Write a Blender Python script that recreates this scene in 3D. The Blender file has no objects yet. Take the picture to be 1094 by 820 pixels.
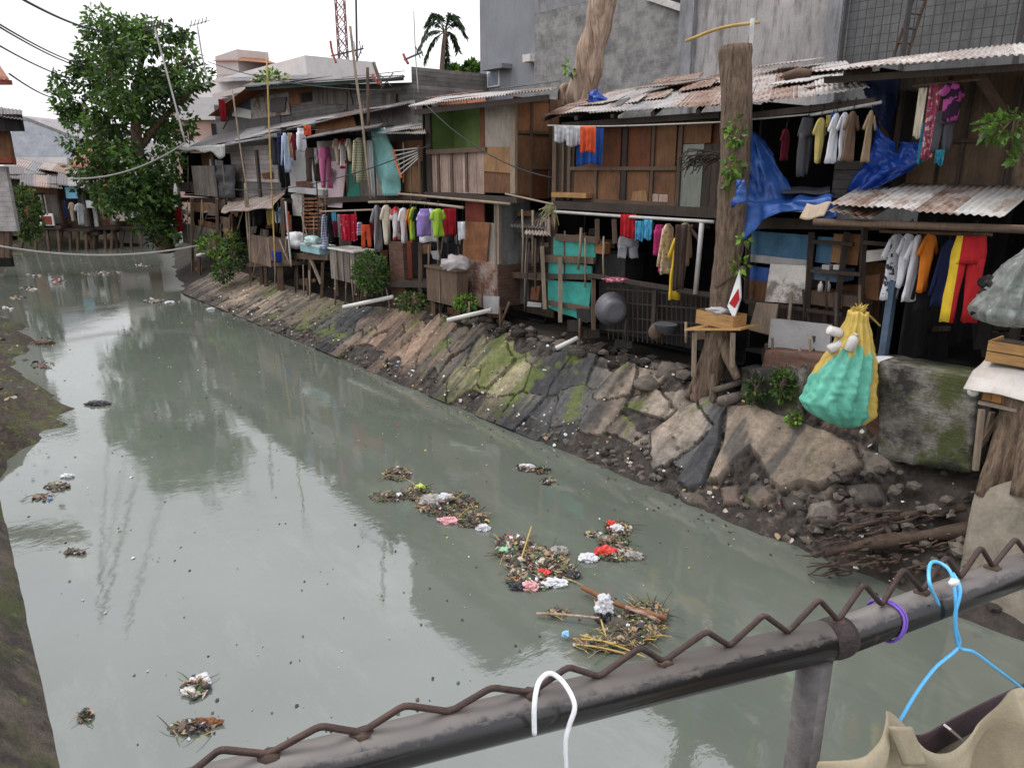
import bpy, bmesh, math, random
from mathutils import Vector, Matrix, noise
R = random.Random(11)
scn = bpy.context.scene
COL = scn.collection
V = Vector
PI = math.pi
# ---------------------------------------------------------------- camera model
PW, PH, FOC, CZ, HY = 1094.0, 820.0, 790.0, 4.5, 180.0
PITCH = math.atan((PH/2-HY)/FOC)
CP, SP_ = math.cos(PITCH), math.sin(PITCH)
EYE = V((0, 0, CZ))
def ray(x, y):
    a = (x-PW/2)/FOC; b = -(y-PH/2)/FOC
    return V((a, CP+b*SP_, -SP_+b*CP))
def G(x, y, z=0.0):
    d = ray(x, y); return EYE+d*((z-CZ)/d.z)
# bank frame: s runs along the canal bank away from the bridge, t runs inland, z up
O2 = V((5.03, 6.25)); U2 = V((-.633, .774)).normalized(); N2 = V((.774, .633)).normalized()
def B(s, t, z):
    return V((O2.x+s*U2.x+t*N2.x, O2.y+s*U2.y+t*N2.y, z))
def ST(p):
    x, y = p[0]-O2.x, p[1]-O2.y
    return V((x*U2.x+y*U2.y, x*N2.x+y*N2.y, p[2]))
class Plane:
    """a vertical plane through p with inward normal n"""
    def __init__(self, p, n): self.p = V(p); self.n = V(n).normalized(); self.h = V((self.n.y, -self.n.x, 0))
    def at(self, x, y, off=0.0):
        d = ray(x, y); k = ((self.p+self.n*off-EYE).dot(self.n))/d.dot(self.n)
        return EYE+d*k
    def back(self, off): return Plane(self.p+self.n*off, self.n)
NV = V((N2.x, N2.y, 0)); UV_ = V((U2.x, U2.y, 0))
def TP(t): return Plane(B(0, t, 0), NV)       # facade plane parallel to the bank
def SPl(s): return Plane(B(s, 0, 0), UV_)     # plane across the bank
def YP(y): return Plane((0, y, 0), (0, 1, 0))
# ---------------------------------------------------------------- objects
WL = {}
def put_uv(me):
    uv = me.uv_layers.new(name='UVMap').data
    co = [v.co for v in me.vertices]
    for p in me.polygons:
        n = p.normal
        ns = abs(n.x*U2.x+n.y*U2.y); nt = abs(n.x*N2.x+n.y*N2.y); nz = abs(n.z)
        for li in p.loop_indices:
            c = co[me.loops[li].vertex_index]
            s = c.x*U2.x+c.y*U2.y; t = c.x*N2.x+c.y*N2.y
            if nz > .75: uv[li].uv = (s, t)
            elif nt >= ns: uv[li].uv = (s, c.z)
            else: uv[li].uv = (t, c.z)
def obj(name, bm, mat, parent=None, smooth=False, label=None, recalc=True):
    if recalc: bmesh.ops.recalc_face_normals(bm, faces=bm.faces[:])
    me = bpy.data.meshes.new(name)
    bm.to_mesh(me); bm.free()
    put_uv(me)
    vs = me.vertices
    if len(vs):
        xs = [v.co.x for v in vs]; ys = [v.co.y for v in vs]; zs = [v.co.z for v in vs]
        org = V(((min(xs)+max(xs))/2, (min(ys)+max(ys))/2, min(zs)))
    else: org = V((0, 0, 0))
    me.transform(Matrix.Translation(-org))
    for m in (mat if isinstance(mat, (list, tuple)) else [mat]): me.materials.append(m)
    if smooth:
        me.polygons.foreach_set('use_smooth', [True]*len(me.polygons))
    o = bpy.data.objects.new(name, me); COL.objects.link(o)
    if parent is not None:
        o.parent = parent; o.location = org-WL[parent.name]
    else: o.location = org
    WL[o.name] = org
    if label: o['label'] = label
    return o
def tag(o, label, cat, group=None):
    o['label'] = label; o['category'] = cat
    if group: o['group'] = group
    return o
def kind(o, k): o['kind'] = k; return o
def thing(name, label, cat, loc, group=None):
    o = bpy.data.objects.new(name, None); COL.objects.link(o)
    o.location = loc; o.empty_display_size = .2; WL[o.name] = V(loc)
    return tag(o, label, cat, group)
def NB(): return bmesh.new()
# ---------------------------------------------------------------- shape helpers (add to a bmesh)
def face(bm, vs, mi=0):
    try:
        f = bm.faces.new(vs); f.material_index = mi; return f
    except ValueError: return None
def prism(bm, pts, vec, mi=0):
    a = [bm.verts.new(p) for p in pts]; b = [bm.verts.new(V(p)+V(vec)) for p in pts]
    n = len(a); face(bm, a, mi); face(bm, b[::-1], mi)
    for i in range(n): face(bm, (a[i], a[(i+1) % n], b[(i+1) % n], b[i]), mi)
def frame_of(d):
    d = V(d).normalized(); up = V((0, 0, 1)) if abs(d.z) < .95 else V((1, 0, 0))
    x = d.cross(up).normalized(); return x, x.cross(d).normalized()
def bar(bm, a, b, w=.05, h=None, mi=0):
    a, b = V(a), V(b); h = h or w; x, y = frame_of(b-a)
    q = [x*w/2+y*h/2, -x*w/2+y*h/2, -x*w/2-y*h/2, x*w/2-y*h/2]
    prism(bm, [a+k for k in q], b-a, mi)
def tube(bm, pts, r, seg=7, mi=0, cap=True):
    pts = [V(p) for p in pts]; n = len(pts); rings = []
    rs = r if isinstance(r, (list, tuple)) else [r]*n
    px = None
    for i, p in enumerate(pts):
        d = (pts[min(i+1, n-1)]-pts[max(i-1, 0)])
        if d.length < 1e-6: d = V((0, 0, 1))
        x, y = frame_of(d)
        if px is not None:
            dn = d.normalized(); x2 = px-dn*px.dot(dn)
            if x2.length > 1e-4: x = x2.normalized(); y = x.cross(dn).normalized()
        px = x
        rings.append([bm.verts.new(p+(x*math.cos(2*PI*k/seg)+y*math.sin(2*PI*k/seg))*rs[i]) for k in range(seg)])
    for i in range(n-1):
        for k in range(seg):
            face(bm, (rings[i][k], rings[i][(k+1) % seg], rings[i+1][(k+1) % seg], rings[i+1][k]), mi)
    if cap: face(bm, rings[0][::-1], mi); face(bm, rings[-1], mi)
def smooth_path(pts, m=4):
    pts = [V(p) for p in pts]; out = []
    for i in range(len(pts)-1):
        p0, p1, p2, p3 = pts[max(i-1, 0)], pts[i], pts[i+1], pts[min(i+2, len(pts)-1)]
        for k in range(m):
            t = k/m
            out.append(.5*((2*p1)+(p2-p0)*t+(2*p0-5*p1+4*p2-p3)*t*t+(3*p1-p0-3*p2+p3)*t**3))
    out.append(pts[-1]); return out
def sheet(bm, fn, nu, nv, th=.01, mi=0, off=None):
    """thick sheet from fn(u,v), u,v in 0..1; thickness along off (a vector) or mean normal"""
    P = [[V(fn(i/nu, j/nv)) for j in range(nv+1)] for i in range(nu+1)]
    n = (P[nu][0]-P[0][0]).cross(P[0][nv]-P[0][0])
    n = V(off).normalized() if off is not None else n.normalized()
    A = [[bm.verts.new(p) for p in r] for r in P]
    C = [[bm.verts.new(p+n*th) for p in r] for r in P]
    for i in range(nu):
        for j in range(nv):
            face(bm, (A[i][j], A[i+1][j], A[i+1][j+1], A[i][j+1]), mi)
            face(bm, (C[i][j], C[i][j+1], C[i+1][j+1], C[i+1][j]), mi)
    for i in range(nu):
        face(bm, (A[i][0], C[i][0], C[i+1][0], A[i+1][0]), mi); face(bm, (A[i][nv], A[i+1][nv], C[i+1][nv], C[i][nv]), mi)
    for j in range(nv):
        face(bm, (A[0][j], A[0][j+1], C[0][j+1], C[0][j]), mi); face(bm, (A[nu][j], C[nu][j], C[nu][j+1], A[nu][j+1]), mi)
def lerp4(a, b, c, d, u, v):
    """a front start, b front end, c back end, d back start"""
    return (a*(1-u)+b*u)*(1-v)+(d*(1-u)+c*u)*v
def corr(bm, a, b, c, d, pitch=.085, amp=.016, th=.006, mi=0, sag=.0, seed=0):
    """corrugated sheet: ridges run from edge a-b back to d-c"""
    a, b, c, d = V(a), V(b), V(c), V(d); L = (b-a).length; nu = max(8, int(L/pitch*6)); nv = 5
    nn = (b-a).cross(d-a).normalized()
    if nn.z < 0: nn = -nn
    def fn(u, v):
        p = lerp4(a, b, c, d, u, v)
        return p+nn*(amp*math.sin(2*PI*u*L/pitch)+sag*noise.noise(V((p.x*1.3+seed*7, p.y*1.3, seed))))
    sheet(bm, fn, nu, nv, th, mi, nn)
def blob(bm, c, rx, ry, rz, sub=2, amp=.25, freq=2.0, seed=0, mi=0, M=None):
    r = bmesh.ops.create_icosphere(bm, subdivisions=sub, radius=1.0)
    for v in r['verts']:
        n = v.co.normalized(); k = 1+amp*noise.noise(n*freq+V((seed*3.7, seed*1.3, seed)))+amp*.5*noise.noise(n*freq*2.7+V((seed, 5, 1)))
        q = V((n.x*rx*k, n.y*ry*k, n.z*rz*k))
        v.co = V(c)+(M @ q if M is not None else q)
    fs = set()
    for v in r['verts']: fs.update(v.link_faces)
    for f in fs: f.material_index = mi
def lathe(bm, c, prof, seg=20, ax=(0, 0, 1), mi=0):
    ax = V(ax).normalized(); x, y = frame_of(ax); rings = []
    for r, h in prof:
        rings.append([bm.verts.new(V(c)+ax*h+(x*math.cos(2*PI*k/seg)+y*math.sin(2*PI*k/seg))*max(r, .001)) for k in range(seg)])
    for i in range(len(rings)-1):
        for k in range(seg): face(bm, (rings[i][k], rings[i][(k+1) % seg], rings[i+1][(k+1) % seg], rings[i+1][k]), mi)
    face(bm, rings[0][::-1], mi); face(bm, rings[-1], mi)
def leaf(bm, p, d, up, L, w, mi=0):
    d = V(d).normalized(); s = d.cross(V(up))
    if s.length < .01: s = d.cross(V((1, 0, 0)))
    s.normalize(); n = s.cross(d)
    a = bm.verts.new(p); b = bm.verts.new(p+d*L*.45+s*w/2+n*w*.12); c = bm.verts.new(p+d*L-n*w*.25); e = bm.verts.new(p+d*L*.45-s*w/2+n*w*.12); m = bm.verts.new(p+d*L*.5-n*w*.02)
    for q in ((a, b, m), (b, c, m), (c, e, m), (e, a, m)): face(bm, q, mi)
def rv(r=1.0):
    while True:
        p = V((R.uniform(-1, 1), R.uniform(-1, 1), R.uniform(-1, 1)))
        if .05 < p.length <= 1: return p*r
def leaves_in(bm, c, rx, ry, rz, n, L, mats=3, shell=.55, droop=.3):
    for i in range(n):
        d = rv().normalized(); k = R.uniform(shell, 1.0)**.7
        p = V(c)+V((d.x*rx*k, d.y*ry*k, d.z*rz*k))
        o = (d+rv(.9)+V((0, 0, -droop))); l = L*R.uniform(.7, 1.3)
        leaf(bm, p, o, rv(), l, l*R.uniform(.45, .7), R.randrange(mats))
# ---------------------------------------------------------------- rectangles on planes
def rquad(pl, x0, y0, x1, y1):
    """a true upright rectangle on the plane, read from its picture box"""
    xm, ym = (x0+x1)/2, (y0+y1)/2
    a, b = pl.at(x0, ym), pl.at(x1, ym); zt, zb = pl.at(xm, y0).z, pl.at(xm, y1).z
    return [V((a.x, a.y, zb)), V((b.x, b.y, zb)), V((b.x, b.y, zt)), V((a.x, a.y, zt))]
def ppts(pl, pts): return [pl.at(*p) for p in pts]
def pan(parent, name, pl, box, mat, th=.03, label=None, proud=0.0):
    bm = NB()
    q = pl.back(-proud) if proud else pl
    pts = rquad(q, *box) if not isinstance(box[0], (tuple, list)) else ppts(q, box)
    prism(bm, pts, pl.n*th)
    return obj(name, bm, mat, parent, label=label)
def beam(parent, name, a, b, w, mat, h=None, label=None):
    bm = NB(); bar(bm, a, b, w, h); return obj(name, bm, mat, parent, label=label)
def pole(parent, name, pts, r, mat, seg=8, label=None, m=1):
    bm = NB(); tube(bm, smooth_path(pts, m) if m > 1 else pts, r, seg); return obj(name, bm, mat, parent, smooth=True, label=label)
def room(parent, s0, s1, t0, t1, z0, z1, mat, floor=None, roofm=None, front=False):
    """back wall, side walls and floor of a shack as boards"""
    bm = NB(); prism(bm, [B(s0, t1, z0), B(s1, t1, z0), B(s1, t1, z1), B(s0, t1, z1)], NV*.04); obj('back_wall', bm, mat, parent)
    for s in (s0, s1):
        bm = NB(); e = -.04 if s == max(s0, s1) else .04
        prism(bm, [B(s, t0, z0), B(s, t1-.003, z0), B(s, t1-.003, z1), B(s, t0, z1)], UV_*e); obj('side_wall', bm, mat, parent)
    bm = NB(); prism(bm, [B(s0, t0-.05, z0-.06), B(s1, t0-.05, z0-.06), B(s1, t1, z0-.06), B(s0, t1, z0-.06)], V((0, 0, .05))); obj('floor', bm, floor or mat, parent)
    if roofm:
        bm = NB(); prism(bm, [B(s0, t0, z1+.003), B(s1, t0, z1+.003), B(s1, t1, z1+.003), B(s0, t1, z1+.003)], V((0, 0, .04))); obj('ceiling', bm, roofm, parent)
# ---------------------------------------------------------------- materials
MATS = {}
class NT:
    def __init__(self, name):
        self.m = bpy.data.materials.new(name); self.m.use_nodes = True; self.t = self.m.node_tree; self.t.nodes.clear()
        self.out = self.n('ShaderNodeOutputMaterial'); self.p = self.n('ShaderNodeBsdfPrincipled')
        self.l(self.p.outputs[0], self.out.inputs[0])
    def n(self, typ, **kw):
        x = self.t.nodes.new(typ)
        for k, v in kw.items(): setattr(x, k, v)
        return x
    def l(self, a, b): self.t.links.new(a, b)
    def coord(self, kind='UV'): 
        if not hasattr(self, 'tc'): self.tc = self.n('ShaderNodeTexCoord')
        return self.tc.outputs[kind]
    def noise(self, scale, detail=4, rough=.6, map_scale=None, kind='UV', loc=None):
        c = self.coord(kind)
        if map_scale is not None or loc is not None:
            mp = self.n('ShaderNodeMapping'); self.l(c, mp.inputs[0])
            if map_scale: mp.inputs['Scale'].default_value = map_scale
            if loc: mp.inputs['Location'].default_value = loc
            c = mp.outputs[0]
        x = self.n('ShaderNodeTexNoise'); x.inputs['Scale'].default_value = scale; x.inputs['Detail'].default_value = detail; x.inputs['Roughness'].default_value = rough
        self.l(c, x.inputs['Vector']); return x.outputs['Fac']
    def ramp(self, f, a, b, va=0.0, vb=1.0):
        r = self.n('ShaderNodeMapRange'); r.clamp = True; self.l(f, r.inputs[0])
        for i, v in enumerate((a, b, va, vb)): r.inputs[i+1].default_value = v
        return r.outputs[0]
    def math(self, op, a, b=None):
        x = self.n('ShaderNodeMath', operation=op)
        for i, v in enumerate((a, b)):
            if v is None: continue
            if isinstance(v, (int, float)): x.inputs[i].default_value = v
            else: self.l(v, x.inputs[i])
        return x.outputs[0]
    def mix(self, f, a, b, blend='MIX'):
        x = self.n('ShaderNodeMix', data_type='RGBA', blend_type=blend)
        for i, v in ((0, f), (6, a), (7, b)):
            if isinstance(v, (int, float)): x.inputs[i].default_value = v
            elif isinstance(v, (tuple, list)): x.inputs[i].default_value = (*v[:3], 1)
            else: self.l(v, x.inputs[i])
        return x.outputs[2]
    def val(self, col, f):
        """multiply a colour by a value socket"""
        h = self.n('ShaderNodeHueSaturation'); self.l(f, h.inputs['Value'])
        if isinstance(col, (tuple, list)): h.inputs['Color'].default_value = (*col[:3], 1)
        else: self.l(col, h.inputs['Color'])
        return h.outputs[0]
    def bump(self, f, s, d=.02):
        b = self.n('ShaderNodeBump'); b.inputs['Strength'].default_value = s; b.inputs['Distance'].default_value = d
        self.l(f, b.inputs['Height']); self.l(b.outputs[0], self.p.inputs['Normal'])
    def done(self, col, rough=.8, metal=0.0, spec=.35):
        if isinstance(col, (tuple, list)): self.p.inputs['Base Color'].default_value = (*col[:3], 1)
        else: self.l(col, self.p.inputs['Base Color'])
        if isinstance(rough, (int, float)): self.p.inputs['Roughness'].default_value = rough
        else: self.l(rough, self.p.inputs['Roughness'])
        self.p.inputs['Metallic'].default_value = metal
        self.p.inputs['Specular IOR Level'].default_value = spec
        return self.m
def orand(n, lo=.8, hi=1.2):
    oi = n.n('ShaderNodeObjectInfo'); return n.ramp(oi.outputs['Random'], 0, 1, lo, hi)
def adj(c, k=.8, s=1.22):
    g = sum(c)/3; return tuple(max(.004, (g+(x-g)*s)*k) for x in c)
def wood(name, col, plank=0.0, var=.35, stain=(.03, .026, .022), amt=.35, rough=.85, horiz=False, dirt=2.0, orv=.12):
    """weathered timber or plywood: grain along the boards, board to board tone, stains"""
    col = adj(col, .80, 1.12); n = NT(name); gs = (1.5, 18, 1) if horiz else (18, 1.5, 1)
    g = n.noise(2.2, 5, .65, gs); big = n.noise(dirt, 4, .65)
    v = n.math('MULTIPLY', n.ramp(g, .3, .7, 1-var*.8, 1+var*.6), n.ramp(big, .3, .7, 1-var*.7, 1+var*.5))
    v = n.math('MULTIPLY', v, orand(n, 1-orv, 1+orv))
    h = g
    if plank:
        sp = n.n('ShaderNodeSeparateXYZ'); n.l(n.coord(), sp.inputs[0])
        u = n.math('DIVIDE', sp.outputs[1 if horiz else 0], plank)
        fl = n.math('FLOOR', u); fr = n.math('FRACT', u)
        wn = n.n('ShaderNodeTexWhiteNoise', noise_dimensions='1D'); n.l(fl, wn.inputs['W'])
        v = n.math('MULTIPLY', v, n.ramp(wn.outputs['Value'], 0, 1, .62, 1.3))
        gap = n.ramp(n.math('ABSOLUTE', n.math('SUBTRACT', fr, .5)), .45, .485, 1, .25)  # groove shade between the planks, painted into the colour as dark lines
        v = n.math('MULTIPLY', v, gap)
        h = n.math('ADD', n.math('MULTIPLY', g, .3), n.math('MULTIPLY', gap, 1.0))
    st = n.ramp(n.noise(1.1, 6, .75, (2.2, 1, 1) if not horiz else (1, 2.2, 1), loc=(3.3, 1.7, 0)), .5, .72, 0, amt*1.6)
    n.bump(h, .5, .012)
    return n.done(n.mix(st, n.val(col, v), stain), rough)
def rough_mat(name, col, var=.3, scale=3.0, stain=None, amt=.4, rough=.85, bump=.35, fine=30, streak=False, metal=0.0, spec=.3, orv=.08, sth=(.48, .66), bd=.02):
    n = NT(name)
    a = n.noise(scale, 6, .65); b = n.noise(fine, 3, .6)
    v = n.math('MULTIPLY', n.ramp(a, .3, .7, 1-var, 1+var*.8), n.ramp(b, .3, .7, 1-var*.4, 1+var*.35))
    if orv: v = n.math('MULTIPLY', v, orand(n, 1-orv, 1+orv))
    c = n.val(col, v)
    if stain:
        s = n.noise(1.3, 7, .72, (3.5, .55, 1) if streak else None, loc=(7.1, 2.2, 0))
        c = n.mix(n.ramp(s, sth[0], sth[1], 0, amt), c, stain)
    n.bump(n.math('ADD', a, n.math('MULTIPLY', b, .35)), bump, bd)
    return n.done(c, rough, metal, spec)
def corr_mat(name, col, rust=(.11, .045, .02), amt=.5, rough=.62, th=(.5, .62)):
    col = adj(col, .84, 1.1); n = NT(name)
    a = n.noise(1.6, 6, .7); b = n.noise(14, 4, .65, (2.5, .6, 1)); 
    v = n.math('MULTIPLY', n.ramp(a, .3, .7, .75, 1.2), n.ramp(b, .3, .7, .82, 1.14)); v = n.math('MULTIPLY', v, orand(n, .78, 1.2))
    oi = n.n('ShaderNodeObjectInfo')
    rr = n.math('ADD', n.noise(2.1, 7, .75, (1.6, .8, 1), loc=(1, 9, 0)), n.ramp(oi.outputs['Random'], 0, 1, -.06, .08))
    f = n.ramp(rr, th[0], th[1], 0, amt)
    f2 = n.ramp(rr, th[1], th[1]+.1, 0, .75)
    c = n.mix(f2, n.mix(f, n.val(col, v), rust), (.035, .018, .012))
    n.bump(b, .15, .004)
    return n.done(c, rough, 0.0, .3)
def fabric(name, col, var=.18, rough=.9, stripes=None, print_=None, sheen=False):
    n = NT(name)
    a = n.noise(6, 4, .6, (2.5, .7, 1)); b = n.noise(160, 2, .5)
    c = n.val(col, n.math('MULTIPLY', n.ramp(a, .3, .7, 1-var, 1+var*.6), n.ramp(b, .3, .7, .92, 1.08)))
    if stripes:
        sp = n.n('ShaderNodeSeparateXYZ'); n.l(n.coord('Object'), sp.inputs[0])
        fr = n.math('FRACT', n.math('MULTIPLY', sp.outputs[2], stripes[1]))
        c = n.mix(n.ramp(n.math('ABSOLUTE', n.math('SUBTRACT', fr, .5)), .2, .24, 0, 1), c, stripes[0])
    if print_:
        f = n.ramp(n.noise(print_[1], 3, .5, kind='Object'), print_[2] if len(print_) > 2 else .54, (print_[2] if len(print_) > 2 else .54)+.03, 0, 1)
        c = n.mix(f, c, print_[0])
    n.bump(a, .3, .02)
    return n.done(c, rough, 0, .2)
def plastic(name, col, rough=.4, var=.12, trans=0.0, alpha=1.0):
    n = NT(name); a = n.noise(9, 4, .6)
    c = n.val(col, n.ramp(a, .3, .7, 1-var, 1+var)); n.bump(a, .35, .02)
    m = n.done(c, rough, 0, .5)
    if trans:
        tr = n.n('ShaderNodeBsdfTranslucent'); tr.inputs[0].default_value = (*col, 1)
        mx = n.n('ShaderNodeMixShader'); mx.inputs[0].default_value = trans
        n.l(n.p.outputs[0], mx.inputs[1]); n.l(tr.outputs[0], mx.inputs[2]); n.l(mx.outputs[0], n.out.inputs[0])
    if alpha < 1: n.p.inputs['Alpha'].default_value = alpha
    return m
def leaf_mat(name, col, tr=.25):
    n = NT(name)
    gi = n.n('ShaderNodeNewGeometry'); v = n.ramp(gi.outputs['Random Per Island'], 0, 1, .6, 1.45)
    c = n.val(col, v); n.done(c, .5, 0, .35)
    t = n.n('ShaderNodeBsdfTranslucent'); n.l(n.mix(.5, c, (col[0]*1.6, col[1]*1.5, col[2]*.6)), t.inputs[0])
    mx = n.n('ShaderNodeMixShader'); mx.inputs[0].default_value = tr
    n.l(n.p.outputs[0], mx.inputs[1]); n.l(t.outputs[0], mx.inputs[2]); n.l(mx.outputs[0], n.out.inputs[0])
    return n.m
def brick_mat(name, c1, c2, mortar, bw=.22, bh=.075, stain=(.03, .028, .025), amt=.5, paint=None, pamt=.85):
    c1, c2, mortar = adj(c1, .85), adj(c2, .85), adj(mortar, .85, 1); n = NT(name)
    bt = n.n('ShaderNodeTexBrick'); n.l(n.coord(), bt.inputs['Vector'])
    bt.inputs['Scale'].default_value = 1.0; bt.inputs['Brick Width'].default_value = bw; bt.inputs['Row Height'].default_value = bh
    bt.inputs['Mortar Size'].default_value = .007; bt.inputs['Mortar Smooth'].default_value = .4
    bt.inputs['Color1'].default_value = (*c1, 1); bt.inputs['Color2'].default_value = (*c2, 1); bt.inputs['Mortar'].default_value = (*mortar, 1)
    a = n.noise(2.3, 6, .7)
    c = n.val(bt.outputs['Color'], n.ramp(a, .3, .7, .65, 1.25))
    if paint: c = n.mix(n.ramp(n.noise(3.1, 6, .7, loc=(4, 4, 0)), .42, .58, 0, pamt), c, paint)
    c = n.mix(n.ramp(n.noise(1.2, 6, .7, loc=(2, 6, 0)), .5, .68, 0, amt), c, stain)
    n.bump(n.math('ADD', n.math('MULTIPLY', bt.outputs['Fac'], -.8), n.math('MULTIPLY', a, .5)), .6, .015)
    return n.done(c, .9, 0, .25)
m = MATS
DK = (.03, .026, .022)
m['brown'] = wood('brown_plywood', (.20, .10, .052), amt=.55)
m['redbrown'] = wood('red_brown_plywood', (.165, .062, .03), amt=.55)
m['tanply'] = wood('tan_plywood', (.32, .185, .095), amt=.5)
m['orangeply'] = wood('orange_plywood', (.34, .16, .08), amt=.35)
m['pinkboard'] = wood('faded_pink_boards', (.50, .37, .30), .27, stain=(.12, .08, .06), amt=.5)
m['whitewash'] = wood('whitewashed_board', (.40, .35, .29), amt=.5, stain=(.11, .08, .06))
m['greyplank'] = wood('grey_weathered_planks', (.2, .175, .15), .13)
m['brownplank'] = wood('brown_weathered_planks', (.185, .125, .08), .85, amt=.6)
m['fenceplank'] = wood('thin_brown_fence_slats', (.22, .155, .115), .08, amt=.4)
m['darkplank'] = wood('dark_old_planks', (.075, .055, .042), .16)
m['dark'] = wood('near_black_boards', (.020, .017, .015), .2, amt=.6)  # near-black colour, lowered to deepen the shade inside the rooms
m['timber'] = wood('old_timber', (.14, .095, .065), amt=.5)
m['darktimber'] = wood('dark_old_timber', (.06, .045, .036), amt=.4)
m['paletimber'] = wood('pale_timber', (.30, .235, .175), amt=.3)
m['crate'] = wood('fresh_crate_wood', (.46, .27, .12), 0, horiz=True, amt=.25, stain=(.2, .1, .05))
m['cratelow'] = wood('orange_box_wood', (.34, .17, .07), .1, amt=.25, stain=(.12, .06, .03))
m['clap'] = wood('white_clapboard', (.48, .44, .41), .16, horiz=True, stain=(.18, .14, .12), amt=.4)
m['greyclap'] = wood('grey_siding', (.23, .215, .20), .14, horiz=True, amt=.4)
m['greenwall'] = rough_mat('green_painted_wall', (.22, .32, .11), .2, 2, (.08, .1, .05), .4)
m['teal'] = rough_mat('teal_painted_sheet', (.045, .33, .27), .2, 2.5, (.03, .09, .08), .55, .55, .15)
m['tealdoor'] = rough_mat('dark_teal_door', (.03, .17, .125), .2, 2.5, (.03, .06, .05), .4)
m['turq'] = rough_mat('turquoise_tarp', (.17, .36, .34), .25, 3, (.12, .2, .19), .5, .6, .4)
m['blueboard'] = rough_mat('faded_blue_board', (.06, .15, .24), .3, 2.5, (.03, .05, .07), .6, .7, .2, streak=True)
m['bluepanel'] = rough_mat('blue_grey_panel', (.085, .125, .18), .25, 3, (.04, .05, .06), .5)
m['pinkpanel'] = rough_mat('pale_pink_board', (.54, .42, .43), .12, 2, (.3, .22, .2), .4)
m['greypanel'] = rough_mat('light_grey_board', (.36, .35, .34), .15, 2, (.16, .14, .12), .5)
m['whitepanel'] = rough_mat('dirty_white_board', (.56, .53, .48), .15, 2.4, (.16, .12, .09), .6, fine=40)
m['peelpanel'] = rough_mat('peeling_white_board', (.62, .58, .52), .15, 5, (.13, .095, .07), .8, fine=40, sth=(.55, .62))
m['redpanel'] = rough_mat('rust_red_board', (.22, .05, .03), .25, 3, (.06, .03, .02), .5)
m['rust'] = rough_mat('rusty_plate', (.23, .10, .045), .35, 4, (.08, .035, .02), .6)
m['greygreen'] = rough_mat('grey_green_sheet', (.20, .215, .18), .15, 2, (.12, .1, .07), .5, streak=True)
m['concrete'] = rough_mat('raw_concrete', (.235, .235, .235), .28, 1.6, (.07, .07, .068), .7, .9, .4, streak=True)
m['concretelight'] = rough_mat('light_concrete', (.35, .325, .305), .28, .9, (.10, .09, .082), .8, .9, .3, streak=True)
m['smoothgrey'] = rough_mat('smooth_grey_render', (.20, .205, .215), .12, 1, (.12, .12, .125), .4, .8, .15, streak=True)
m['cinder'] = brick_mat('concrete_blocks', (.24, .235, .22), (.19, .185, .175), (.33, .32, .30), .4, .2, (.075, .072, .066), .75, paint=(.36, .35, .325), pamt=.45)
m['brick'] = brick_mat('old_brick', (.22, .10, .065), (.16, .075, .05), (.19, .165, .14), paint=(.38, .30, .25))
m['mossbrick'] = brick_mat('mossy_brick', (.17, .09, .065), (.12, .07, .05), (.13, .115, .1), amt=.7)
m['whitebrick'] = brick_mat('white_brick', (.5, .47, .45), (.42, .40, .38), (.3, .28, .26), .4, .2, (.2, .17, .15), .4)
m['corr'] = corr_mat('corrugated_iron', (.47, .45, .42), (.19, .095, .05), .8, th=(.44, .58))
m['corrw'] = corr_mat('pale_corrugated_iron', (.60, .58, .54), (.22, .12, .07), .75, th=(.46, .6))
m['corrust'] = corr_mat('rusted_corrugated_iron', (.36, .29, .24), (.15, .065, .032), .8, th=(.42, .56))
m['corrgrey'] = corr_mat('grey_corrugated_sheet', (.26, .255, .25), (.14, .09, .06), .5)
m['corrdark'] = corr_mat('dark_corrugated_sheet', (.12, .11, .105), (.09, .045, .03), .5)
m['tile'] = corr_mat('orange_roof_tiles', (.32, .12, .055), (.13, .05, .03), .7)
m['tarp'] = plastic('blue_tarp', (.010, .055, .30), .4, .3)
m['tarpdark'] = plastic('dirty_dark_blue_tarp', (.02, .035, .10), .55, .3)
m['tarpfaded'] = plastic('faded_blue_tarp', (.018, .075, .27), .5, .35)
m['blacktarp'] = plastic('black_tarp', (.045, .045, .047), .55, .3)
m['white'] = plastic('white_plastic', (.72, .72, .70), .45, .08)
m['pvc'] = rough_mat('white_pvc', (.62, .60, .54), .08, 4, (.3, .27, .2), .35, .45, .05)
n = NT('brown_bark'); a_ = n.noise(1.0, 6, .7, (22, 3.5, 1)); b_ = n.noise(4, 6, .7)
c = n.mix(n.ramp(a_, .35, .65), (.055, .036, .024), (.24, .165, .11)); c = n.mix(n.ramp(b_, .5, .65, 0, .6), c, (.13, .10, .07)); c = n.mix(n.ramp(n.noise(2, 5, .7, loc=(2, 3, 0)), .58, .68, 0, .6), c, (.08, .085, .045))
n.bump(n.math('ADD', a_, n.math('MULTIPLY', b_, .5)), 1.0, .05); m['bark'] = n.done(c, .95)
n = NT('pale_dead_bark'); a_ = n.noise(1.0, 6, .7, (11, 1.1, 1)); b_ = n.noise(3, 6, .7)
c = n.mix(n.ramp(a_, .36, .62), (.15, .085, .055), (.46, .35, .26)); c = n.mix(n.ramp(b_, .52, .64, 0, .7), c, (.22, .12, .07)); n.bump(n.math('ADD', a_, n.math('MULTIPLY', b_, .4)), .9, .04); m['barkpale'] = n.done(c, .9)
m['root'] = rough_mat('dark_root', (.075, .05, .034), .45, 8, (.03, .022, .018), .6, .9, .6)
m['bamboo'] = rough_mat('bamboo_pole', (.26, .205, .145), .3, 6, (.1, .075, .05), .4, .7, .2)
m['bambooy'] = rough_mat('yellow_bamboo', (.45, .31, .10), .25, 6, (.2, .13, .06), .4, .7, .2)
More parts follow.
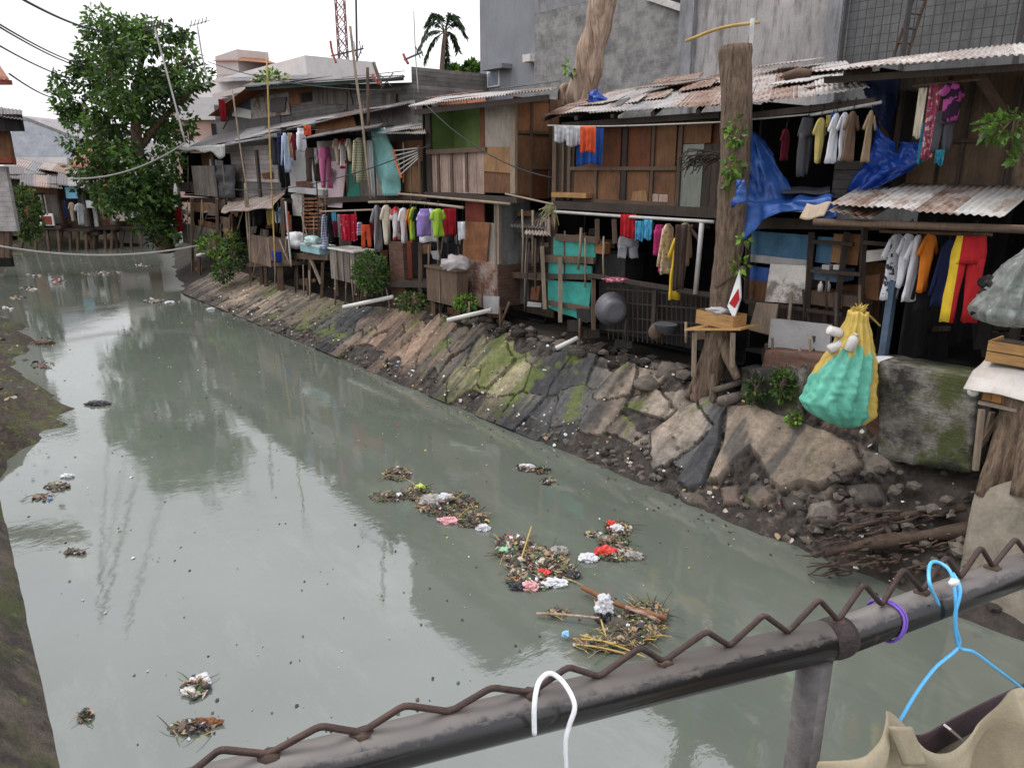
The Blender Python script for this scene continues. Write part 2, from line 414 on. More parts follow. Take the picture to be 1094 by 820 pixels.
m['galv'] = rough_mat('galvanised_pipe', (.42, .41, .39), .15, 6, (.2, .16, .13), .5, .5, .1)
m['greyplastic'] = plastic('grey_plastic', (.085, .085, .09), .5, .15)
m['mud'] = rough_mat('bank_mud', (.040, .032, .025), .5, 4, (.022, .02, .018), .6, .9, .9, 18, bd=.08)
m['soil'] = rough_mat('dark_soil', (.045, .035, .026), .4, 2, (.03, .03, .02), .6, .95, .8, 12, bd=.06)
m['rubble'] = rough_mat('broken_stone', (.12, .10, .08), .4, 6, (.07, .06, .05), .6, .9, .6, 25)
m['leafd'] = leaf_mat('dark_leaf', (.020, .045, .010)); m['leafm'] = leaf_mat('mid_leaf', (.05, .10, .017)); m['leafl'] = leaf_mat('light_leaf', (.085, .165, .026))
m['leafb'] = leaf_mat('bright_leaf', (.16, .30, .03), .35); m['dryleaf'] = leaf_mat('dry_leaf', (.23, .15, .06))
LEAF = [m['leafd'], m['leafm'], m['leafl']]; BRIGHT = [m['leafm'], m['leafl'], m['leafb']]
m['wire'] = rough_mat('black_cable', (.02, .02, .02), .1, 5, None, rough=.6)
m['ropem'] = rough_mat('grey_rope', (.35, .34, .31), .2, 20, (.18, .16, .13), .4)
m['steel'] = rough_mat('dark_steel', (.05, .05, .05), .3, 5, (.09, .05, .03), .5, .6, .2)
m['redmast'] = rough_mat('red_mast_paint', (.30, .06, .045), .2, 5, None)
# ---------------------------------------------------------------- camera, sky, sun
cam = bpy.data.cameras.new('camera'); co = bpy.data.objects.new('camera', cam); COL.objects.link(co)
cam.sensor_width = 36; cam.lens = 36*FOC/PW; cam.clip_end = 3000; cam.clip_start = .05
co.location = EYE; co.rotation_euler = (PI/2-PITCH, 0, 0); scn.camera = co
scn.view_settings.view_transform = 'Standard'; scn.view_settings.look = 'None'
scn.view_settings.exposure = EXPO = 0.0; scn.view_settings.gamma = 1
SUN_EL, SUN_AZ = math.radians(58), math.radians(-70)      # azimuth from +Y towards +X
w = bpy.data.worlds.new('World'); scn.world = w; w.use_nodes = True
nt = w.node_tree; nt.nodes.clear()
wo = nt.nodes.new('ShaderNodeOutputWorld'); bg = nt.nodes.new('ShaderNodeBackground'); nt.links.new(bg.outputs[0], wo.inputs[0])
sky = nt.nodes.new('ShaderNodeTexSky'); sky.sky_type = 'NISHITA'; sky.sun_disc = False; sky.sun_elevation = SUN_EL; sky.sun_rotation = SUN_AZ
sky.dust_density = 4; sky.air_density = 1.2
tc = nt.nodes.new('ShaderNodeTexCoord'); sx = nt.nodes.new('ShaderNodeSeparateXYZ'); nt.links.new(tc.outputs['Generated'], sx.inputs[0])
# overcast layer: a cloud deck about three times brighter overhead than at the horizon
mr = nt.nodes.new('ShaderNodeMapRange'); nt.links.new(sx.outputs[2], mr.inputs[0])
for i, v in enumerate((0, 1, 10.9, 24.5)): mr.inputs[i+1].default_value = v
cl = nt.nodes.new('ShaderNodeTexNoise'); cl.inputs['Scale'].default_value = 2.2; cl.inputs['Detail'].default_value = 5
mpw = nt.nodes.new('ShaderNodeMapping'); mpw.inputs['Scale'].default_value = (1, 1, 2.4); nt.links.new(tc.outputs['Generated'], mpw.inputs[0]); nt.links.new(mpw.outputs[0], cl.inputs['Vector'])
cr = nt.nodes.new('ShaderNodeMapRange'); nt.links.new(cl.outputs['Fac'], cr.inputs[0])
for i, v in enumerate((.32, .68, .80, 1.24)): cr.inputs[i+1].default_value = v
mu = nt.nodes.new('ShaderNodeMath'); mu.operation = 'MULTIPLY'; nt.links.new(mr.outputs[0], mu.inputs[0]); nt.links.new(cr.outputs[0], mu.inputs[1])
tn = nt.nodes.new('ShaderNodeMix'); tn.data_type = 'RGBA'; tn.inputs[6].default_value = (.99, .99, 1, 1); tn.inputs[7].default_value = (.93, .945, 1.05, 1)
te = nt.nodes.new('ShaderNodeMapRange'); nt.links.new(sx.outputs[2], te.inputs[0]); te.inputs[2].default_value = .5; nt.links.new(te.outputs[0], tn.inputs[0])
cc = nt.nodes.new('ShaderNodeVectorMath'); cc.operation = 'SCALE'; nt.links.new(tn.outputs[2], cc.inputs[0]); nt.links.new(mu.outputs[0], cc.inputs['Scale'])
mx = nt.nodes.new('ShaderNodeMix'); mx.data_type = 'RGBA'; mx.inputs[0].default_value = .93
nt.links.new(sky.outputs[0], mx.inputs[6]); nt.links.new(cc.outputs[0], mx.inputs[7]); nt.links.new(mx.outputs[2], bg.inputs[0])
bg.inputs[1].default_value = .1
sl = bpy.data.lights.new('sun', 'SUN'); sl.energy = 1.3; sl.angle = math.radians(18); sl.color = (1, .96, .9)
so = bpy.data.objects.new('sun', sl); COL.objects.link(so)
sd = V((math.sin(SUN_AZ)*math.cos(SUN_EL), math.cos(SUN_AZ)*math.cos(SUN_EL), math.sin(SUN_EL)))
so.rotation_euler = (-sd).to_track_quat('-Z', 'Y').to_euler(); so.location = (0, 0, 30)
# ---------------------------------------------------------------- water
n = NT('canal_water')
sc_ = n.noise(.35, 5, .6); fine = n.noise(3.0, 5, .7)
basec = n.mix(n.ramp(sc_, .35, .65, 0, 1), (.098, .110, .086), (.118, .130, .102))
basec = n.mix(n.ramp(n.noise(.9, 7, .78, (.45, 1.5, 1), loc=(5, 2, 0)), .52, .68, 0, .55), basec, (.155, .165, .130))
rip = n.math('MULTIPLY', n.noise(13, 3, .6, (1, .5, 1)), n.ramp(n.noise(.45, 4, .6, loc=(4, 7, 0)), .46, .62, .05, .55))
n.bump(n.math('ADD', rip, n.math('ADD', n.math('MULTIPLY', n.noise(5.5, 4, .6, (1, .55, 1)), .4), n.noise(1.2, 3, .55))), .10, .03)
n.done(basec, n.ramp(n.noise(.5, 4, .6, loc=(9, 1, 0)), .35, .7, .015, .06), 0, .5)
n.p.inputs['IOR'].default_value = 1.85
bm = NB()
face(bm, [bm.verts.new(p) for p in (B(-40, -9.5, 0), B(90, -14, 0), B(90, 40, 0), B(-40, 2.0, 0))])
water = kind(obj('water', bm, n.m), 'structure')
# ---------------------------------------------------------------- ground (one sheet behind the banks out to the horizon)
bm = NB()
def strip(pts, z):
    face(bm, [bm.verts.new((p.x, p.y, z)) for p in pts])
strip([B(-40, 1.55, 0), B(13, 1.55, 0), B(17, 3.2, 0), B(28, 3.2, 0), B(45, 6.4, 0), B(45, 600, 0), B(-40, 600, 0)], 1.16)
strip([B(-40, -12, 0), B(-40, -600, 0), B(33, -600, 0), B(33, -8.2, 0), B(27, -8.4, 0), B(8, -9.6, 0)], 1.3)
strip([B(33, -8.2, 0), B(33, -600, 0), B(900, -600, 0), B(900, -3, 0), B(52, -4.5, 0)], .62)
strip([B(51, -3.5, 0), B(900, -3, 0), B(900, 600, 0), B(58, 600, 0), B(58, 12, 0)], .60)
kind(obj('ground', bm, m['soil'], recalc=False), 'structure')
# ---------------------------------------------------------------- far banks
def bank_strip(name, prof, mat, nv=8, seed=0, amp=.18):
    """prof: list of (s, t_water, t_top, z_top)"""
    bm = NB(); rows = []
    fine_ = []
    for i in range(len(prof)-1):
        a, b = prof[i], prof[i+1]; k = max(2, int(abs(b[0]-a[0])/.35)+int(abs(b[1]-a[1])/.35))
        fine_ += [tuple(a[j]+(b[j]-a[j])*q/k for j in range(4)) for q in range(k)]
    fine_.append(prof[-1])
    for s, tw, tt, zt in fine_:
        row = []
        for j in range(nv+1):
            v = j/nv; t = tw+(tt-tw)*(v*1.25-.25); z = -.35+(zt+.35)*v if v < 1 else zt
            p = B(s, t, z); nn = noise.noise(p*1.4+V((seed, 0, 0)))*amp+noise.noise(p*4.5)*amp*.4
            p += V((0, 0, nn))+NV*nn*.5
            row.append(bm.verts.new(p))
        rows.append(row)
    for a, b in zip(rows, rows[1:]):
        for j in range(nv): face(bm, (a[j], b[j], b[j+1], a[j+1]))
    return kind(obj(name, bm, mat, smooth=True), 'structure')
n = NT('mossy_bank'); a_ = n.noise(1.1, 7, .72); b_ = n.noise(9, 4, .7)
c = n.mix(n.ramp(a_, .48, .62), (.05, .038, .028), (.07, .08, .02)); c = n.mix(n.ramp(b_, .5, .68, 0, .6), c, (.12, .09, .06))
c = n.mix(n.ramp(n.noise(2.4, 6, .7, loc=(3, 8, 0)), .58, .66), c, (.11, .145, .025)); n.bump(b_, 1.0, .08); m['mossbank'] = n.done(c, .9)
bank_strip('right_bank_earth', [(-6, 0, 1.75, 1.2), (3, .02, 1.75, 1.2), (13, .02, 1.75, 1.2), (17, .02, 3.4, 1.2), (28, .1, 3.4, 1.2), (33, 1.3, 4.2, 1.2), (37, 2.35, 5, 1.2), (45, 4.4, 7, 1.2)], m['mud'], seed=2)
bm = NB()
P0 = [(50.5, -9), (49.2, -2.4), (48.4, 1.2), (46.5, 5.5), (50, 14)]
rows = []
for i in range(len(P0)-1):
    for q in range(8):
        s = P0[i][0]+(P0[i+1][0]-P0[i][0])*q/8; t = P0[i][1]+(P0[i+1][1]-P0[i][1])*q/8
        rows.append([bm.verts.new(B(s+k*3.4, t, -.25+.95*min(k, 1))+rv(.07)) for k in (0, .25, .5, .75, 1, 1.6)])
for a, b in zip(rows, rows[1:]):
    for j in range(5): face(bm, (a[j], b[j], b[j+1], a[j+1]))
kind(obj('far_canal_bank', bm, m['mossbank'], smooth=True), 'structure')
bank_strip('left_bank_earth', [(11.0, -7.4, -9.2, 1.2), (12.2, -6.95, -8.6, 1.25), (13.4, -6.15, -8.2, 1.2), (14.4, -5.85, -8, 1.15), (16.5, -6.1, -8, 1.2), (19, -6.2, -8, 1.2), (22.6, -5.5, -7.4, 1.1), (25, -5.6, -7.6, .9), (29, -6.1, -8.2, .9), (35, -5.0, -7, 1.0), (39, -4.35, -6.2, .95), (44, -3.5, -5.4, .8), (49.5, -2.2, -4.4, .66)], m['mossbank'], 10, seed=9, amp=.25)
# near left: a concrete canal wall, mossy, leaning back from the water
bm = NB(); rows = []
for i in range(60):
    s = -2+14.2*i/59; row = []
    for j in range(15):
        v = j/14; p = B(s, -7.38+.034*(s-4.2)-v*1.6, -.3+2.2*v)
        q = noise.noise(p*2.2)*.06+noise.noise(p*7)*.03; row.append(bm.verts.new(p+V((0, 0, q))-NV*q))
    row.append(bm.verts.new(B(s, -10.5, 1.95))); rows.append(row)
for a, b in zip(rows, rows[1:]):
    for j in range(15): face(bm, (a[j], b[j], b[j+1], a[j+1]))
n = NT('mossy_concrete'); a_ = n.noise(1.0, 7, .72); b_ = n.noise(11, 4, .7)
c = n.mix(n.ramp(n.noise(1.9, 6, .75), .42, .6), (.035, .028, .022), (.10, .08, .058)); c = n.mix(n.ramp(a_, .5, .6), c, (.055, .062, .018)); c = n.mix(n.ramp(n.noise(2.6, 6, .7, loc=(3, 8, 0)), .58, .68, 0, .8), c, (.12, .145, .03))
n.bump(b_, .8, .03); m['mossconc'] = n.done(c, .85)
kind(obj('left_canal_wall', bm, m['mossconc'], smooth=True), 'structure')
# ---------------------------------------------------------------- right embankment: cracked concrete slabs
def clip(poly, a, b, c):
    out = []
    for i in range(len(poly)):
        p, q = poly[i], poly[(i+1) % len(poly)]
        dp, dq = a*p[0]+b*p[1]-c, a*q[0]+b*q[1]-c
        if dp <= 0: out.append(p)
        if dp*dq < 0:
            k = dp/(dp-dq); out.append((p[0]+(q[0]-p[0])*k, p[1]+(q[1]-p[1])*k))
    return out
ES = 1.75   # slope length
def flat(s): return min(1, max(0, (s-13)/4))
NS = V((0, 0, .78))-NV*.62
def slope_pt(s, v, lift=0):   # v along slope 0..ES; beyond s = 15 the slope lies flatter
    k = flat(s); t = .16+v*(.78+.12*k); z = .06+v*(.64-.24*k)
    return B(s, t, z)+NS*lift
def slope_inv(px, py):
    d = ray(px, py); o = slope_pt(0, 0); k = (o-EYE).dot(NS.normalized())/d.dot(NS.normalized()); q = ST(EYE+d*k); return (q.x, (q.z-.06)/.64)
ZON = [(-1.5, (.10, .085, .068)), (1.6, (.15, .12, .09)), (2.0, (.30, .24, .175)), (3.2, (.32, .25, .18)), (3.9, (.15, .135, .115)), (4.3, (.07, .07, .07)), (4.7, (.12, .11, .10)), (5.2, (.27, .22, .17)), (6.6, (.29, .225, .165)), (7.0, (.10, .092, .08)),
       (8.3, (.055, .055, .056)), (8.8, (.22, .19, .12)), (9.4, (.25, .215, .12)), (10.3, (.22, .20, .10)), (10.9, (.08, .07, .055)), (11.6, (.22, .15, .10)), (14.0, (.29, .19, .13)), (15.0, (.19, .14, .10)), (15.6, (.07, .07, .07)), (17.2, (.09, .085, .075)), (17.8, (.16, .135, .08)), (19.0, (.16, .12, .08)), (20.2, (.24, .185, .13)), (24, (.31, .235, .165)), (28, (.16, .13, .105))]
def zone(s):
    for (a, ca), (b, cb) in zip(ZON, ZON[1:]):
        if a <= s < b:
            k = (s-a)/(b-a); return tuple(x+(y-x)*k for x, y in zip(ca, cb))
    return ZON[-1][1]
RR = random.Random(5)
# slab seeds; the plates lie down-slope, so distance is squeezed along v
SD = []
for s0_, s1_, m0, m1, tries in ((4.3, 10.6, .48, .95, 4000), (10.6, 28, .30, .55, 12000)):
    for q in range(tries):
        s = RR.uniform(s0_, s1_); kv = .75 if s < 10.6 else .30; v = RR.uniform(-.1, ES+.1); md = RR.uniform(m0, m1)
        if all((s-c[0])**2+((v-c[1])*kv)**2 > md*md for c in SD[-220:]): SD.append((s, v, RR.uniform(-.035, .04), RR.uniform(-.09, .09), RR.uniform(-.07, .07), RR.uniform(.6, 1.15), RR.random()))
BIN = {}
for c in SD:
    for k in (-1, 0, 1): BIN.setdefault(int(c[0]*1.0)+k, []).append(c)
def inpoly(x, y, P_):
    ins = False; j = len(P_)-1; dm = 9
    for i in range(len(P_)):
        xi, yi = P_[i]; xj, yj = P_[j]
        if (yi > y) != (yj > y) and x < (xj-xi)*(y-yi)/(yj-yi)+xi: ins = not ins
        L = (xj-xi)**2+(yj-yi)**2; t = max(0, min(1, ((x-xi)*(xj-xi)+(y-yi)*(yj-yi))/(L+1e-9))); d = math.hypot(x-xi-t*(xj-xi), y-yi-t*(yj-yi)); dm = min(dm, d); j = i
    return dm if ins else -dm
HAND = [([slope_inv(*q) for q in pts], col, h) for pts, col, h in (
 ([(780, 434), (813, 434), (888, 462), (919, 478), (926, 499), (880, 522), (862, 518), (837, 527), (819, 512), (803, 484), (788, 496), (772, 516), (758, 514), (775, 474)], (.22, .172, .125), .10),
 ([(921, 479), (956, 490), (956, 501), (925, 514)], (.21, .175, .135), .09),
 ([(738, 434), (777, 434), (773, 474), (755, 519), (738, 524), (712, 514), (730, 470)], (.048, .047, .046), .07),
 ([(800, 522), (815, 516), (832, 530), (812, 546), (795, 537)], (.15, .115, .085), .05), ([(770, 522), (790, 520), (795, 542), (772, 544)], (.13, .095, .07), .05), ([(866, 538), (890, 534), (899, 556), (880, 568), (860, 558)], (.19, .165, .13), .07), ([(720, 522), (752, 526), (758, 543), (735, 540)], (.10, .08, .06), .04), ([(905, 518), (940, 516), (950, 534), (915, 540)], (.07, .058, .046), .04), ([(836, 530), (858, 526), (864, 545), (842, 550)], (.06, .05, .04), .04))]
def slope_cell(s, v):
    """height over the slope plane and tint at (s, v)"""
    q = V((s, v, 0)); n1 = noise.noise(V((s*1.9, v*1.9, 1.5))); n2 = noise.noise(V((s*1.9, v*1.9, 9.5))); n3 = noise.noise(V((s*7, v*7, 3))); n4 = noise.noise(V((s*16, v*16, 5)))
    ws, wv = s+n1*.10+n3*.035+n4*.012, v+n2*.16+noise.noise(V((s*7, v*7, 13)))*.05+n4*.012
    big = noise.noise(V((s*.55, v*.5, 21))); strk = noise.noise(V((s*4.2, v*.55, 31)))*.65+noise.noise(V((s*11, v*.9, 37)))*.35
    rough = n3*.018+n4*.010+noise.noise(V((s*34, v*34, 7)))*.005
    mud = (.030, .025, .02)
    if s < 4.45:
        for P_, c_, h_ in HAND:
            d = inpoly(ws*.35+s*.65, wv*.35+v*.65, P_)
            if d > 0:
                e = min(1, d/.05); k = (.70+.8*(big*.6+strk*.6+.35)+n3*.2+n4*.1); dk = max(0, min(1, (strk+noise.noise(V((s*1.7, v*1.2, 77)))*.9-.22)*4))*.75; ms = max(0, min(1, (noise.noise(V((s*1.9, v*1.6, 91)))+n3*.4-.42)*5))*.7
                col = tuple(max(.012, x*k)*(1-dk)+.04*dk for x in c_); col = tuple(x*(1-ms)+m_*ms for x, m_ in zip(col, (.07, .075, .03))); return h_*.72*e+rough*.8+.02*n1-.02*(1-e), tuple(x*(.5+.5*e) for x in col)
        k = .8+n3*.8+n4*.5; return -.05*(v < 1.1)+n1*.05+n3*.06+n4*.03+rough, tuple(x*k for x in ((.045, .036, .028) if n2 < .1 else (.085, .066, .05)))
    b1 = b2 = 99; c1 = None; kv = .75 if s < 10.6 else .30
    for c in BIN.get(int(s), ()):
        d = math.hypot(ws-c[0], (wv-c[1])*kv)
        if d < b1: b2 = b1; b1 = d; c1 = c
        elif d < b2: b2 = d
    gap = b2-b1; low = v+n1*.25 < .38 or (v+n2*.3 > 1.55 and s < 13)
    crack = min(1, gap/(.035 if s < 10.6 else .022)); gone = (low and c1[6] < .45) or (s < 8 and v < 1.0 and c1[6] < .10)
    h = (c1[2]+(s-c1[0])*c1[3]+(v-c1[1])*c1[4])*(1 if s < 11 else .45)
    col = zone(s+n1*.5+(c1[6]-.5)*.5); k = c1[5]*(.70+.9*(big*.45+strk*.7)+n3*.25+n4*.12)
    if gone: return -.045+n1*.04+n3*.05+n4*.03, tuple(x*(.9+n3) for x in (.05, .04, .031))
    h = h*crack-.055*(1-crack)**2+rough
    col = tuple(max(.012, x*1.28*max(.18, k)) for x in col)
    dk = max(0, min(1, (strk+.5*big+.1*(v < .5)-.14)*5)); col = tuple(x*(1-.8*dk)+.030*.8*dk for x in col)
    mz = max(0, 1-abs(s-9.6)/1.3)*.9+max(0, 1-abs(s-17.6)/1.0)*.7+.05
    ms = max(0, min(1, (noise.noise(V((s*1.6, v*1.1, 51)))+n3*.5+mz*.55-.34)*5)); col = tuple(x*(1-ms*.85)+m_*ms*.85 for x, m_ in zip(col, (.085, .105, .020)))
    cd = .35+.65*crack; wet = .5+.5*min(1, max(0, (v-.12)/.3))
    return h, tuple(x*cd*wet for x in col)
bm = NB(); colL = bm.loops.layers.float_color.new('tint'); ss = []; s = 1.5
while s < 28: ss.append(s); s += .020 if s < 6 else (.03 if s < 11 else (.045 if s < 17 else .06))
NVV = 76; rows = []
for s in ss:
    row = []
    for j in range(NVV+1):
        v = -.14+(ES+.2)*j/NVV; h, c_ = slope_cell(s, v); f_ = min(1, max(0, (s-1.5)/.6))
        row.append((bm.verts.new(slope_pt(s, v, (h+.05)*f_-.16*(1-f_))), c_))
    rows.append(row)
for a, b in zip(rows, rows[1:]):
    for j in range(NVV):
        q = (a[j], b[j], b[j+1], a[j+1]); f = face(bm, [x[0] for x in q])
        if f:
            for lp, x in zip(f.loops, q): lp[colL] = (*x[1], 1)
n = NT('cracked_slab')
at = n.n('ShaderNodeAttribute'); at.attribute_name = 'tint'
a_ = n.noise(2.2, 7, .72, kind='Object'); b_ = n.noise(16, 5, .7, kind='Object'); st = n.noise(1.5, 6, .7, (3.2, .5, 1), loc=(2, 5, 0))
c = n.val(at.outputs[0], n.math('MULTIPLY', n.ramp(a_, .3, .7, .7, 1.25), n.ramp(b_, .3, .7, .72, 1.25)))
fine2 = n.noise(60, 3, .6, kind='Object'); c = n.val(c, n.ramp(fine2, .3, .7, .8, 1.18))
n.bump(n.math('ADD', n.math('MULTIPLY', fine2, .4), b_), .6, .02)
n.done(c, n.ramp(st, .45, .65, .88, .6), 0, .35)
kind(obj('embankment', bm, n.m, smooth=False), 'structure')
# ================================================================= the shacks on the bank
def house(name, label, s, t, z=1.2, cat='shack', group=None): return thing(name, label, cat, B(s, t, z), group)
def roof_sheets(parent, a, b, c, d, n, mats, pitch=.085, amp=.016, over=.06, jit=.10, sag=.0, name='roof'):
    """a roof of n overlapping corrugated sheets; a-b is the eave, d-c the upper edge"""
    rf = None
    for i in range(n):
        u0, u1 = max(0, i/n-.012), min(1, (i+1)/n+.03)
        j0, j1 = R.uniform(-jit, jit), R.uniform(-jit, jit)
        A, Bb = a+(b-a)*u0, a+(b-a)*u1; D, C = d+(c-d)*u0, d+(c-d)*u1
        ex = (A-D).normalized(); lift = V((0, 0, .012*(i % 2)+R.uniform(0, .012)))
        bm = NB(); corr(bm, A+ex*j0+lift, Bb+ex*j0+lift, C-ex*j1+lift, D-ex*j1+lift, pitch, amp, .005, 0, sag, i)
        o = obj(name if rf is None else 'roof_sheet', bm, m[mats[R.randrange(len(mats))] if isinstance(mats, (list, tuple)) else mats], parent if rf is None else rf, smooth=True)
        if rf is None: rf = o
    return rf
# ---------- tall concrete building behind
gb = house('concrete_building', 'tall grey unfinished concrete building rising behind the rusty roofs', 9, 10, 1.2, 'building')
T0 = 9.2
q0 = TP(T0).at(513, 60); q1 = TP(T0).at(571, 60); z0 = 4.0
zc = 13.5
sA, sB = ST(q0).x, ST(q1).x
sC = sB-7.5; sD = -7
bm = NB(); prism(bm, [B(sA, T0, 1.1), B(sB, T0, 1.1), B(sB, T0, zc), B(sA, T0, zc)], NV*8); smo = obj('rendered_wall', bm, m['smoothgrey'], gb)
oh = ST(TP(T0).at(406, -10)).x; bm = NB(); prism(bm, [B(oh, T0+.3, 13.2), B(sA+.002, T0+.3, 13.2), B(sA+.002, T0+.3, 17.5), B(oh, T0+.3, 17.5)], NV*5); obj('added_overhang', bm, m['smoothgrey'], gb)  # unseen overhang above the view, added to darken the water's reflection
# block wall: stands 0.35 m forward of the rendered part
T1 = T0-.5
b0 = ST(TP(T1).at(571, 60)).x; b1 = ST(TP(T1).at(735, 60)).x; b2 = ST(TP(T1).at(893, 60)).x; b3 = -8
zb0 = TP(T1).at(571, 14).z
bm = NB(); prism(bm, [B(b0, T1, 1.1), B(b1, T1, 1.1), B(b1, T1, 9.1), B(b0, T1, 9.1)], NV*.4); obj('block_wall', bm, m['cinder'], gb)
bm = NB(); prism(bm, [B(b0, T1, 9.105), B(b1, T1, 9.105), B(b1, T1, 12.8), B(b0, T1, 12.8)], NV*.4); obj('upper_wall', bm, m['concrete'], gb)
bm = NB(); prism(bm, [B(b1, T1-.02, 1.1), B(b2, T1-.02, 1.1), B(b2, T1-.02, 12.8), B(b1, T1-.02, 12.8)], NV*.4); obj('rendered_wall', bm, m['concretelight'], gb)
for s_ in (b1, b2):
    bm = NB(); prism(bm, [B(s_+.22, T1-.16, 1.1), B(s_-.22, T1-.16, 1.1), B(s_-.22, T1-.16, 12.8), B(s_+.22, T1-.16, 12.8)], NV*.5); obj('pillar', bm, m['concrete'], gb)
bm = NB(); prism(bm, [B(b2-.22, T1, 1.1), B(b3, T1, 1.1), B(b3, T1, 12.8), B(b2-.22, T1, 12.8)], NV*.4); obj('dark_wall', bm, rough_mat('dark_concrete', (.13, .13, .125), .3, 1.2, (.05, .05, .05), .6, .9, .4, streak=True), gb)
# ledge and white sill near the top, a small window with its sunshade
pl = TP(T0)
wf = pan(gb, 'window', pl, (520, 75, 533, 93), m['white'], .1, proud=.06)
pan(wf, 'pane', pl, (521.5, 77, 531.5, 91), plastic('dim_glass', (.22, .25, .29), .15), .04, proud=.08)
pan(gb, 'sunshade', pl, (514, 69, 536, 74), m['smoothgrey'], .45, proud=.45)
pl1 = TP(T1)
pan(gb, 'lintel', pl1, [(690, -8), (738, 8), (738, 16), (690, 0)], m['whitepanel'], .12, proud=.10)
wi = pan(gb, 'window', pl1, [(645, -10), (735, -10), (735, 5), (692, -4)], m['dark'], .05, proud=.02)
pan(gb, 'drain_pipe', pl1, (893, -10, 899, 60), m['galv'], .1, proud=.12)
lampb = pan(gb, 'wall_lamp', pl, (558, 58, 566, 66), m['whitepanel'], .25, proud=.3)
# wire mesh panels in front of the dark wall
gm = thing('wire_mesh', 'rusty wire mesh screen standing before the dark concrete wall', 'mesh screen', B(1, 7.6, 5.6))
bm = NB(); plm = TP(7.4)
for (x0, x1) in ((898, 960), (966, 1096)):
    aa, bb = plm.at(x0, 30), plm.at(x1, 30); zt, zb = 8.4, plm.at(x0, 70).z
    L = (bb-aa).length; k = int(L/.16)
    for i in range(k+1):
        p = aa+(bb-aa)*i/k; bar(bm, V((p.x, p.y, zb)), V((p.x, p.y, zt)), .012)
    for i in range(int((zt-zb)/.16)+1):
        z = zb+i*.16; bar(bm, V((aa.x, aa.y, z)), V((bb.x, bb.y, z)), .012)
obj('mesh', bm, m['steel'], gm)
for x in (897, 963, 1084): a_ = plm.at(x, 70); bm = NB(); bar(bm, V((a_.x, a_.y, 5.2)), V((a_.x, a_.y, 8.5)), .07); obj('post', bm, m['steel'], gm)
ld = thing('ladder', 'wooden ladder leaning inside the wire mesh', 'ladder', plm.at(960, 66, .4))
bm = NB(); tube(bm, [plm.at(952, 68, .35), plm.at(978, -8, .5)], .03); tube(bm, [plm.at(966, 70, .35), plm.at(990, -4, .5)], .03); obj('rail', bm, m['timber'], ld)
for k in range(5):
    f = k/4.5; bm = NB(); tube(bm, [plm.at(953+25*f, 62-72*f, .36), plm.at(968+23*f, 62-70*f, .36)], .022); obj('rung', bm, m['timber'], ld)
# ---------- brown stilt house (with the teal shutter below)
h3 = house('stilt_house', 'brown plywood stilt shack with framed panels upstairs and a teal board wall below', 7.3, 2.4)
T = 2.2; P = TP(T); PB = P.back(.07)
s1, s0 = ST(P.at(590, 175)).x, ST(P.at(768, 175)).x
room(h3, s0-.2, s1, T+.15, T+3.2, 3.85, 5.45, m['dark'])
pan(h3, 'wall_board', PB, (590, 130, 766, 222), m['redbrown'], .03)
for nm, bx, mt in (('panel', (643, 134, 663, 178), 'redbrown'), ('panel', (613, 181, 634, 214), 'brown'), ('panel', (637, 181, 662, 214), 'brown'), ('panel', (671, 132, 695, 178), 'redbrown'),
                   ('panel', (699, 131, 722, 178), 'brown'), ('panel', (669, 183, 693, 217), 'brown'), ('panel', (696, 183, 721, 218), 'brown'), ('metal_sheet', (725, 154, 750, 221), 'greygreen'),
                   ('panel', (729, 129, 760, 153), 'brown'), ('panel', (751, 154, 767, 223), 'darkplank'), ('panel', (596, 150, 613, 213), 'darkplank')):
    pan(h3, nm, P, bx, m[mt], .025)
pan(h3, 'cardboard_scrap', P, [(676, 205), (690, 203), (692, 216), (674, 217)], m['tanply'], .02, proud=.02)
pan(h3, 'cardboard_scrap', P, [(697, 207), (713, 208), (713, 216), (697, 216)], m['pinkboard'], .02, proud=.02)
for x0, x1, y0, y1 in ((664, 669, 128, 219), (723, 727, 128, 222), (695, 698, 131, 218), (634, 637, 180, 215), (606, 609, 150, 214), (600, 602, 150, 214), (766, 770, 126, 226), (589, 593, 133, 330)):
    pan(h3, 'post', P, (x0, y0, x1, y1), m['darktimber' if x0 in (664, 766) else 'timber'], .07, proud=.04)
for x0, x1, y0, y1 in ((609, 722, 178, 182), (612, 722, 214, 218)): pan(h3, 'rail', P, (x0, y0, x1, y1), m['timber'], .06, proud=.05)
pan(h3, 'plank_shelf', P, (589, 206, 626, 211), m['crate'], .2, proud=.2)
pan(h3, 'ledge', P, (588, 219, 770, 228), m['darktimber'], .3, proud=.25)
pan(h3, 'floor_joist', P, (588, 229, 770, 234), m['dark'], 2.5, proud=.05)
ea, eb = TP(1.7).at(580, 124), TP(1.7).at(772, 113); eb2 = TP(1.7).at(800, 111)
kc, kd = TP(5.6).at(815, 73), TP(5.0).at(640, 100)
eb = B(ST(eb2).x, 1.7, eb2.z)
rf3 = roof_sheets(h3, ea, eb, kc, kd, 7, ['corr', 'corrust', 'corr', 'corrgrey'], .075, .008, sag=.02)
rj = NB()
for k in range(6):
    f = k/5; bar(rj, ea*(1-f)+eb*f+V((0, 0, -.07)), kd*(1-f)+kc*f+V((0, 0, -.07)), .06)
obj('rafters', rj, m['darktimber'], h3).name = 'rafter'
pan(h3, 'fascia', TP(1.95), [(600, 131), (768, 119), (768, 126), (600, 137)], m['darktimber'], .05)
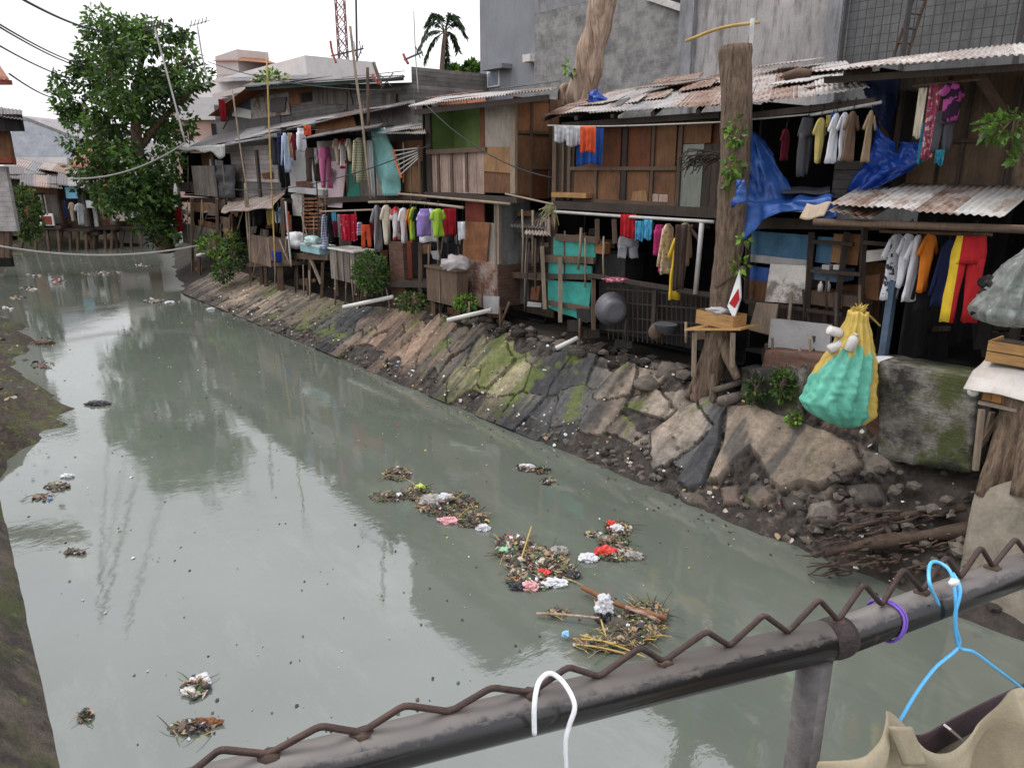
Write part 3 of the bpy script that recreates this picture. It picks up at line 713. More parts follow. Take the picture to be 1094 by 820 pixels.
# scraps lying on that roof
for k, (x, y, w_, tt, mt) in enumerate(((690, 108, 40, 2.6, 'corrust'), (742, 96, 36, 3.2, 'corrust'), (668, 112, 30, 2.3, 'corr'), (720, 88, 50, 4.4, 'corrust'), (650, 117, 24, 2.1, 'corrdark'), (765, 90, 30, 3.6, 'corr'))):
    f = lambda xx, yy: V((0, 0, .06))+TP(tt).at(xx, yy)
    a = TP(tt).at(x-w_/2, y+2); b = TP(tt).at(x+w_/2, y-4)
    dv = (kd-ea).normalized()*.8
    bm = NB(); corr(bm, a, b, b+dv+V((0, 0, .05)), a+dv+V((0, 0, .03)), .078, .009)
    o = obj('roof_patch', bm, m[mt], rf3, smooth=True)
# lower storey
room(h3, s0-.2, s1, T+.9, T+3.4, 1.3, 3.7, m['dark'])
tw = pan(h3, 'teal_board', TP(2.0), (591, 255, 636, 275), m['teal'], .03)
pan(h3, 'teal_board', TP(2.0), (586, 281, 632, 295), m['teal'], .03)
pan(h3, 'teal_board', TP(2.0), [(585, 299), (632, 302), (627, 345), (612, 338), (600, 335), (586, 328)], m['teal'], .03)
pan(h3, 'cross_rail', TP(1.93), [(581, 272), (634, 275), (634, 282), (581, 280)], m['timber'], .06)
pan(h3, 'cross_rail', TP(1.93), [(560, 292), (632, 293), (632, 299), (560, 297)], m['darktimber'], .06)
pan(h3, 'cross_rail', TP(1.93), [(586, 321), (630, 328), (630, 333), (586, 326)], m['timber'], .06)
pan(h3, 'lintel', TP(1.93), [(593, 250), (639, 253), (639, 260), (593, 257)], m['timber'], .06)
for q in (((579, 263), (582, 330)), ((598.5, 275), (598.5, 344)), ((634, 299), (634, 352)), ((638, 234), (638, 258)), ((656, 234), (657, 260))):
    bm = NB(); a, b = TP(1.86).at(*q[0]), TP(1.86).at(*q[1]); bar(bm, a, b, .075); obj('stilt', bm, m['paletimber' if q[0][0] < 600 else 'timber'], h3)
pan(h3, 'dark_cabinet', TP(2.1), (633, 271, 668, 297), m['dark'], .5)
pan(h3, 'carton', TP(2.0), (635, 259, 646, 271), m['orangeply'], .15)
bm = NB(); bar(bm, TP(1.8).at(630, 294), TP(1.8).at(766, 316), .07); obj('handrail', bm, m['darktimber'], h3)
bm = NB()
pl = TP(2.0)
for k in range(22):
    x = 650+k*5.2; a, b = pl.at(x, 305+k*.5), pl.at(x, 362+k*.5); bar(bm, a, b, .018)
for y in (308, 322, 338, 352): bar(bm, pl.at(648, y), pl.at(765, y+9), .02)
obj('cage_bars', bm, m['darktimber'], h3).name = 'grille'
pan(h3, 'base_board', TP(2.15), [(640, 300), (765, 316), (765, 378), (640, 352)], m['dark'], .05)
for x, y0, y1 in ((696, 310, 352), (762, 238, 330)): pan(h3, 'post', TP(1.95), (x, y0, x+4, y1), m['darktimber'], .06)
pole(h3, 'pale_post', [TP(1.75).at(750, 238), TP(1.75).at(743, 314)], .04, m['galv'])
bm = NB(); bar(bm, TP(1.8).at(733, 238), TP(1.8).at(747, 256), .04); obj('brace', bm, m['timber'], h3)
# ---------- green-walled house with the brick base
h4 = house('plank_house', 'two storey shack of faded pink boards with a green room and whitewashed brick base', 11.5, 2.2)
T = 2.0; P = TP(T)
sL, sR = ST(P.at(455, 165)).x, ST(P.at(549, 165)).x
zf = P.at(500, 205).z; zt = P.at(500, 108).z
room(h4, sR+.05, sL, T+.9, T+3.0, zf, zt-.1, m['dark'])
pan(h4, 'green_wall', P.back(.8), (452, 118, 520, 165), m['greenwall'], .03)
pan(h4, 'green_door', P.back(.76), (497, 128, 513, 162), m['greenwall'], .03)
pan(h4, 'side_wall', SPl(sL), [(452, 112), (461, 112), (461, 205), (452, 205)], m['dark'], .03)
bm = NB(); prism(bm, [B(sL, T, zf), B(sL, T+.8, zf), B(sL, T+.8, zt), B(sL, T, zt)], UV_*.03); obj('side_wall', bm, m['greenwall'], h4)
pb = pan(h4, 'pink_boards', P, (456, 163, 517, 206), m['pinkboard'], .03); pb.name = 'front_board'
for x in (468, 482, 498): pan(h4, 'batten', P, (x-1.3, 163, x+1.3, 205), m['timber'], .03, proud=.03)
pan(h4, 'sill', P, [(455, 160), (518, 157), (518, 162), (455, 165)], m['timber'], .14, proud=.08)
pan(h4, 'post', P, (513, 112, 517, 160), m['redbrown'], .06, proud=.02)
pan(h4, 'post', P, (455, 115, 460, 206), m['darktimber'], .06, proud=.03)
pan(h4, 'whitewash_panel', P, (516, 113, 548, 158), m['whitewash'], .03)
pan(h4, 'brown_panel', P, [(517, 157), (546, 157), (546, 185), (517, 183)], m['tanply'], .03, proud=.025)
pan(h4, 'lower_panel', P, (517, 184, 547, 206), m['brown'], .03)
pan(h4, 'corner_post', P, (545, 110, 550, 207), m['paletimber'], .07, proud=.03)
Q = SPl(sR-.02)
def qpan(nm, x0, x1, y0, y1, mt, proud=0.0, th=.03):
    a, b = Q.at(x0, 160), Q.at(x1, 160); a, b = ST(a), ST(b); zz0, zz1 = Q.at((x0+x1)/2, y1).z, Q.at((x0+x1)/2, y0).z
    bm = NB(); prism(bm, [B(sR-proud, a.y, zz0), B(sR-proud, b.y, zz0), B(sR-proud, b.y, zz1), B(sR-proud, a.y, zz1)], UV_*th); return obj(nm, bm, m[mt], h4)
qpan('side_wall', 550, 600, 105, 212, 'brown')
qpan('side_panel', 553, 588, 110, 140, 'orangeply', .03); qpan('side_panel', 553, 566, 145, 208, 'brown', .03); qpan('side_panel', 569, 590, 147, 178, 'brown', .03); qpan('side_panel', 569, 590, 182, 212, 'redbrown', .03)
for x in (551, 567, 587): qpan('batten', x-1.2, x+1.2, 106, 211, 'timber', .05)
qpan('batten', 551, 590, 140, 143, 'timber', .052); qpan('batten', 568, 590, 178, 181, 'timber', .053)
pan(h4, 'floor_beam', P, [(454, 205), (552, 211), (552, 217), (454, 210)], m['darktimber'], .2, proud=.15)
ra, rb = TP(1.55).at(436, 114), TP(1.55).at(588, 97)
roof_sheets(h4, ra, rb, TP(5).at(597, 94), TP(4.6).at(470, 104), 4, ['corrw', 'corr', 'corrgrey'], .09, .016)
pan(h4, 'fascia', TP(1.62), [(442, 117), (585, 101), (585, 107), (442, 123)], m['darktimber'], .05)
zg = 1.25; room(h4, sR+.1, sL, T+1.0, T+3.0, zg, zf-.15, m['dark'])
pan(h4, 'red_panel', P.back(.1), (497, 211, 517, 239), m['redpanel'], .03)
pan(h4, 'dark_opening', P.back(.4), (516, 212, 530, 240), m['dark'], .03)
pan(h4, 'rusty_plate', P.back(.02), [(495, 236), (523, 238), (519, 288), (494, 284)], m['rust'], .02)
pan(h4, 'pale_panel', P.back(.08), (516, 238, 532, 292), m['whitewash'], .03)
pan(h4, 'corner_post', P, (528, 210, 533, 282), m['paletimber'], .08)
sW = ST(P.at(530, 280)).x
pan(h4, 'brick_base', P, (497, 279, 531, 328), m['brick'], .25)
bm = NB(); ww = ST(SPl(sW-.03).at(566, 280)).y
zz = P.at(530, 328).z
prism(bm, [B(sW-.03, T, zz), B(sW-.03, ww, zz), B(sW-.03, ww, zf-.1), B(sW-.03, T, zf-.1)], UV_*.06); sd_ = obj('side_wall', bm, m['concrete'], h4)
bm = NB(); prism(bm, [B(sW-.06, T, zz), B(sW-.06, ww-.3, zz), B(sW-.06, ww-.3, zz+.9), B(sW-.06, T, zz+.9)], UV_*.03); obj('brick_side', bm, m['mossbrick'], h4)
# boards between the two houses
pan(h4, 'dark_boards', TP(2.9), (548, 240, 592, 335), m['darkplank'], .04).name = 'rear_board'
for x in (558, 572): bm = NB(); bar(bm, TP(2.8).at(x+9, 248), TP(2.8).at(x-2, 290), .05); obj('slanted_batten', bm, m['timber'], h4)
pan(h4, 'shelf_beam', TP(2.4), [(541, 290), (592, 295), (592, 301), (541, 296)], m['timber'], .5)
bm = NB(); corr(bm, TP(1.9).at(545, 242), TP(1.9).at(583, 245), TP(2.9).at(590, 222), TP(2.9).at(556, 228), .09, .02); obj('small_awning', bm, m['corrdark'], h4, smooth=True)
bm = NB(); corr(bm, TP(1.8).at(560, 250), TP(1.8).at(588, 252), TP(2.3).at(588, 231), TP(2.3).at(568, 236), .1, .02); obj('small_awning', bm, m['corr'], h4, smooth=True)
# ---------- tarp shack
h2 = house('tarp_shack', 'shack with an open upper room hung with blue tarps under rusty sheets', 4.2, 2.2)
T = 2.1; P = TP(T)
s1, s0 = ST(P.at(795, 180)).x, ST(P.at(945, 180)).x
z1 = P.at(870, 215).z
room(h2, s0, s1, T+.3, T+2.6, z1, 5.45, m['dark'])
pan(h2, 'grey_board', TP(3.4), (890, 172, 940, 212), m['greyclap'], .03)
a, b = TP(1.7).at(800, 112), TP(1.7).at(930, 95)
roof_sheets(h2, a, b, TP(5.8).at(905, 66), TP(5.5).at(815, 75), 5, ['corrw', 'corr', 'corrust', 'corrw'], .075, .008, sag=.02)
for k, (x, y, tt, mt) in enumerate(((840, 92, 2.8, 'corrw'), (880, 96, 2.3, 'corrust'), (850, 82, 4, 'corrust'), (905, 88, 2.6, 'corr'))):
    aa = TP(tt).at(x-22, y+3); bb = TP(tt).at(x+20, y-1); bm = NB(); dv = NV*.8+V((0, 0, .2)); corr(bm, aa+V((0, 0, .05)), bb+V((0, 0, .05)), bb+dv, aa+dv, .075, .009); obj('roof_patch', bm, m[mt], h2, smooth=True)
for k, (x0, x1) in enumerate(((838, 866), (902, 930))):
    bm = NB(); tube(bm, [TP(2.2).at(x0, 90+k*-1)+V((0, 0, .1)), TP(2.2).at((x0+x1)/2, 86)+V((0, 0, .1)), TP(2.3).at(x1, 87-k*2)+V((0, 0, .1))], [.06, .075, .05]); obj('roof_log', bm, m['timber'], h2, smooth=True)
pan(h2, 'fascia', TP(1.85), [(803, 120), (935, 104), (935, 111), (803, 127)], m['darktimber'], .06)
pan(h2, 'floor_beam', P, [(797, 232), (945, 236), (945, 246), (797, 244)], m['darktimber'], .15)
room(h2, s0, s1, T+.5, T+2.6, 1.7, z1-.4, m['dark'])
L2 = TP(T+.12)
for nm, bx, mt, pr in (('blue_board', (801, 249, 869, 279), 'blueboard', 0), ('pale_slat', (800, 275, 866, 283), 'greypanel', .04), ('blue_scrap', (800, 285, 822, 301), 'tarpfaded', 0), ('brown_board', (799, 300, 819, 321), 'brown', .02),
                       ('blue_square', (872, 253, 889, 281), 'blueboard', .02), ('plywood_board', (889, 250, 903, 281), 'tanply', .02), ('plywood_board', (904, 250, 918, 283), 'brown', .03)):
    pan(h2, nm, L2, bx, m[mt], .03, proud=pr)
pan(h2, 'white_panel', L2, [(823, 282), (866, 284), (861, 325), (817, 322)], m['peelpanel'], .025, proud=.12)
pan(h2, 'lower_board', L2, (799, 318, 930, 348), m['darkplank'], .03, proud=-.1)
for nm, q in (('post', ((867, 248), (862, 330))), ('post', ((905, 248), (893, 332))), ('post', ((800, 246), (797, 322))), ('post', ((924, 242), (918, 345)))):
    bm = NB(); bar(bm, TP(T).at(*q[0]), TP(T).at(*q[1]), .065); obj(nm, bm, m['darktimber'], h2)
for q in (((868, 258), (912, 261)), ((866, 289), (920, 293)), ((797, 322), (900, 336)), ((923, 259), (950, 261))):
    bm = NB(); bar(bm, TP(T-.05).at(*q[0]), TP(T-.05).at(*q[1]), .05); obj('rail', bm, m['darktimber'], h2)
sh = pan(h2, 'white_shelf', TP(T), [(924, 268), (950, 266), (950, 277), (925, 280)], m['whitepanel'], .35)
pan(h2, 'shelf_board', TP(T+.05), (865, 287, 898, 300), m['bluepanel'], .4)
pan(h2, 'back_panel', TP(T+.55), (921, 280, 950, 345), m['brown'], .03)
pan(h2, 'plank_box', TP(T+.02), (862, 312, 900, 327), m['timber'], .4)
pan(h2, 'plank_box', TP(T+.04), (899, 316, 918, 328), m['timber'], .4)
pan(h2, 'tilted_board', TP(1.95), [(808, 323), (831, 325), (826, 359), (800, 352)], m['paletimber'], .03)
pan(h2, 'grey_boards', TP(1.8), [(824, 340), (888, 347), (886, 378), (820, 371)], m['greypanel'], .04).name = 'grey_board'
# ---------- near shack with the big eave
h1 = house('bank_shack', 'plank shack with a wavy iron eave and a rusted awning over its dark lower room', 1.6, 2.6, 1.9)
T = 2.8; P = TP(T)
s1 = ST(P.at(930, 150)).x; s0 = -4.5
za = TP(2.7).at(1000, 197).z
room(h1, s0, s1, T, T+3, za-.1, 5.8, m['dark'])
pan(h1, 'plank_wall', P, [(936, 84), (1150, 70), (1150, 206), (936, 206)], m['brownplank'], .04, proud=.05)
pan(h1, 'upper_board', P, [(958, 84), (1000, 82), (1000, 96), (958, 96)], m['greyplank'], .02, proud=.08)
for x in (951, 1030, 1078): pan(h1, 'batten', P, (x-2, 84, x+2, 206), m['darktimber'], .05, proud=.09)
pan(h1, 'rail', P, (936, 148, 1150, 152), m['darktimber'], .05, proud=.10)
bm = NB(); bar(bm, TP(2.2).at(1044, 78), TP(2.7).at(1072, 120), .08); obj('eave_brace', bm, m['timber'], h1)
e0, e1 = TP(1.5).at(868, 77), TP(1.5).at(1115, 58); e1 = e0+(e1-e0)*1.9
d0, d1 = TP(4.6).at(925, 67), TP(4.6).at(1100, 46); d1 = d0+(d1-d0)*1.9
roof_sheets(h1, e0, e1, d1, d0, 9, ['corrw', 'corr', 'corrw'], .075, .010, jit=.06)
pan(h1, 'purlin', TP(1.7), [(880, 82), (1150, 64), (1150, 72), (880, 89)], m['darktimber'], .08)
a0, a1 = TP(1.15).at(886, 219), TP(1.15).at(1072, 234); c1_, c0_ = TP(2.72).at(1112, 200), TP(2.72).at(925, 197)
aw = roof_sheets(h1, a0, a1, c1_, c0_, 4, ['corr', 'corr', 'corrw'], .08, .010, jit=.03, name='awning')
pole(h1, 'awning_pole', [TP(1.3).at(870, 237), TP(1.3).at(980, 241), TP(1.3).at(1150, 247)], .045, m['timber'])
# scraps of rusted edge under the awning start
for k, (x, y) in enumerate(((893, 226), (905, 228), (917, 232))):
    bm = NB(); a = TP(1.2).at(x-9, y); corr(bm, a, a-UV_*.28, a-UV_*.26+NV*.5+V((0, 0, .12)), a+NV*.5+V((0, 0, .12)), .09, .012); obj('awning_scrap', bm, m['corrust' if k else 'corr'], h1, smooth=True)
zl = 1.9
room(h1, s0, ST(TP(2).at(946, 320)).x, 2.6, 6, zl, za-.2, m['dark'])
pan(h1, 'post', TP(1.75), (943, 300, 950, 388), m['bluepanel'], .12)
pan(h1, 'rear_post', TP(3.0), (1085, 240, 1094, 400), m['darktimber'], .12)
# plank deck and retaining wall
rw = house('retaining_wall', 'mossy grey stone retaining wall under the near shacks', 2.5, 1.3, 1.0, 'wall')
bm = NB(); pA = [TP(1.2).at(x, y) for x, y in ((945, 386), (1046, 404), (1036, 500), (942, 488))]
bm2 = NB()
def lump_wall(bm, pl, quad, th, nu=26, nv=14, amp=.026, seed=0):
    q = [pl.at(*p) for p in quad]
    def fn(u, v):
        p = (q[0]*(1-u)+q[1]*u)*(1-v)+(q[3]*(1-u)+q[2]*u)*v
        return p-pl.n*(noise.noise(p*2.3+V((seed, 0, 0)))*amp+noise.noise(p*9)*amp*.4)+V((0, 0, noise.noise(V((u*9, seed, v*2)))*amp*.6))
    sheet(bm, fn, nu, nv, th, 0, pl.n)
n = NT('mossy_wall'); a_ = n.noise(3, 7, .75); b_ = n.noise(3, 6, .7, (1.6, 7, 1)); g_ = n.noise(1.6, 6, .72, loc=(.4, 2.1, 0))
c = n.mix(n.ramp(a_, .38, .62), (.075, .066, .055), (.25, .23, .195)); c = n.mix(n.ramp(g_, .48, .58, 0, .9), c, (.06, .072, .015)); c = n.mix(n.ramp(n.noise(.9, 5, .7, loc=(5, 4, 0)), .47, .56, 0, .9), c, (.022, .02, .017))
n.bump(n.math('ADD', a_, n.math('MULTIPLY', b_, .6)), .9, .06); m['mosswall'] = n.done(c, .92)
lump_wall(bm, TP(1.2), [(940, 386), (1047, 405), (1036, 505), (938, 490)], .5, seed=1); obj('stone_wall', bm, m['mosswall'], rw, smooth=True)
bm = NB(); lump_wall(bm, TP(1.5), [(818, 374), (944, 386), (942, 478), (800, 440)], .5, seed=4); obj('brick_wall', bm, m['mossbrick'], rw, smooth=True)
bm = NB(); lump_wall(bm, TP(1.42), [(790, 393), (862, 392), (858, 452), (790, 440)], .3, 16, 10, .10, seed=7); obj('stone_footing', bm, m['mosswall'], rw, smooth=True)
bm = NB(); prism(bm, [B(-5, 1.65, 1.75), B(s1, 1.65, 1.75), B(s1, 6, 1.75), B(-5, 6, 1.75)], V((0, 0, .1))); obj('floor_slab', bm, m['soil'], rw)
# ---------- laundry house
h5 = house('laundry_house', 'shack patched with grey and pink boards behind two long rows of laundry', 16.5, 2.4)
T = 2.3; P = TP(T)
s1, s0 = ST(P.at(300, 175)).x, ST(P.at(455, 175)).x
zf5 = P.at(390, 212).z
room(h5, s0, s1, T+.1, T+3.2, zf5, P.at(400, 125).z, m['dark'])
for nm, bx, mt, pr in (('grey_board', (309, 160, 338, 200), 'greypanel', 0), ('white_board', (339, 194, 351, 217), 'whitepanel', .03), ('pink_board', [(352, 172), (370, 173), (365, 222), (350, 221)], 'pinkpanel', .06), ('teal_door', (370, 176, 384, 212), 'tealdoor', .02),
                       ('wall_board', (384, 150, 400, 212), 'greyplank', 0), ('brown_board', (418, 150, 456, 212), 'brown', 0), ('window_board', (430, 178, 449, 205), 'tanply', .03), ('white_slat', (402, 180, 409, 212), 'whitewash', .03), ('wall_board', (340, 150, 372, 194), 'greyplank', 0)):
    pan(h5, nm, P, bx, m[mt], .025, proud=pr)
pan(h5, 'floor_beam', P, [(308, 199), (345, 203), (345, 209), (308, 205)], m['greypanel'], .3, proud=.2)
pan(h5, 'floor_beam', P, [(345, 211), (456, 207), (456, 213), (345, 217)], m['darktimber'], .3, proud=.15)
for x in (430, 449): pan(h5, 'batten', P, (x-1, 172, x+1, 209), m['timber'], .05, proud=.06)
bm = NB()
tq = TP(2.0)
def tf(u, v):
    xl = 397+8*v*v+3*v; xr = 412+14*min(1, v*2)+(-4)*max(0, v-.7)
    y = 139+(70)*v
    return tq.at(xl+(xr-xl)*u, y-3*u*(1-v)) - NV*(.10*math.sin(PI*u)+.05*math.sin(7*u+5*v)+.06*noise.noise(V((u*3, v*5, 2))))
sheet(bm, tf, 14, 22, .02, 0, NV); tag(obj('turquoise_tarp', bm, m['turq'], smooth=True), 'turquoise plastic sheet hung upright beside the laundry house wall', 'tarp')
# roofs: upper corrugated tier, then the low dark eave over the clothes
pan(h5, 'orange_board', TP(2.9), [(337, 129), (376, 120), (381, 137), (337, 144)], m['orangeply'], .03)
pan(h5, 'tin_wall', TP(3.2), [(376, 120), (442, 107), (448, 136), (380, 142)], m['corrgrey'], .03)
a, b = TP(2.5).at(252, 150), TP(2.5).at(436, 111)
roof_sheets(h5, a, b, TP(5).at(440, 108), TP(5).at(292, 134), 5, ['corrdark', 'corrgrey'], .09, .016, name='roof')
a, b = TP(1.3).at(322, 149), TP(1.3).at(404, 136)
roof_sheets(h5, a, b, TP(2.9).at(412, 131), TP(2.9).at(345, 142), 3, ['corrdark', 'corrgrey', 'corrdark'], .09, .018, name='lower_eave')
a, b = TP(1.5).at(400, 143), TP(1.5).at(455, 143)
roof_sheets(h5, a, b, TP(3).at(455, 131), TP(3).at(408, 136), 3, ['corrw', 'corr', 'corrgrey'], .09, .016, name='pale_eave')
# lower storey
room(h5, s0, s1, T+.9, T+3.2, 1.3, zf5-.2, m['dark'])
pan(h5, 'door_curtain', TP(2.5), (430, 257, 440, 301), m['redpanel'], .03)
pan(h5, 'dark_board', TP(3.0), (440, 258, 494, 300), m['dark'], .03)
pan(h5, 'white_board', TP(2.3), [(311, 208), (324, 204), (324, 231), (313, 230)], m['whitepanel'], .03)
for x0, y0, x1, y1 in ((449, 235, 449, 313), (331, 262, 331, 330), (345, 280, 343, 345), (317, 270, 318, 340), (462, 320, 462, 346), (470, 326, 471, 348), (388, 300, 388, 330)):
    bm = NB(); bar(bm, TP(1.7).at(x0, y0), TP(1.7).at(x1, y1), .09); obj('stilt', bm, m['timber'], h5)
bm = NB(); bar(bm, TP(1.65).at(329, 270), TP(1.65).at(343, 303), .07); obj('brace', bm, m['paletimber'], h5)
pan(h5, 'brick_pier', TP(1.9), [(415, 258), (430, 258), (434, 334), (419, 334)], m['mossbrick'], .12)
pan(h5, 'deck', TP(1.6), [(308, 270), (350, 272), (350, 278), (308, 276)], m['timber'], .9)
pan(h5, 'deck', TP(1.65), [(395, 300), (490, 302), (490, 308), (395, 306)], m['darktimber'], .9)
# ---------- wood stacked under the laundry house
wd = thing('firewood_stack', 'stack of short reddish firewood pieces under the laundry house floor', 'firewood', TP(2.4).at(333, 245))
bm = NB(); pl = TP(2.2)
for k in range(9):
    y = 212+k*4.0
    for q in range(3):
        x = 324+q*7+R.uniform(-1, 1); bar(bm, pl.at(x, y), pl.at(x+R.uniform(5, 8), y+R.uniform(-.5, 1)), .08, .06)
obj('log', bm, m['rust'], wd).name = 'firewood_pile'
# ---------- pale clapboard house beyond it
h6 = house('clapboard_shack', 'far stilt shack with pale clapboard wall, grey plank balcony and a bamboo fenced deck', 24, 2.6)
T = 2.4; P = TP(T)
s1, s0 = ST(P.at(192, 190)).x, ST(P.at(306, 190)).x
zf6 = P.at(250, 212).z
room(h6, s0, s1, T+.15, T+3.4, zf6, P.at(250, 160).z, m['dark'])
pan(h6, 'clapboard_wall', P, (247, 155, 296, 196), m['clap'], .04)
pan(h6, 'lower_boards', P, (247, 194, 300, 212), m['greyclap'], .04).name = 'lower_board'
pan(h6, 'balcony_planks', P, (206, 177, 230, 209), m['greyplank'], .04, proud=.5).name = 'balcony_front'
bt = NB()
pq = TP(T-.4)
sheet(bt, lambda u, v: pq.at(228+21*u, 176+36*v)-NV*(.12*noise.noise(V((u*4, v*5, 1)))+.06*math.sin(u*11)), 12, 14, .02, 0, NV); obj('tarp_curtain', bt, m['blacktarp'], h6, smooth=True)
a, b = TP(1.7).at(190, 164), TP(1.7).at(300, 146)
roof_sheets(h6, a, b, TP(5).at(300, 132), TP(5).at(222, 146), 5, ['corrdark', 'corrgrey', 'corrdark'], .1, .016)
bt = NB(); pq = TP(1.6); sheet(bt, lambda u, v: pq.at(190+50*u, 158-4*u+(3+16*u*u)*v*(.6+.4*math.sin(u*9)**2)), 16, 5, .02, 0, NV); obj('roof_tarp', bt, plastic('pale_tarp', (.36, .36, .33), .5, .3), h6, smooth=True)
for x in (228, 275): pan(h6, 'post', TP(T-.5), (x-1, 160, x+1, 213), m['darktimber'], .08)
room(h6, s0, s1, T+.4, T+3.2, 1.3, zf6-.2, m['dark'])
a, b = TP(.9).at(236, 227), TP(.9).at(306, 206)
bt = NB(); corr(bt, a, TP(1.0).at(290, 222), TP(2.4).at(306, 203), TP(2.4).at(246, 214), .1, .02, sag=.1); obj('lower_awning', bt, m['corr'], h6, smooth=True)
pan(h6, 'floor_beam', P, [(192, 211), (306, 212), (306, 217), (192, 216)], m['darktimber'], .2, proud=.3)
pan(h6, 'plank_fence', TP(1.3), (265, 252, 288, 282), m['fenceplank'], .05)
pan(h6, 'plank_fence', TP(1.3), (288.5, 254, 307, 280), m['timber'], .05)
pan(h6, 'deck', TP(1.35), [(263, 281), (310, 280), (310, 284), (263, 285)], m['timber'], 1.2)
pan(h6, 'brown_board', TP(2.2), (236, 232, 248, 248), m['brown'], .04)
pan(h6, 'orange_board', TP(2.2), (212, 236, 226, 242), m['orangeply'], .04)
pan(h6, 'base_board', TP(2.0), (195, 242, 236, 264), m['greyplank'], .04)
pan(h6, 'notice_board', TP(1.9), (194, 224, 201, 229), m['whitepanel'], .03)
for x, y0, y1 in ((279, 284, 318), (284, 284, 322), (298, 284, 326), (301, 284, 324), (268, 284, 308), (212, 262, 296), (232, 212, 280), (205, 212, 290), (302, 212, 262)):
    bm = NB(); bar(bm, TP(1.5).at(x, y0), TP(1.5).at(x+1, y1), .11); obj('stilt', bm, m['timber'], h6)
# ---------- upper patchwork house behind them
h7 = house('patchwork_house', 'upper storey patched from plywood, rusty hoarding and grey siding above the laundry roofs', 21, 6.5, 1.2)
T = 6.0; P = TP(T)
s1, s0 = ST(P.at(228, 120)).x, ST(P.at(440, 120)).x
room(h7, s0, s1, T+.06, T+4, 1.3, P.at(330, 92).z, m['greyclap'])
pan(h7, 'siding', P, [(268, 93), (442, 88), (442, 130), (268, 136)], m['greyclap'], .04)
for bx, mt in (((267, 95, 293, 113), 'orangeply'), ((294, 94, 308, 104), 'orangeply'), ((309, 94, 320, 112), 'orangeply'), ((321, 93, 334, 98), 'orangeply')): pan(h7, 'plywood_panel', P, bx, m[mt], .03, proud=.03)
pan(h7, 'hoarding', P, (268, 102, 309, 125), rough_mat('rusted_hoarding', (.42, .38, .33), .2, 3, (.16, .06, .03), .85, sth=(.5, .56)), .03, proud=.07)
wn = pan(h7, 'window', P, (321, 98, 334, 109), m['timber'], .05, proud=.05); pan(wn, 'opening', P, (322, 99.5, 333, 108), m['dark'], .02, proud=.07)
pan(h7, 'grey_sheet', P, [(334, 92), (372, 89), (377, 112), (334, 111)], m['greyplank'], .03, proud=.05)
pan(h7, 'blue_panel', P, (250, 98, 270, 122), m['bluepanel'], .03, proud=.03)
pan(h7, 'white_panel', P, [(248, 113), (268, 118), (268, 127), (248, 124)], m['white'], .03, proud=.06)
pan(h7, 'brown_board', P, (238, 104, 250, 130), m['darkplank'], .03)
pan(h7, 'dark_sheet', P, (232, 126, 300, 146), m['corrdark'], .03, proud=.04)
a, b = TP(5.0).at(258, 93), TP(5.0).at(432, 81)
roof_sheets(h7, a, b, TP(10).at(432, 82), TP(10).at(270, 88), 6, ['corrdark'], .1, .016)
pan(h7, 'fascia', TP(5.1), [(262, 93), (430, 82), (430, 86), (262, 97)], rough_mat('dark_green_fascia', (.03, .05, .04), .2), .05)
a, b = TP(5.2).at(222, 124), TP(5.2).at(262, 95)
bm = NB(); corr(bm, a, b, b+NV*2.5, a+NV*2.5, .1, .015); obj('side_eave', bm, m['tile'], h7, smooth=True)
pan(h7, 'gable_board', TP(6.3), [(380, 104), (412, 88), (416, 110), (380, 118)], m['greyplank'], .03)
# ---------- tiled roof house between
h9 = house('tiled_house', 'low house showing only its orange tiled roof beside the grey building', 14, 8, 1.2, 'house')
a, b = TP(7).at(412, 116), TP(7).at(520, 110); roof_sheets(h9, a, b, TP(10).at(512, 95), TP(10).at(420, 96), 5, ['tile'], .16, .03)
bm = NB(); sx0, sx1 = ST(a).x, ST(b).x; prism(bm, [B(sx0, 7.2, 1.1), B(sx1, 7.2, 1.1), B(sx1, 7.2, a.z-.1), B(sx0, 7.2, a.z-.1)], NV*3); obj('wall', bm, m['greyplank'], h9)
# ---------- pale house with the little tiled turret
h8 = house('pink_house', 'pale pink house with a small tiled turret rising behind the patchwork roof', 34, 14, 1.2, 'house')
T = 14; P = TP(T)
def blockT(par, nm, T, x0, x1, y0, y1, dep, mat, zb=None):
    P = TP(T); q = rquad(P, x0, y0, x1, y1)
    if zb is not None: q[0].z = q[1].z = zb
    bm = NB(); prism(bm, q, NV*dep); return obj(nm, bm, mat, par)
pinkw = rough_mat('pale_pink_render', (.44, .38, .35), .1, 1, (.4, .3, .26), .3); cream = rough_mat('cream_render', (.58, .55, .52), .1, 1, (.4, .36, .3), .3)
blockT(h8, 'turret', 15, 231, 255, 56, 90, 2.5, pinkw, 1.1)
bm = NB(); p_ = TP(14.8)
q = [p_.at(226, 65), p_.at(259, 65)]; ap = (q[0]+q[1])/2+NV*1.4+V((0, 0, .75)); b2_ = [q[1]+NV*2.9, q[0]+NV*2.9]
vs = [bm.verts.new(v) for v in q+b2_]; top = bm.verts.new(ap); face(bm, vs)
for i in range(4): face(bm, (vs[i], vs[(i+1) % 4], top))
obj('turret_roof', bm, m['tile'], h8)
blockT(h8, 'wall', 14, 196, 330, 76, 150, 5, cream, 1.1)
blockT(h8, 'balcony_wall', 13.3, 196, 240, 110, 150, .6, pinkw)
blockT(h8, 'balcony_wall', 13.0, 226, 302, 92, 98, .6, pinkw)
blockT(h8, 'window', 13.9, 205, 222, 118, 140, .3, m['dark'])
a, b = TP(13).at(228, 88), TP(13).at(334, 84); roof_sheets(h8, a, b, TP(18).at(328, 67), TP(18).at(240, 70), 5, ['corrgrey', 'corr'], .14, .02)
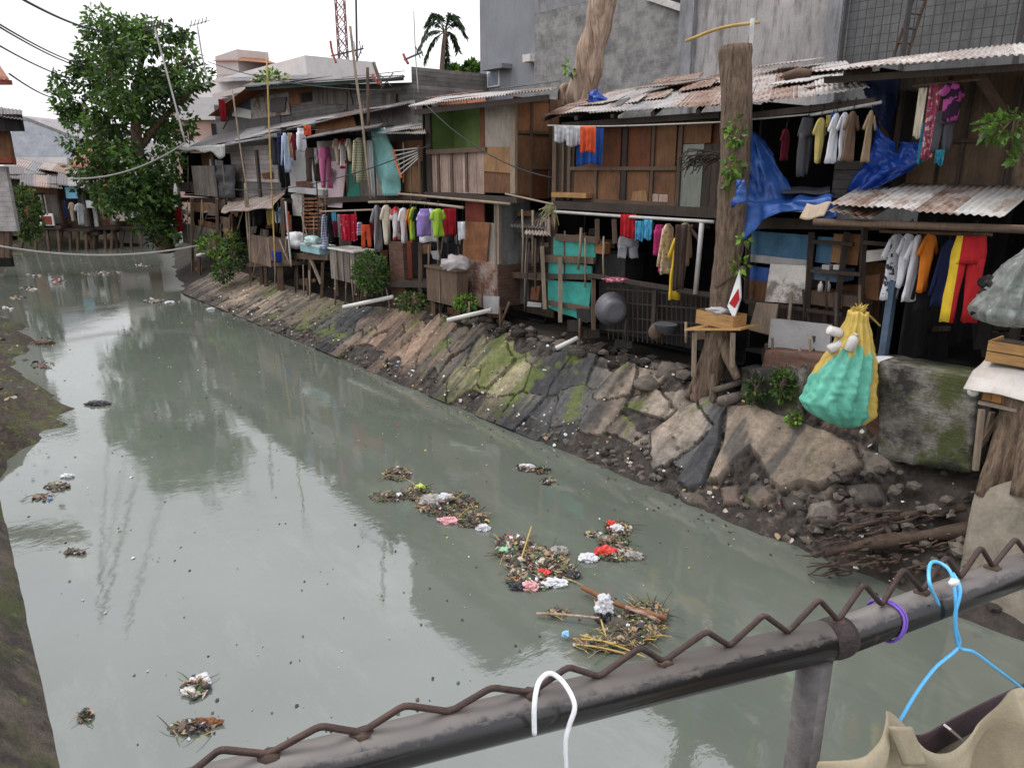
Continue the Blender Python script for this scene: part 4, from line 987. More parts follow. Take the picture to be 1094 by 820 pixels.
# pale house visible through the tree
h10 = thing('salmon_house', 'salmon and white house half hidden behind the big tree', 'house', (-16.5, 46, 1.2))
P = YP(46)
bm = NB(); prism(bm, rquad(P, 120, 150, 189.5, 264), V((0, 6, 0))); obj('side_wing', bm, cream, h10)
bm = NB(); prism(bm, rquad(P, 190, 108, 246, 262), V((0, 6, 0))); obj('wall', bm, rough_mat('salmon_render', (.50, .33, .27), .15, 1, None), h10)
pan(h10, 'white_band', P, (186, 104, 246, 128), cream, .3, proud=.3); pan(h10, 'white_band', P, (186, 150, 246, 160), cream, .3, proud=.3)
wn = pan(h10, 'window', P, (226, 132, 238, 146), m['dark'], .1, proud=.1)
# ================================================================= far end of the canal
def yblock(par, nm, Y, x0, x1, y0, y1, dep, mat, proud=0):
    P = YP(Y-proud); bm = NB(); prism(bm, rquad(P, x0, y0, x1, y1), V((0, dep, 0))); return obj(nm, bm, m[mat] if isinstance(mat, str) else mat, par)
def yroof(par, Y0, Y1, x0, x1, y0a, y0b, x2, x3, y1a, y1b, mats, n=3, name='roof'):
    return roof_sheets(par, YP(Y0).at(x0, y0a), YP(Y0).at(x1, y0b), YP(Y1).at(x3, y1b), YP(Y1).at(x2, y1a), n, mats, .14, .022, name=name)
gs = thing('grey_shed', 'big pale grey metal shed with a sloping roof behind the far shacks', 'shed', (-30, 58, 1.3))
P = YP(58); bm = NB(); prism(bm, [P.at(*q) for q in ((12, 262), (12, 126), (30, 130), (84, 150), (84, 262))], V((0, 10, 0))); obj('wall', bm, corr_mat('pale_metal_cladding', (.52, .54, .57), (.3, .28, .26), .3), gs)
bm = NB(); prism(bm, [P.at(*q) for q in ((10, 122), (30, 126), (86, 148), (86, 151), (30, 130), (10, 127))], V((0, 10.4, 0))); obj('roof', bm, m['corrgrey'], gs)
ww_ = thing('white_wall', 'low white rendered wall below the pale grey shed', 'wall', (-28, 54, 1.3)); yblock(ww_, 'wall', 54, 10, 78, 168, 255, .4, cream)
FAR = [
 ('awning_shack', 'far stilt shack with white framed red panel under rusted tin sheets', 42.6, 24, 64, 196, 243, 'brown', 'corrust'),
 ('blue_cloth_shack', 'far stilt shack with a light blue cloth under its eave', 43.0, 64, 94, 196, 246, 'darkplank', 'corrgrey'),
 ('tall_board_shack', 'narrow far shack of grey boards with a small white window', 43.3, 90, 103, 192, 250, 'greyplank', 'corrust'),
 ('brown_bay_shack', 'far brown board shack on splayed stilts under orange tiles', 43.6, 102, 122, 196, 244, 'brown', 'tile'),
 ('pink_rail_shack', 'far shack with a pale railing on splayed stilts below the tree', 44.2, 121, 152, 198, 244, 'redbrown', 'tile'),
 ('added_edge_shack', 'dark far shack added between the bush and the block house to dim the reflection', 44.5, -30, 23, 186, 250, 'darkplank', 'corrdark'),  # extra shack added to keep bright sky out of the water's reflection
]
for nm, lab, Y, x0, x1, y0, y1, wm, rm in FAR:
    h = thing(nm, lab, 'shack', YP(Y).at((x0+x1)/2, y1), 'far stilt shacks at the bend')
    yblock(h, 'wall', Y+.5, x0, x1, y0, y1, 3, wm)
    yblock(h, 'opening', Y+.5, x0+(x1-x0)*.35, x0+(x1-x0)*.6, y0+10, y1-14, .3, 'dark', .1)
    yblock(h, 'wall_board', Y+.5, x0+(x1-x0)*.68, x1-1, y0+12, y1-4, .2, 'greyplank' if wm != 'greyplank' else 'whitepanel', .12)
    yblock(h, 'floor', Y-.1, x0-1, x1+1, y1-2, y1+1.5, 2.4, 'darktimber')
    yroof(h, Y-.6, Y+3.5, x0-3, x1+3, y0+2, y0+6, x0-2, x1+2, y0-11, y0-7, [rm, 'corrdark'], 3)
    for k in range(4 if x1-x0 > 20 else 3):
        x = x0+2+(x1-x0-4)*k/(3 if x1-x0 > 20 else 2); bm = NB(); bar(bm, YP(Y+.1).at(x, y1+1), YP(Y-.1).at(x+R.uniform(-4, 4), 270), .13); obj('stilt', bm, m['timber'], h)
    if nm == 'awning_shack':
        f = yblock(h, 'red_panel', Y, 41, 57, 228, 243, .1, 'white', .1); yblock(f, 'panel_inset', Y, 44, 55, 231, 240, .05, 'redpanel', .14)
        for x in (44, 48): yblock(h, 'post', Y, x, x+1.5, 208, 230, .1, 'whitewash', .1)
    if nm == 'blue_cloth_shack': yblock(h, 'blue_cloth', Y-.2, 70, 82, 200, 212, .05, plastic('light_blue_cloth', (.16, .40, .52)), .1)
    if nm == 'pink_rail_shack': yblock(h, 'railing', Y, 119, 136, 224, 236, .08, 'pinkpanel', .25); yblock(h, 'railing', Y, 137, 150, 226, 236, .08, 'whitepanel', .25)
    if nm == 'tall_board_shack': yblock(h, 'window', Y, 92, 99, 214, 222, .08, 'white', .1)
lr = thing('long_roof_shack', 'long far shed with a sloping pale tin roof above the stilt shacks', 'shed', (-30, 50, 1.3))
yblock(lr, 'wall', 49.6, 14, 96, 186, 255, 4, 'greyplank')
yroof(lr, 48.6, 53, 12, 92, 176, 203, 20, 96, 168, 190, ['corrgrey', 'corr', 'corrust'], 5)
yroof(lr, 49.5, 54.5, 40, 100, 180, 192, 50, 104, 172, 180, ['corr', 'corrust'], 4, name='rear_roof')
tl = thing('tile_house', 'far house with a broken orange tiled roof beneath the tree crown', 'house', (-26, 53, 1.3))
yblock(tl, 'wall', 53, 84, 150, 178, 255, 4, 'greyplank'); yroof(tl, 51.5, 56, 76, 150, 178, 186, 82, 150, 158, 164, ['tile'], 4)
# house at the picture's edge on the far side
le = thing('whitewashed_brick_house', 'house with a white block base and brown upper wall at the edge beside the bush', 'house', (-22.5, 31, 1.3))
YL = 31
yblock(le, 'block_wall', YL, -40, 12, 178, 247, .2, 'whitebrick'); yblock(le, 'upper_wall', YL, -40, 10, 128, 176, .2, 'brown'); yblock(le, 'red_beam', YL, -40, 12, 168, 174, .3, 'redpanel', .3)
yblock(le, 'added_under_wall', YL+1.2, -60, 9, 246, 285, .2, 'dark')  # dark wall added below the floor so the water mirrors less sky
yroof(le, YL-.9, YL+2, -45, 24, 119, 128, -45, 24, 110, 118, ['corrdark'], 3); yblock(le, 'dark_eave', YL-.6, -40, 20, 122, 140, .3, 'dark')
for x in (-6, 3, 9): bm = NB(); bar(bm, YP(YL+.2).at(x, 246), YP(YL+.2).at(x, 275), .2); obj('stilt', bm, m['timber'], le)
tr_ = thing('roof_corner_house', 'house showing only a red brown tiled roof corner under the cables', 'house', (-16, 22, 1.3))
yblock(tr_, 'wall', 22, -200, -120, 92, 250, 1, 'brown'); yroof(tr_, 21, 24, -210, 11, 74, 87, -210, -6, 50, 62, ['tile'], 3); yblock(tr_, 'fascia', 21.1, -60, 8, 85, 90, .2, 'redpanel')

# ---------- patches, sticks and cords: the clutter each shack is mended with
RC = random.Random(31)
def clutter(par, T, box, nb, ns, mats=('timber', 'darkplank', 'brown', 'greyplank', 'greypanel', 'redbrown', 'tanply'), size=(6, 16), rr=.022):
    x0, y0, x1, y1 = box
    for k in range(nb):
        w_, h_ = RC.uniform(*size), RC.uniform(*size)*RC.choice([.35, .8, 1.3]); x, y = RC.uniform(x0, max(x0+1, x1-w_)), RC.uniform(y0, max(y0+1, y1-h_)); P_ = TP(T+RC.uniform(-.12, .25)); j = lambda: RC.uniform(-1.6, 1.6)
        bm = NB(); prism(bm, [P_.at(x+j(), y+h_+j()), P_.at(x+w_+j(), y+h_+j()), P_.at(x+w_+j(), y+j()), P_.at(x+j(), y+j())], NV*.025); obj('patch_board', bm, m[RC.choice(mats)], par)
    for k in range(ns):
        P_ = TP(T-RC.uniform(.05, .5)); x, y = RC.uniform(x0, x1), RC.uniform(y0, (y0+y1)/2); L = RC.uniform(.4, 1.0)*(y1-y0); dx = RC.choice([0, 0, RC.uniform(-14, 14)])
        bm = NB(); a_, b_ = P_.at(x, y), P_.at(x+dx, y+L); tube(bm, [a_, (a_+b_)/2+NV*RC.uniform(-.03, .03), b_], rr*RC.uniform(.7, 1.3), 6); obj('prop_stick', bm, m[RC.choice(['timber', 'bamboo', 'darktimber', 'paletimber'])], par, smooth=True)
clutter(h6, 1.9, (192, 212, 300, 256), 16, 12, size=(5, 14)); clutter(h6, 1.6, (196, 252, 306, 300), 5, 12, size=(5, 12)); clutter(h6, 2.25, (190, 158, 300, 210), 6, 5, size=(6, 16))
clutter(h5, 2.2, (310, 206, 395, 268), 12, 10, size=(5, 16)); clutter(h5, 1.8, (312, 276, 420, 330), 6, 14, size=(5, 14)); clutter(h5, 2.2, (300, 150, 455, 205), 10, 6, size=(6, 16)); clutter(h5, 2.6, (400, 255, 495, 320), 8, 8)
clutter(h4, 2.3, (550, 215, 590, 330), 8, 6, size=(7, 18)); clutter(h4, 1.9, (440, 310, 545, 345), 5, 8, size=(8, 16)); clutter(h4, 3.0, (455, 212, 495, 300), 5, 4)
clutter(h3, 2.3, (590, 236, 765, 300), 7, 6, ('dark', 'darkplank', 'timber', 'redbrown'), (8, 20)); clutter(h3, 2.0, (580, 330, 770, 385), 8, 3, ('dark', 'darkplank', 'timber'), (8, 22))
clutter(h2, 2.3, (800, 285, 945, 372), 12, 6, ('dark', 'darkplank', 'timber', 'brown', 'greyplank'), (9, 26)); clutter(h2, 1.9, (798, 352, 880, 392), 4, 5, ('darkplank', 'timber', 'paletimber'), (9, 26))
clutter(h7, 5.9, (236, 96, 440, 140), 10, 5, ('greyplank', 'corrdark', 'orangeply', 'greyclap', 'bluepanel', 'corrust'), (8, 24), .03)
clutter(h1, 3.3, (955, 330, 1090, 390), 5, 0, ('dark', 'darkplank'), (14, 30))
# loose rusty sheets over the roofs of the far shacks, and cables strung along the fronts
def scrap(par, T, x, y, w_, dep, mat):
    a, b = TP(T).at(x-w_/2, y+RC.uniform(-1, 2)), TP(T).at(x+w_/2, y-w_*.12+RC.uniform(-1, 1)); dv = NV*dep+V((0, 0, dep*.16)); bm = NB(); corr(bm, a+V((0, 0, .05)), b+V((0, 0, .05)), b+dv+V((0, 0, .05)), a+dv+V((0, 0, .05)), .078, .009, seed=RC.random()); obj('loose_sheet', bm, m[mat], par, smooth=True)
for par, T, x, y, w_, d_, mt in ((h5, 2.6, 300, 139, 26, .8, 'corrust'), (h5, 2.8, 345, 130, 30, .7, 'corr'), (h5, 2.7, 395, 121, 34, .8, 'corrust'), (h5, 1.5, 420, 141, 22, .6, 'corrgrey'), (h6, 1.9, 222, 158, 22, .7, 'corrust'), (h6, 2.0, 262, 151, 26, .8, 'corrdark'), (h4, 1.8, 470, 108, 30, .8, 'corrust'), (h4, 1.9, 545, 99, 34, .9, 'corrdark'), (h7, 5.4, 310, 90, 40, 1, 'corrgrey'), (h7, 5.4, 385, 85, 40, 1, 'corrust'), (h3, 2.4, 630, 117, 30, .8, 'corr'), (h3, 3.4, 700, 98, 46, 1.0, 'corrust'), (h2, 3.6, 860, 84, 60, 1.0, 'corrust'), (h2, 4.6, 830, 76, 50, .8, 'corr')): scrap(par, T, x, y, w_, d_, mt)
# ================================================================= laundry
def ring_body(bm, O, rx, ny, rows, seg=26, ph=0, amp=.2, mi=0):
    rows = [tuple(a[q]+(b[q]-a[q])*e/2 for q in range(4)) for a, b in zip(rows, rows[1:]) for e in (0, 1)]+[rows[-1]]
    """rows: (z down, half width, half depth, x offset)"""
    rings = []
    for i, (z, hw, hd, xo) in enumerate(rows):
        f = i/max(1, len(rows)-1); ring = []
        for k in range(seg):
            a = 2*PI*k/seg; k2 = 1+amp*f*math.sin(5*a+ph+z*3)+amp*.5*f*math.sin(9*a-ph*2+z*5)
            x = math.cos(a)*hw*(1+amp*.25*f*math.sin(4*a+ph)); y = math.sin(a)*hd*k2
            y += .022*math.sin(x*17+ph+z*3)*(f+.3)+.018*noise.noise(V((x*7+ph, z*5, a)))*(f+.4); x += .02*noise.noise(V((a*1.5+ph, z*4, 3)))*(f+.2)
            ring.append(bm.verts.new(O+rx*(x+xo)+ny*y-V((0, 0, z+.012*math.sin(3*a+ph)*f))))
        rings.append(ring)
    for r0, r1 in zip(rings, rings[1:]):
        for k in range(seg): face(bm, (r0[k], r0[(k+1) % seg], r1[(k+1) % seg], r1[k]), mi)
    face(bm, rings[0][::-1], mi); face(bm, rings[-1], mi)
def sleeve(bm, O, rx, ny, sgn, w, h, L, ph, mi=0, r0=.13, r1=.12, spread=.55):
    d = (rx*sgn*spread-V((0, 0, 1))).normalized(); p0 = O+rx*sgn*(w*.33)-V((0, 0, h*.07+.02)); x, y = ny, d.cross(ny).normalized(); seg = 12; rings = []
    for i in range(5):
        f = i/4; c = p0+d*L*f; rr = (r0+(r1-r0)*f)*w*1.35
        rings.append([bm.verts.new(c+x*math.cos(2*PI*k/seg)*rr*.45*(1+.15*math.sin(3*k+ph+i))+y*math.sin(2*PI*k/seg)*rr) for k in range(seg)])
    for a, b in zip(rings, rings[1:]):
        for k in range(seg): face(bm, (a[k], a[(k+1) % seg], b[(k+1) % seg], b[k]), mi)
    face(bm, rings[0][::-1], mi); face(bm, rings[-1], mi)
def garment(name, kind_, top, w, h, rx, mat, label, cat, group=None, hanger=False, mats=None, sl=.3):
    rx = V(rx).normalized(); ny = V((rx.y, -rx.x, 0)); ph = R.uniform(0, 6); O = V(top); bm = NB(); sk = R.uniform(-.03, .03)
    d = min(.075, w*.15)
    if kind_ in ('tee', 'long', 'tank', 'jacket'):
        rows = [(0, w*.17, d*.45, 0), (h*.03, w*.30, d*.7, 0), (h*.08, w*.42, d, 0), (h*.2, w*.42, d*1.1, sk*.3), (h*.4, w*.42, d*1.0, sk*.6), (h*.6, w*.44, d*.95, sk), (h*.8, w*.45, d*.9, sk*1.2), (h, w*.46, d*.8, sk*1.5)]
        if kind_ == 'tank': rows[0] = (0, w*.30, d*.4, 0); rows[1] = (h*.05, w*.29, d*.6, 0); rows[2] = (h*.2, w*.32, d, 0)
        ring_body(bm, O, rx, ny, rows, ph=ph)
        if kind_ == 'tee':
            for s in (-1, 1): sleeve(bm, O, rx, ny, s, w, h, h*sl, ph)
        if kind_ in ('long', 'jacket'):
            for s in (-1, 1): sleeve(bm, O, rx, ny, s, w, h, h*.75, ph, r1=.085, spread=.22)
    elif kind_ in ('trousers', 'shorts'):
        c = .32 if kind_ == 'trousers' else .5
        ring_body(bm, O, rx, ny, [(0, w*.40, d*.8, 0), (h*.06, w*.42, d, 0), (h*.18, w*.47, d*1.1, 0), (h*c, w*.49, d*1.0, 0)], ph=ph, amp=.06)
        for s in (-1, 1):
            e = w*(.26+R.uniform(0, .05)); ring_body(bm, O-V((0, 0, h*(c-.06))), rx, ny, [(0, w*.24, d, s*w*.24), (h*.2, w*.225, d*.8, s*w*.245), (h*.45, w*.215, d*.7, s*e*.98), (h*(1.06-c)+R.uniform(-.03, .03), w*.205, d*.65, s*e)], 18, ph+s, .22)
    elif kind_ == 'cloth':
        def fn(u, v):
            x = (u-.5)*w*(1-.06*v); y = (.05*math.sin(u*11+ph)+.035*math.sin(u*23+ph*2))*(.25+v)*min(1, w*2)+.03*noise.noise(V((u*3, v*4, ph)))
            return O+rx*x+ny*y-V((0, 0, h*v+.02*math.sin(u*6+ph)*v))
        sheet(bm, fn, 22, 12, .012, 0, ny)
        def fn2(u, v):
            p = fn(u, v*.35); return p-ny*(.05+.02*v)
        sheet(bm, fn2, 22, 5, .012, 0, ny)
    o = obj(name, bm, mat, None, smooth=True)
    tag(o, label, cat, group)
    if hanger:
        hb = NB(); tube(hb, [O+V((0, 0, .14)), O+rx*.03+V((0, 0, .17)), O+rx*.045+V((0, 0, .13)), O+V((0, 0, .06)), O-V((0, 0, .01))], .006, 5); obj('hanger', hb, m['wire'], o)
    return o
CL = {}
def fab(key, col, **k):
    if key not in CL: CL[key] = fabric('cloth_'+key, col, **k)
    return CL[key]
for k, c in dict(white=(.68, .68, .70), cream=(.58, .52, .40), beige=(.42, .33, .24), tan=(.33, .24, .15), brown=(.17, .11, .075), darkbrown=(.06, .04, .03), black=(.014, .014, .016), navy=(.018, .024, .07), greyd=(.06, .06, .065), grey=(.22, .22, .23), greyl=(.40, .40, .40), maroon=(.11, .01, .02),
                 red=(.40, .018, .022), redd=(.28, .012, .02), orange=(.62, .18, .02), orangered=(.55, .085, .03), pink=(.52, .15, .28), magenta=(.38, .03, .13), purple=(.25, .17, .42), lime=(.32, .50, .05), yellow=(.70, .48, .04), mustard=(.45, .36, .12), blue=(.03, .10, .36), skyblue=(.07, .33, .50), teal=(.02, .16, .22), bluel=(.42, .5, .62), olive=(.22, .2, .12)).items(): fab(k, c)
fab('stripew', (.62, .62, .66), stripes=((.25, .3, .5), 14)); fab('creamstripe', (.60, .55, .40), stripes=((.36, .33, .2), 16)); fab('redprint', (.64, .60, .58), print_=((.48, .02, .03), 3.0, .5)); fab('tiedye', (.03, .012, .03), print_=((.34, .06, .22), 9, .52))
fab('whiteprint', (.66, .66, .68), print_=((.05, .05, .07), 14, .56)); fab('redtowel', (.42, .012, .03), print_=((.55, .3, .32), 11, .62)); fab('creamlace', (.55, .44, .30), print_=((.35, .22, .12), 20, .55)); fab('pinkfloral', (.30, .06, .10), print_=((.55, .38, .36), 16, .55))
WID = {'tee': .62, 'long': .6, 'tank': .62, 'jacket': .7, 'trousers': .42, 'shorts': .7, 'cloth': 0}
def hang(T, items, group, hanger=False):
    """items: (kind, x0, x1, y0, y1, cloth, name, label)"""
    for kd, x0, x1, y0, y1, cl_, nm, lab in items:
        pl = TP(T+R.uniform(-.06, .06)) if isinstance(T, (int, float)) else T
        top = pl.at((x0+x1)/2, y0); bot = pl.at((x0+x1)/2, y1); h = top.z-bot.z
        a, b = pl.at(x0, (y0+y1)/2), pl.at(x1, (y0+y1)/2); c = (a+b)/2; vd = (c-EYE); vd.z = 0; vd.normalize(); side = V((vd.y, -vd.x, 0))
        seen = abs((b-a).dot(side)); real = WID[kd]*h if WID[kd] else seen
        if kd == 'tee': seen *= .66
        if kd in ('long', 'jacket'): seen *= .8
        real = min(max(real, seen), seen*1.5+.04); ang = math.acos(min(1, seen/real))
        rx = side*math.cos(ang)+vd*math.sin(ang)
        garment(nm, kd, top, real, h, rx, CL[cl_], lab, {'tee': 't-shirt', 'long': 'shirt', 'tank': 'tank top', 'jacket': 'jacket', 'trousers': 'trousers', 'shorts': 'shorts', 'cloth': 'cloth'}[kd], group, hanger)
hang(1.75, [
 ('jacket', 287, 297, 145, 176, 'greyd', 'jacket', 'dark grey jacket beside navy trousers at the far end of the upper laundry row'),
 ('trousers', 295, 302, 142, 179, 'navy', 'trousers', 'navy trousers hanging between the grey jacket and a pale blue shirt'),
 ('long', 300, 308, 142, 184, 'bluel', 'shirt', 'pale bluish long shirt next to the navy trousers'),
 ('cloth', 307, 312, 142, 168, 'tan', 'cloth', 'narrow tan cloth between the pale long shirt and a maroon one'),
 ('tee', 310, 316, 143, 171, 'maroon', 'shirt', 'maroon shirt beside the white tank top of the upper row'),
 ('tank', 315, 327, 137, 162, 'white', 'tank_top', 'white sleeveless top above the grey wall board'),
 ('cloth', 324, 332, 134, 145, 'orangered', 'cloth', 'small orange red cloth tucked under the upper eave'),
 ('trousers', 325, 340, 158, 194, 'darkbrown', 'trousers', 'dark brown trousers in front of the grey wall board'),
 ('cloth', 335, 339, 158, 175, 'greyl', 'cloth', 'light grey rag between dark and pink trousers'),
 ('trousers', 340, 353, 157, 201, 'pink', 'trousers', 'bright pink trousers hanging above the pale pink board'),
 ('tee', 355, 363, 148, 176, 'beige', 'shirt', 'beige and pink shirt, first of the four under the low dark eave'),
 ('tee', 362, 370, 148, 180, 'redprint', 'shirt', 'white shirt with red print above the dark teal door'),
 ('tee', 369, 376, 148, 172, 'cream', 'shirt', 'small cream shirt squeezed before the striped long shirt'),
 ('long', 376, 393, 147, 195, 'creamstripe', 'shirt', 'large cream striped shirt hanging over the dark teal door'),
 ('cloth', 392, 398, 150, 210, 'greyl', 'cloth', 'long grey curtain strip beside the turquoise sheet'),
], 'laundry on the upper row of the laundry house')
hang(1.6, [
 ('long', 343, 350, 229, 265, 'stripew', 'shirt', 'white and blue striped shirt at the far end of the lower laundry row'),
 ('long', 349, 355, 228, 257, 'black', 'shirt', 'black shirt between the striped shirt and the blue one'),
 ('cloth', 354, 359, 227, 239, 'skyblue', 'cloth', 'small sky blue cloth high in the lower laundry row'),
 ('cloth', 355, 361, 236, 252, 'maroon', 'cloth', 'maroon cloth below the small sky blue one'),
 ('cloth', 360, 364, 229, 254, 'grey', 'cloth', 'grey cloth edge beside the big red towel'),
 ('cloth', 363, 381, 229, 257, 'redtowel', 'towel', 'big crimson patterned towel in the lower laundry row'),
 ('tee', 381, 388, 237, 251, 'stripew', 'shirt', 'tiny blue and white shirt beside the crimson towel'),
 ('trousers', 385, 396, 240, 264, 'orangered', 'trousers', 'small orange red trousers beside a dark gap in the lower row'),
 ('cloth', 395, 400, 235, 256, 'maroon', 'cloth', 'dark maroon cloth behind the grey bodied shirt'),
], 'laundry on the lower row of the laundry house')
hang(1.3, [
 ('tee', 396, 409, 219, 268, 'grey', 'shirt', 'long grey shirt heading the bright row on the bamboo pole'),
 ('tee', 406, 419, 219, 260, 'cream', 'shirt', 'cream white shirt after the long grey shirt on the bamboo pole'),
 ('tee', 416, 430, 221, 256, 'redprint', 'shirt', 'white football shirt with large red blotches on the bamboo pole'),
 ('tee', 425, 437, 222, 259, 'white', 'shirt', 'plain white shirt beside the orange one on the bamboo pole'),
 ('tee', 434, 441, 223, 258, 'orange', 'shirt', 'orange shirt squeezed beside the lime one on the bamboo pole'),
 ('tee', 437, 447, 221, 255, 'lime', 'shirt', 'lime green shirt between orange and black ones on the bamboo pole'),
 ('tee', 441, 448, 223, 258, 'black', 'shirt', 'black shirt between lime and white ones on the bamboo pole'),
 ('tee', 443, 473, 223, 258, 'white', 'shirt', 'wide white shirt behind the purple top on the bamboo pole'),
], 'shirts on the bamboo pole', True)
hang(1.0, [
 ('tank', 445, 462, 223, 252, 'purple', 'tank_top', 'purple top hung over the wide white shirt'),
 ('tee', 458, 477, 223, 253, 'lime', 'shirt', 'broad lime green shirt beside the purple top'),
], 'shirts on the bamboo pole', True)
hang(1.6, [
 ('cloth', 473, 487, 223, 252, 'redd', 'cloth', 'dark red cloth at the near end of the bamboo pole'),
 ('trousers', 477, 486, 250, 274, 'black', 'trousers', 'black trousers below the dark red cloth'),
 ('cloth', 489, 497, 237, 256, 'white', 'cloth', 'white cloth with pink print beside the rusty red panel'),
], 'laundry near the red panel')
hang(1.55, [
 ('cloth', 592, 606, 135, 152, 'greyl', 'cloth', 'grey towel first under the eave of the brown house'),
 ('cloth', 605, 622, 135, 156, 'greyl', 'cloth', 'lighter grey towel beside the orange cloth under the eave'),
 ('cloth', 620, 637, 135, 163, 'orangered', 'cloth', 'orange red towel over the blue cloth under the eave'),
], 'towels under the eave of the brown house')
hang(1.72, [('cloth', 616, 645, 137, 176, 'blue', 'cloth', 'bright blue cloth hanging behind the orange red towel')], 'towels under the eave of the brown house')
hang(1.75, [
 ('cloth', 663, 680, 229, 254, 'red', 'cloth', 'bright red cloth on the rope below the brown house'),
 ('cloth', 679, 688, 236, 257, 'skyblue', 'cloth', 'sky blue towel next to the red cloth below the brown house'),
 ('cloth', 688, 697, 235, 256, 'skyblue', 'cloth', 'sky blue towel farther from the red cloth, by the magenta dress'),
 ('tank', 699, 711, 240, 272, 'magenta', 'dress', 'magenta top with a long tail hanging below the brown house'),
 ('cloth', 704, 709, 268, 290, 'magenta', 'cloth', 'magenta cloth tail under the magenta top'),
 ('long', 707, 721, 239, 293, 'creamlace', 'shirt', 'long cream patterned shirt beside the yellow jersey'),
 ('tee', 718, 733, 249, 320, 'yellow', 'shirt', 'long yellow jersey hanging lowest below the brown house'),
 ('jacket', 725, 740, 238, 284, 'tan', 'jacket', 'tan jacket by the pale post below the brown house'),
], 'laundry on the rope below the brown house')
hang(1.9, [('shorts', 660, 683, 252, 276, 'grey', 'shorts', 'grey shorts behind the red cloth below the brown house')], 'laundry on the rope below the brown house')
hang(1.6, [('cloth', 722, 735, 240, 310, 'darkbrown', 'cloth', 'twisted brown strip across the yellow jersey')], 'laundry on the rope below the brown house')
hang(1.85, [
 ('tee', 835, 845, 138, 171, 'maroon', 'shirt', 'dark red shirt deep in the room with the blue tarps'),
 ('trousers', 857, 870, 126, 188, 'greyd', 'trousers', 'long dark grey trousers in the room with the blue tarps'),
 ('tee', 871, 884, 126, 174, 'mustard', 'shirt', 'mustard yellow printed shirt under the rusty roof'),
 ('cloth', 883, 888, 123, 137, 'mustard', 'cloth', 'small mustard rag between the yellow and white shirts'),
 ('cloth', 888, 893, 121, 137, 'blue', 'cloth', 'small blue rag behind the first white shirt'),
 ('tee', 888, 901, 121, 174, 'white', 'shirt', 'white shirt beside the mustard yellow one'),
 ('tee', 897, 909, 120, 171, 'white', 'shirt', 'white shirt touching the brown one under the rusty roof'),
 ('tee', 904, 920, 119, 172, 'brown', 'shirt', 'brown shirt between a white shirt and the dark gap'),
 ('tee', 926, 937, 118, 173, 'tan', 'shirt', 'tan shirt alone beside the big blue tarp'),
], 'shirts under the rusty roof', True)
hang(1.95, [
 ('cloth', 982, 991, 94, 147, 'cream', 'cloth', 'cream strip of cloth above the teal one'),
 ('cloth', 985, 995, 131, 174, 'teal', 'cloth', 'teal cloth beside the blue tarp under the big eave'),
 ('cloth', 994, 1008, 88, 170, 'pinkfloral', 'dress', 'pink flowered dress beside the grey trousers under the big eave'),
 ('tee', 1005, 1034, 88, 129, 'tiedye', 'shirt', 'black and purple tie dyed shirt under the big eave'),
 ('trousers', 999, 1022, 118, 164, 'greyd', 'trousers', 'dark grey trousers below the tie dyed shirt'),
 ('cloth', 1000, 1010, 160, 176, 'teal', 'cloth', 'small teal rag below the dark grey trousers'),
], 'laundry under the big eave')
hang(1.75, [
 ('tee', 947, 971, 250, 321, 'whiteprint', 'shirt', 'white shirt with dark printed lettering pattern under the awning'),
 ('tee', 962, 981, 249, 307, 'white', 'shirt', 'plain white shirt between two others under the awning'),
 ('tee', 972, 991, 251, 323, 'white', 'shirt', 'longer plain white shirt beside the orange one under the awning'),
 ('tee', 985, 1004, 249, 312, 'orange', 'shirt', 'orange shirt with white cuffs under the awning'),
], 'shirts under the awning', True)
hang(1.95, [
 ('jacket', 989, 1008, 252, 334, 'black', 'jacket', 'black jacket behind the orange shirt under the awning'),
 ('jacket', 1006, 1024, 256, 328, 'navy', 'jacket', 'navy jacket in the shade beside the red trousers'),
], 'shirts under the awning', True)
# red track trousers with a yellow side: two materials
pl = TP(1.5); tpz = pl.at(1038, 252); bz = pl.at(1038, 345); hh = tpz.z-bz.z
vd = tpz-EYE; vd.z = 0; vd.normalize(); sd2 = V((vd.y, -vd.x, 0))
o = garment('track_trousers', 'trousers', tpz, .36, hh, sd2, CL['red'], 'red track trousers with a broad yellow side stripe under the awning', 'trousers', None, True)
n = NT('red_and_yellow_cloth'); vm = n.n('ShaderNodeVectorMath', operation='DOT_PRODUCT'); n.l(n.coord('Object'), vm.inputs[0]); vm.inputs[1].default_value = sd2
a_ = n.noise(6, 4, .6, (2.5, .7, 1)); c = n.val(n.mix(n.ramp(vm.outputs['Value'], -.088, -.084), (.62, .42, .03), (.40, .018, .022)), n.ramp(a_, .3, .7, .8, 1.1)); n.bump(a_, .3, .02); o.data.materials[0] = n.done(c, .9, 0, .2)
hang(1.7, [
 ('jacket', 264, 280, 216, 240, 'greyd', 'jacket', 'grey jacket hung above the bamboo fenced deck'),
 ('cloth', 284, 293, 224, 240, 'mustard', 'cloth', 'pale yellow cloth among poles above the fenced deck'),
 ('tee', 296, 306, 221, 236, 'skyblue', 'shirt', 'blue shirt in the shade above the fenced deck'),
 ('cloth', 293, 299, 226, 238, 'white', 'cloth', 'small white cloth beside the blue shirt above the fenced deck'),
 ('long', 244, 252, 228, 249, 'brown', 'shirt', 'brown shirt hanging in the far doorway beside the plants'),
 ('cloth', 186, 193, 222, 247, 'redd', 'cloth', 'red and white cloth on the farthest shack of the bank'),
 ('cloth', 184, 190, 246, 260, 'greyl', 'cloth', 'pale grey rag under the red cloth of the farthest shack'),
 ('cloth', 303, 309, 226, 246, 'orangered', 'cloth', 'orange rag beside the firewood under the laundry house'),
], 'laundry of the clapboard shack')
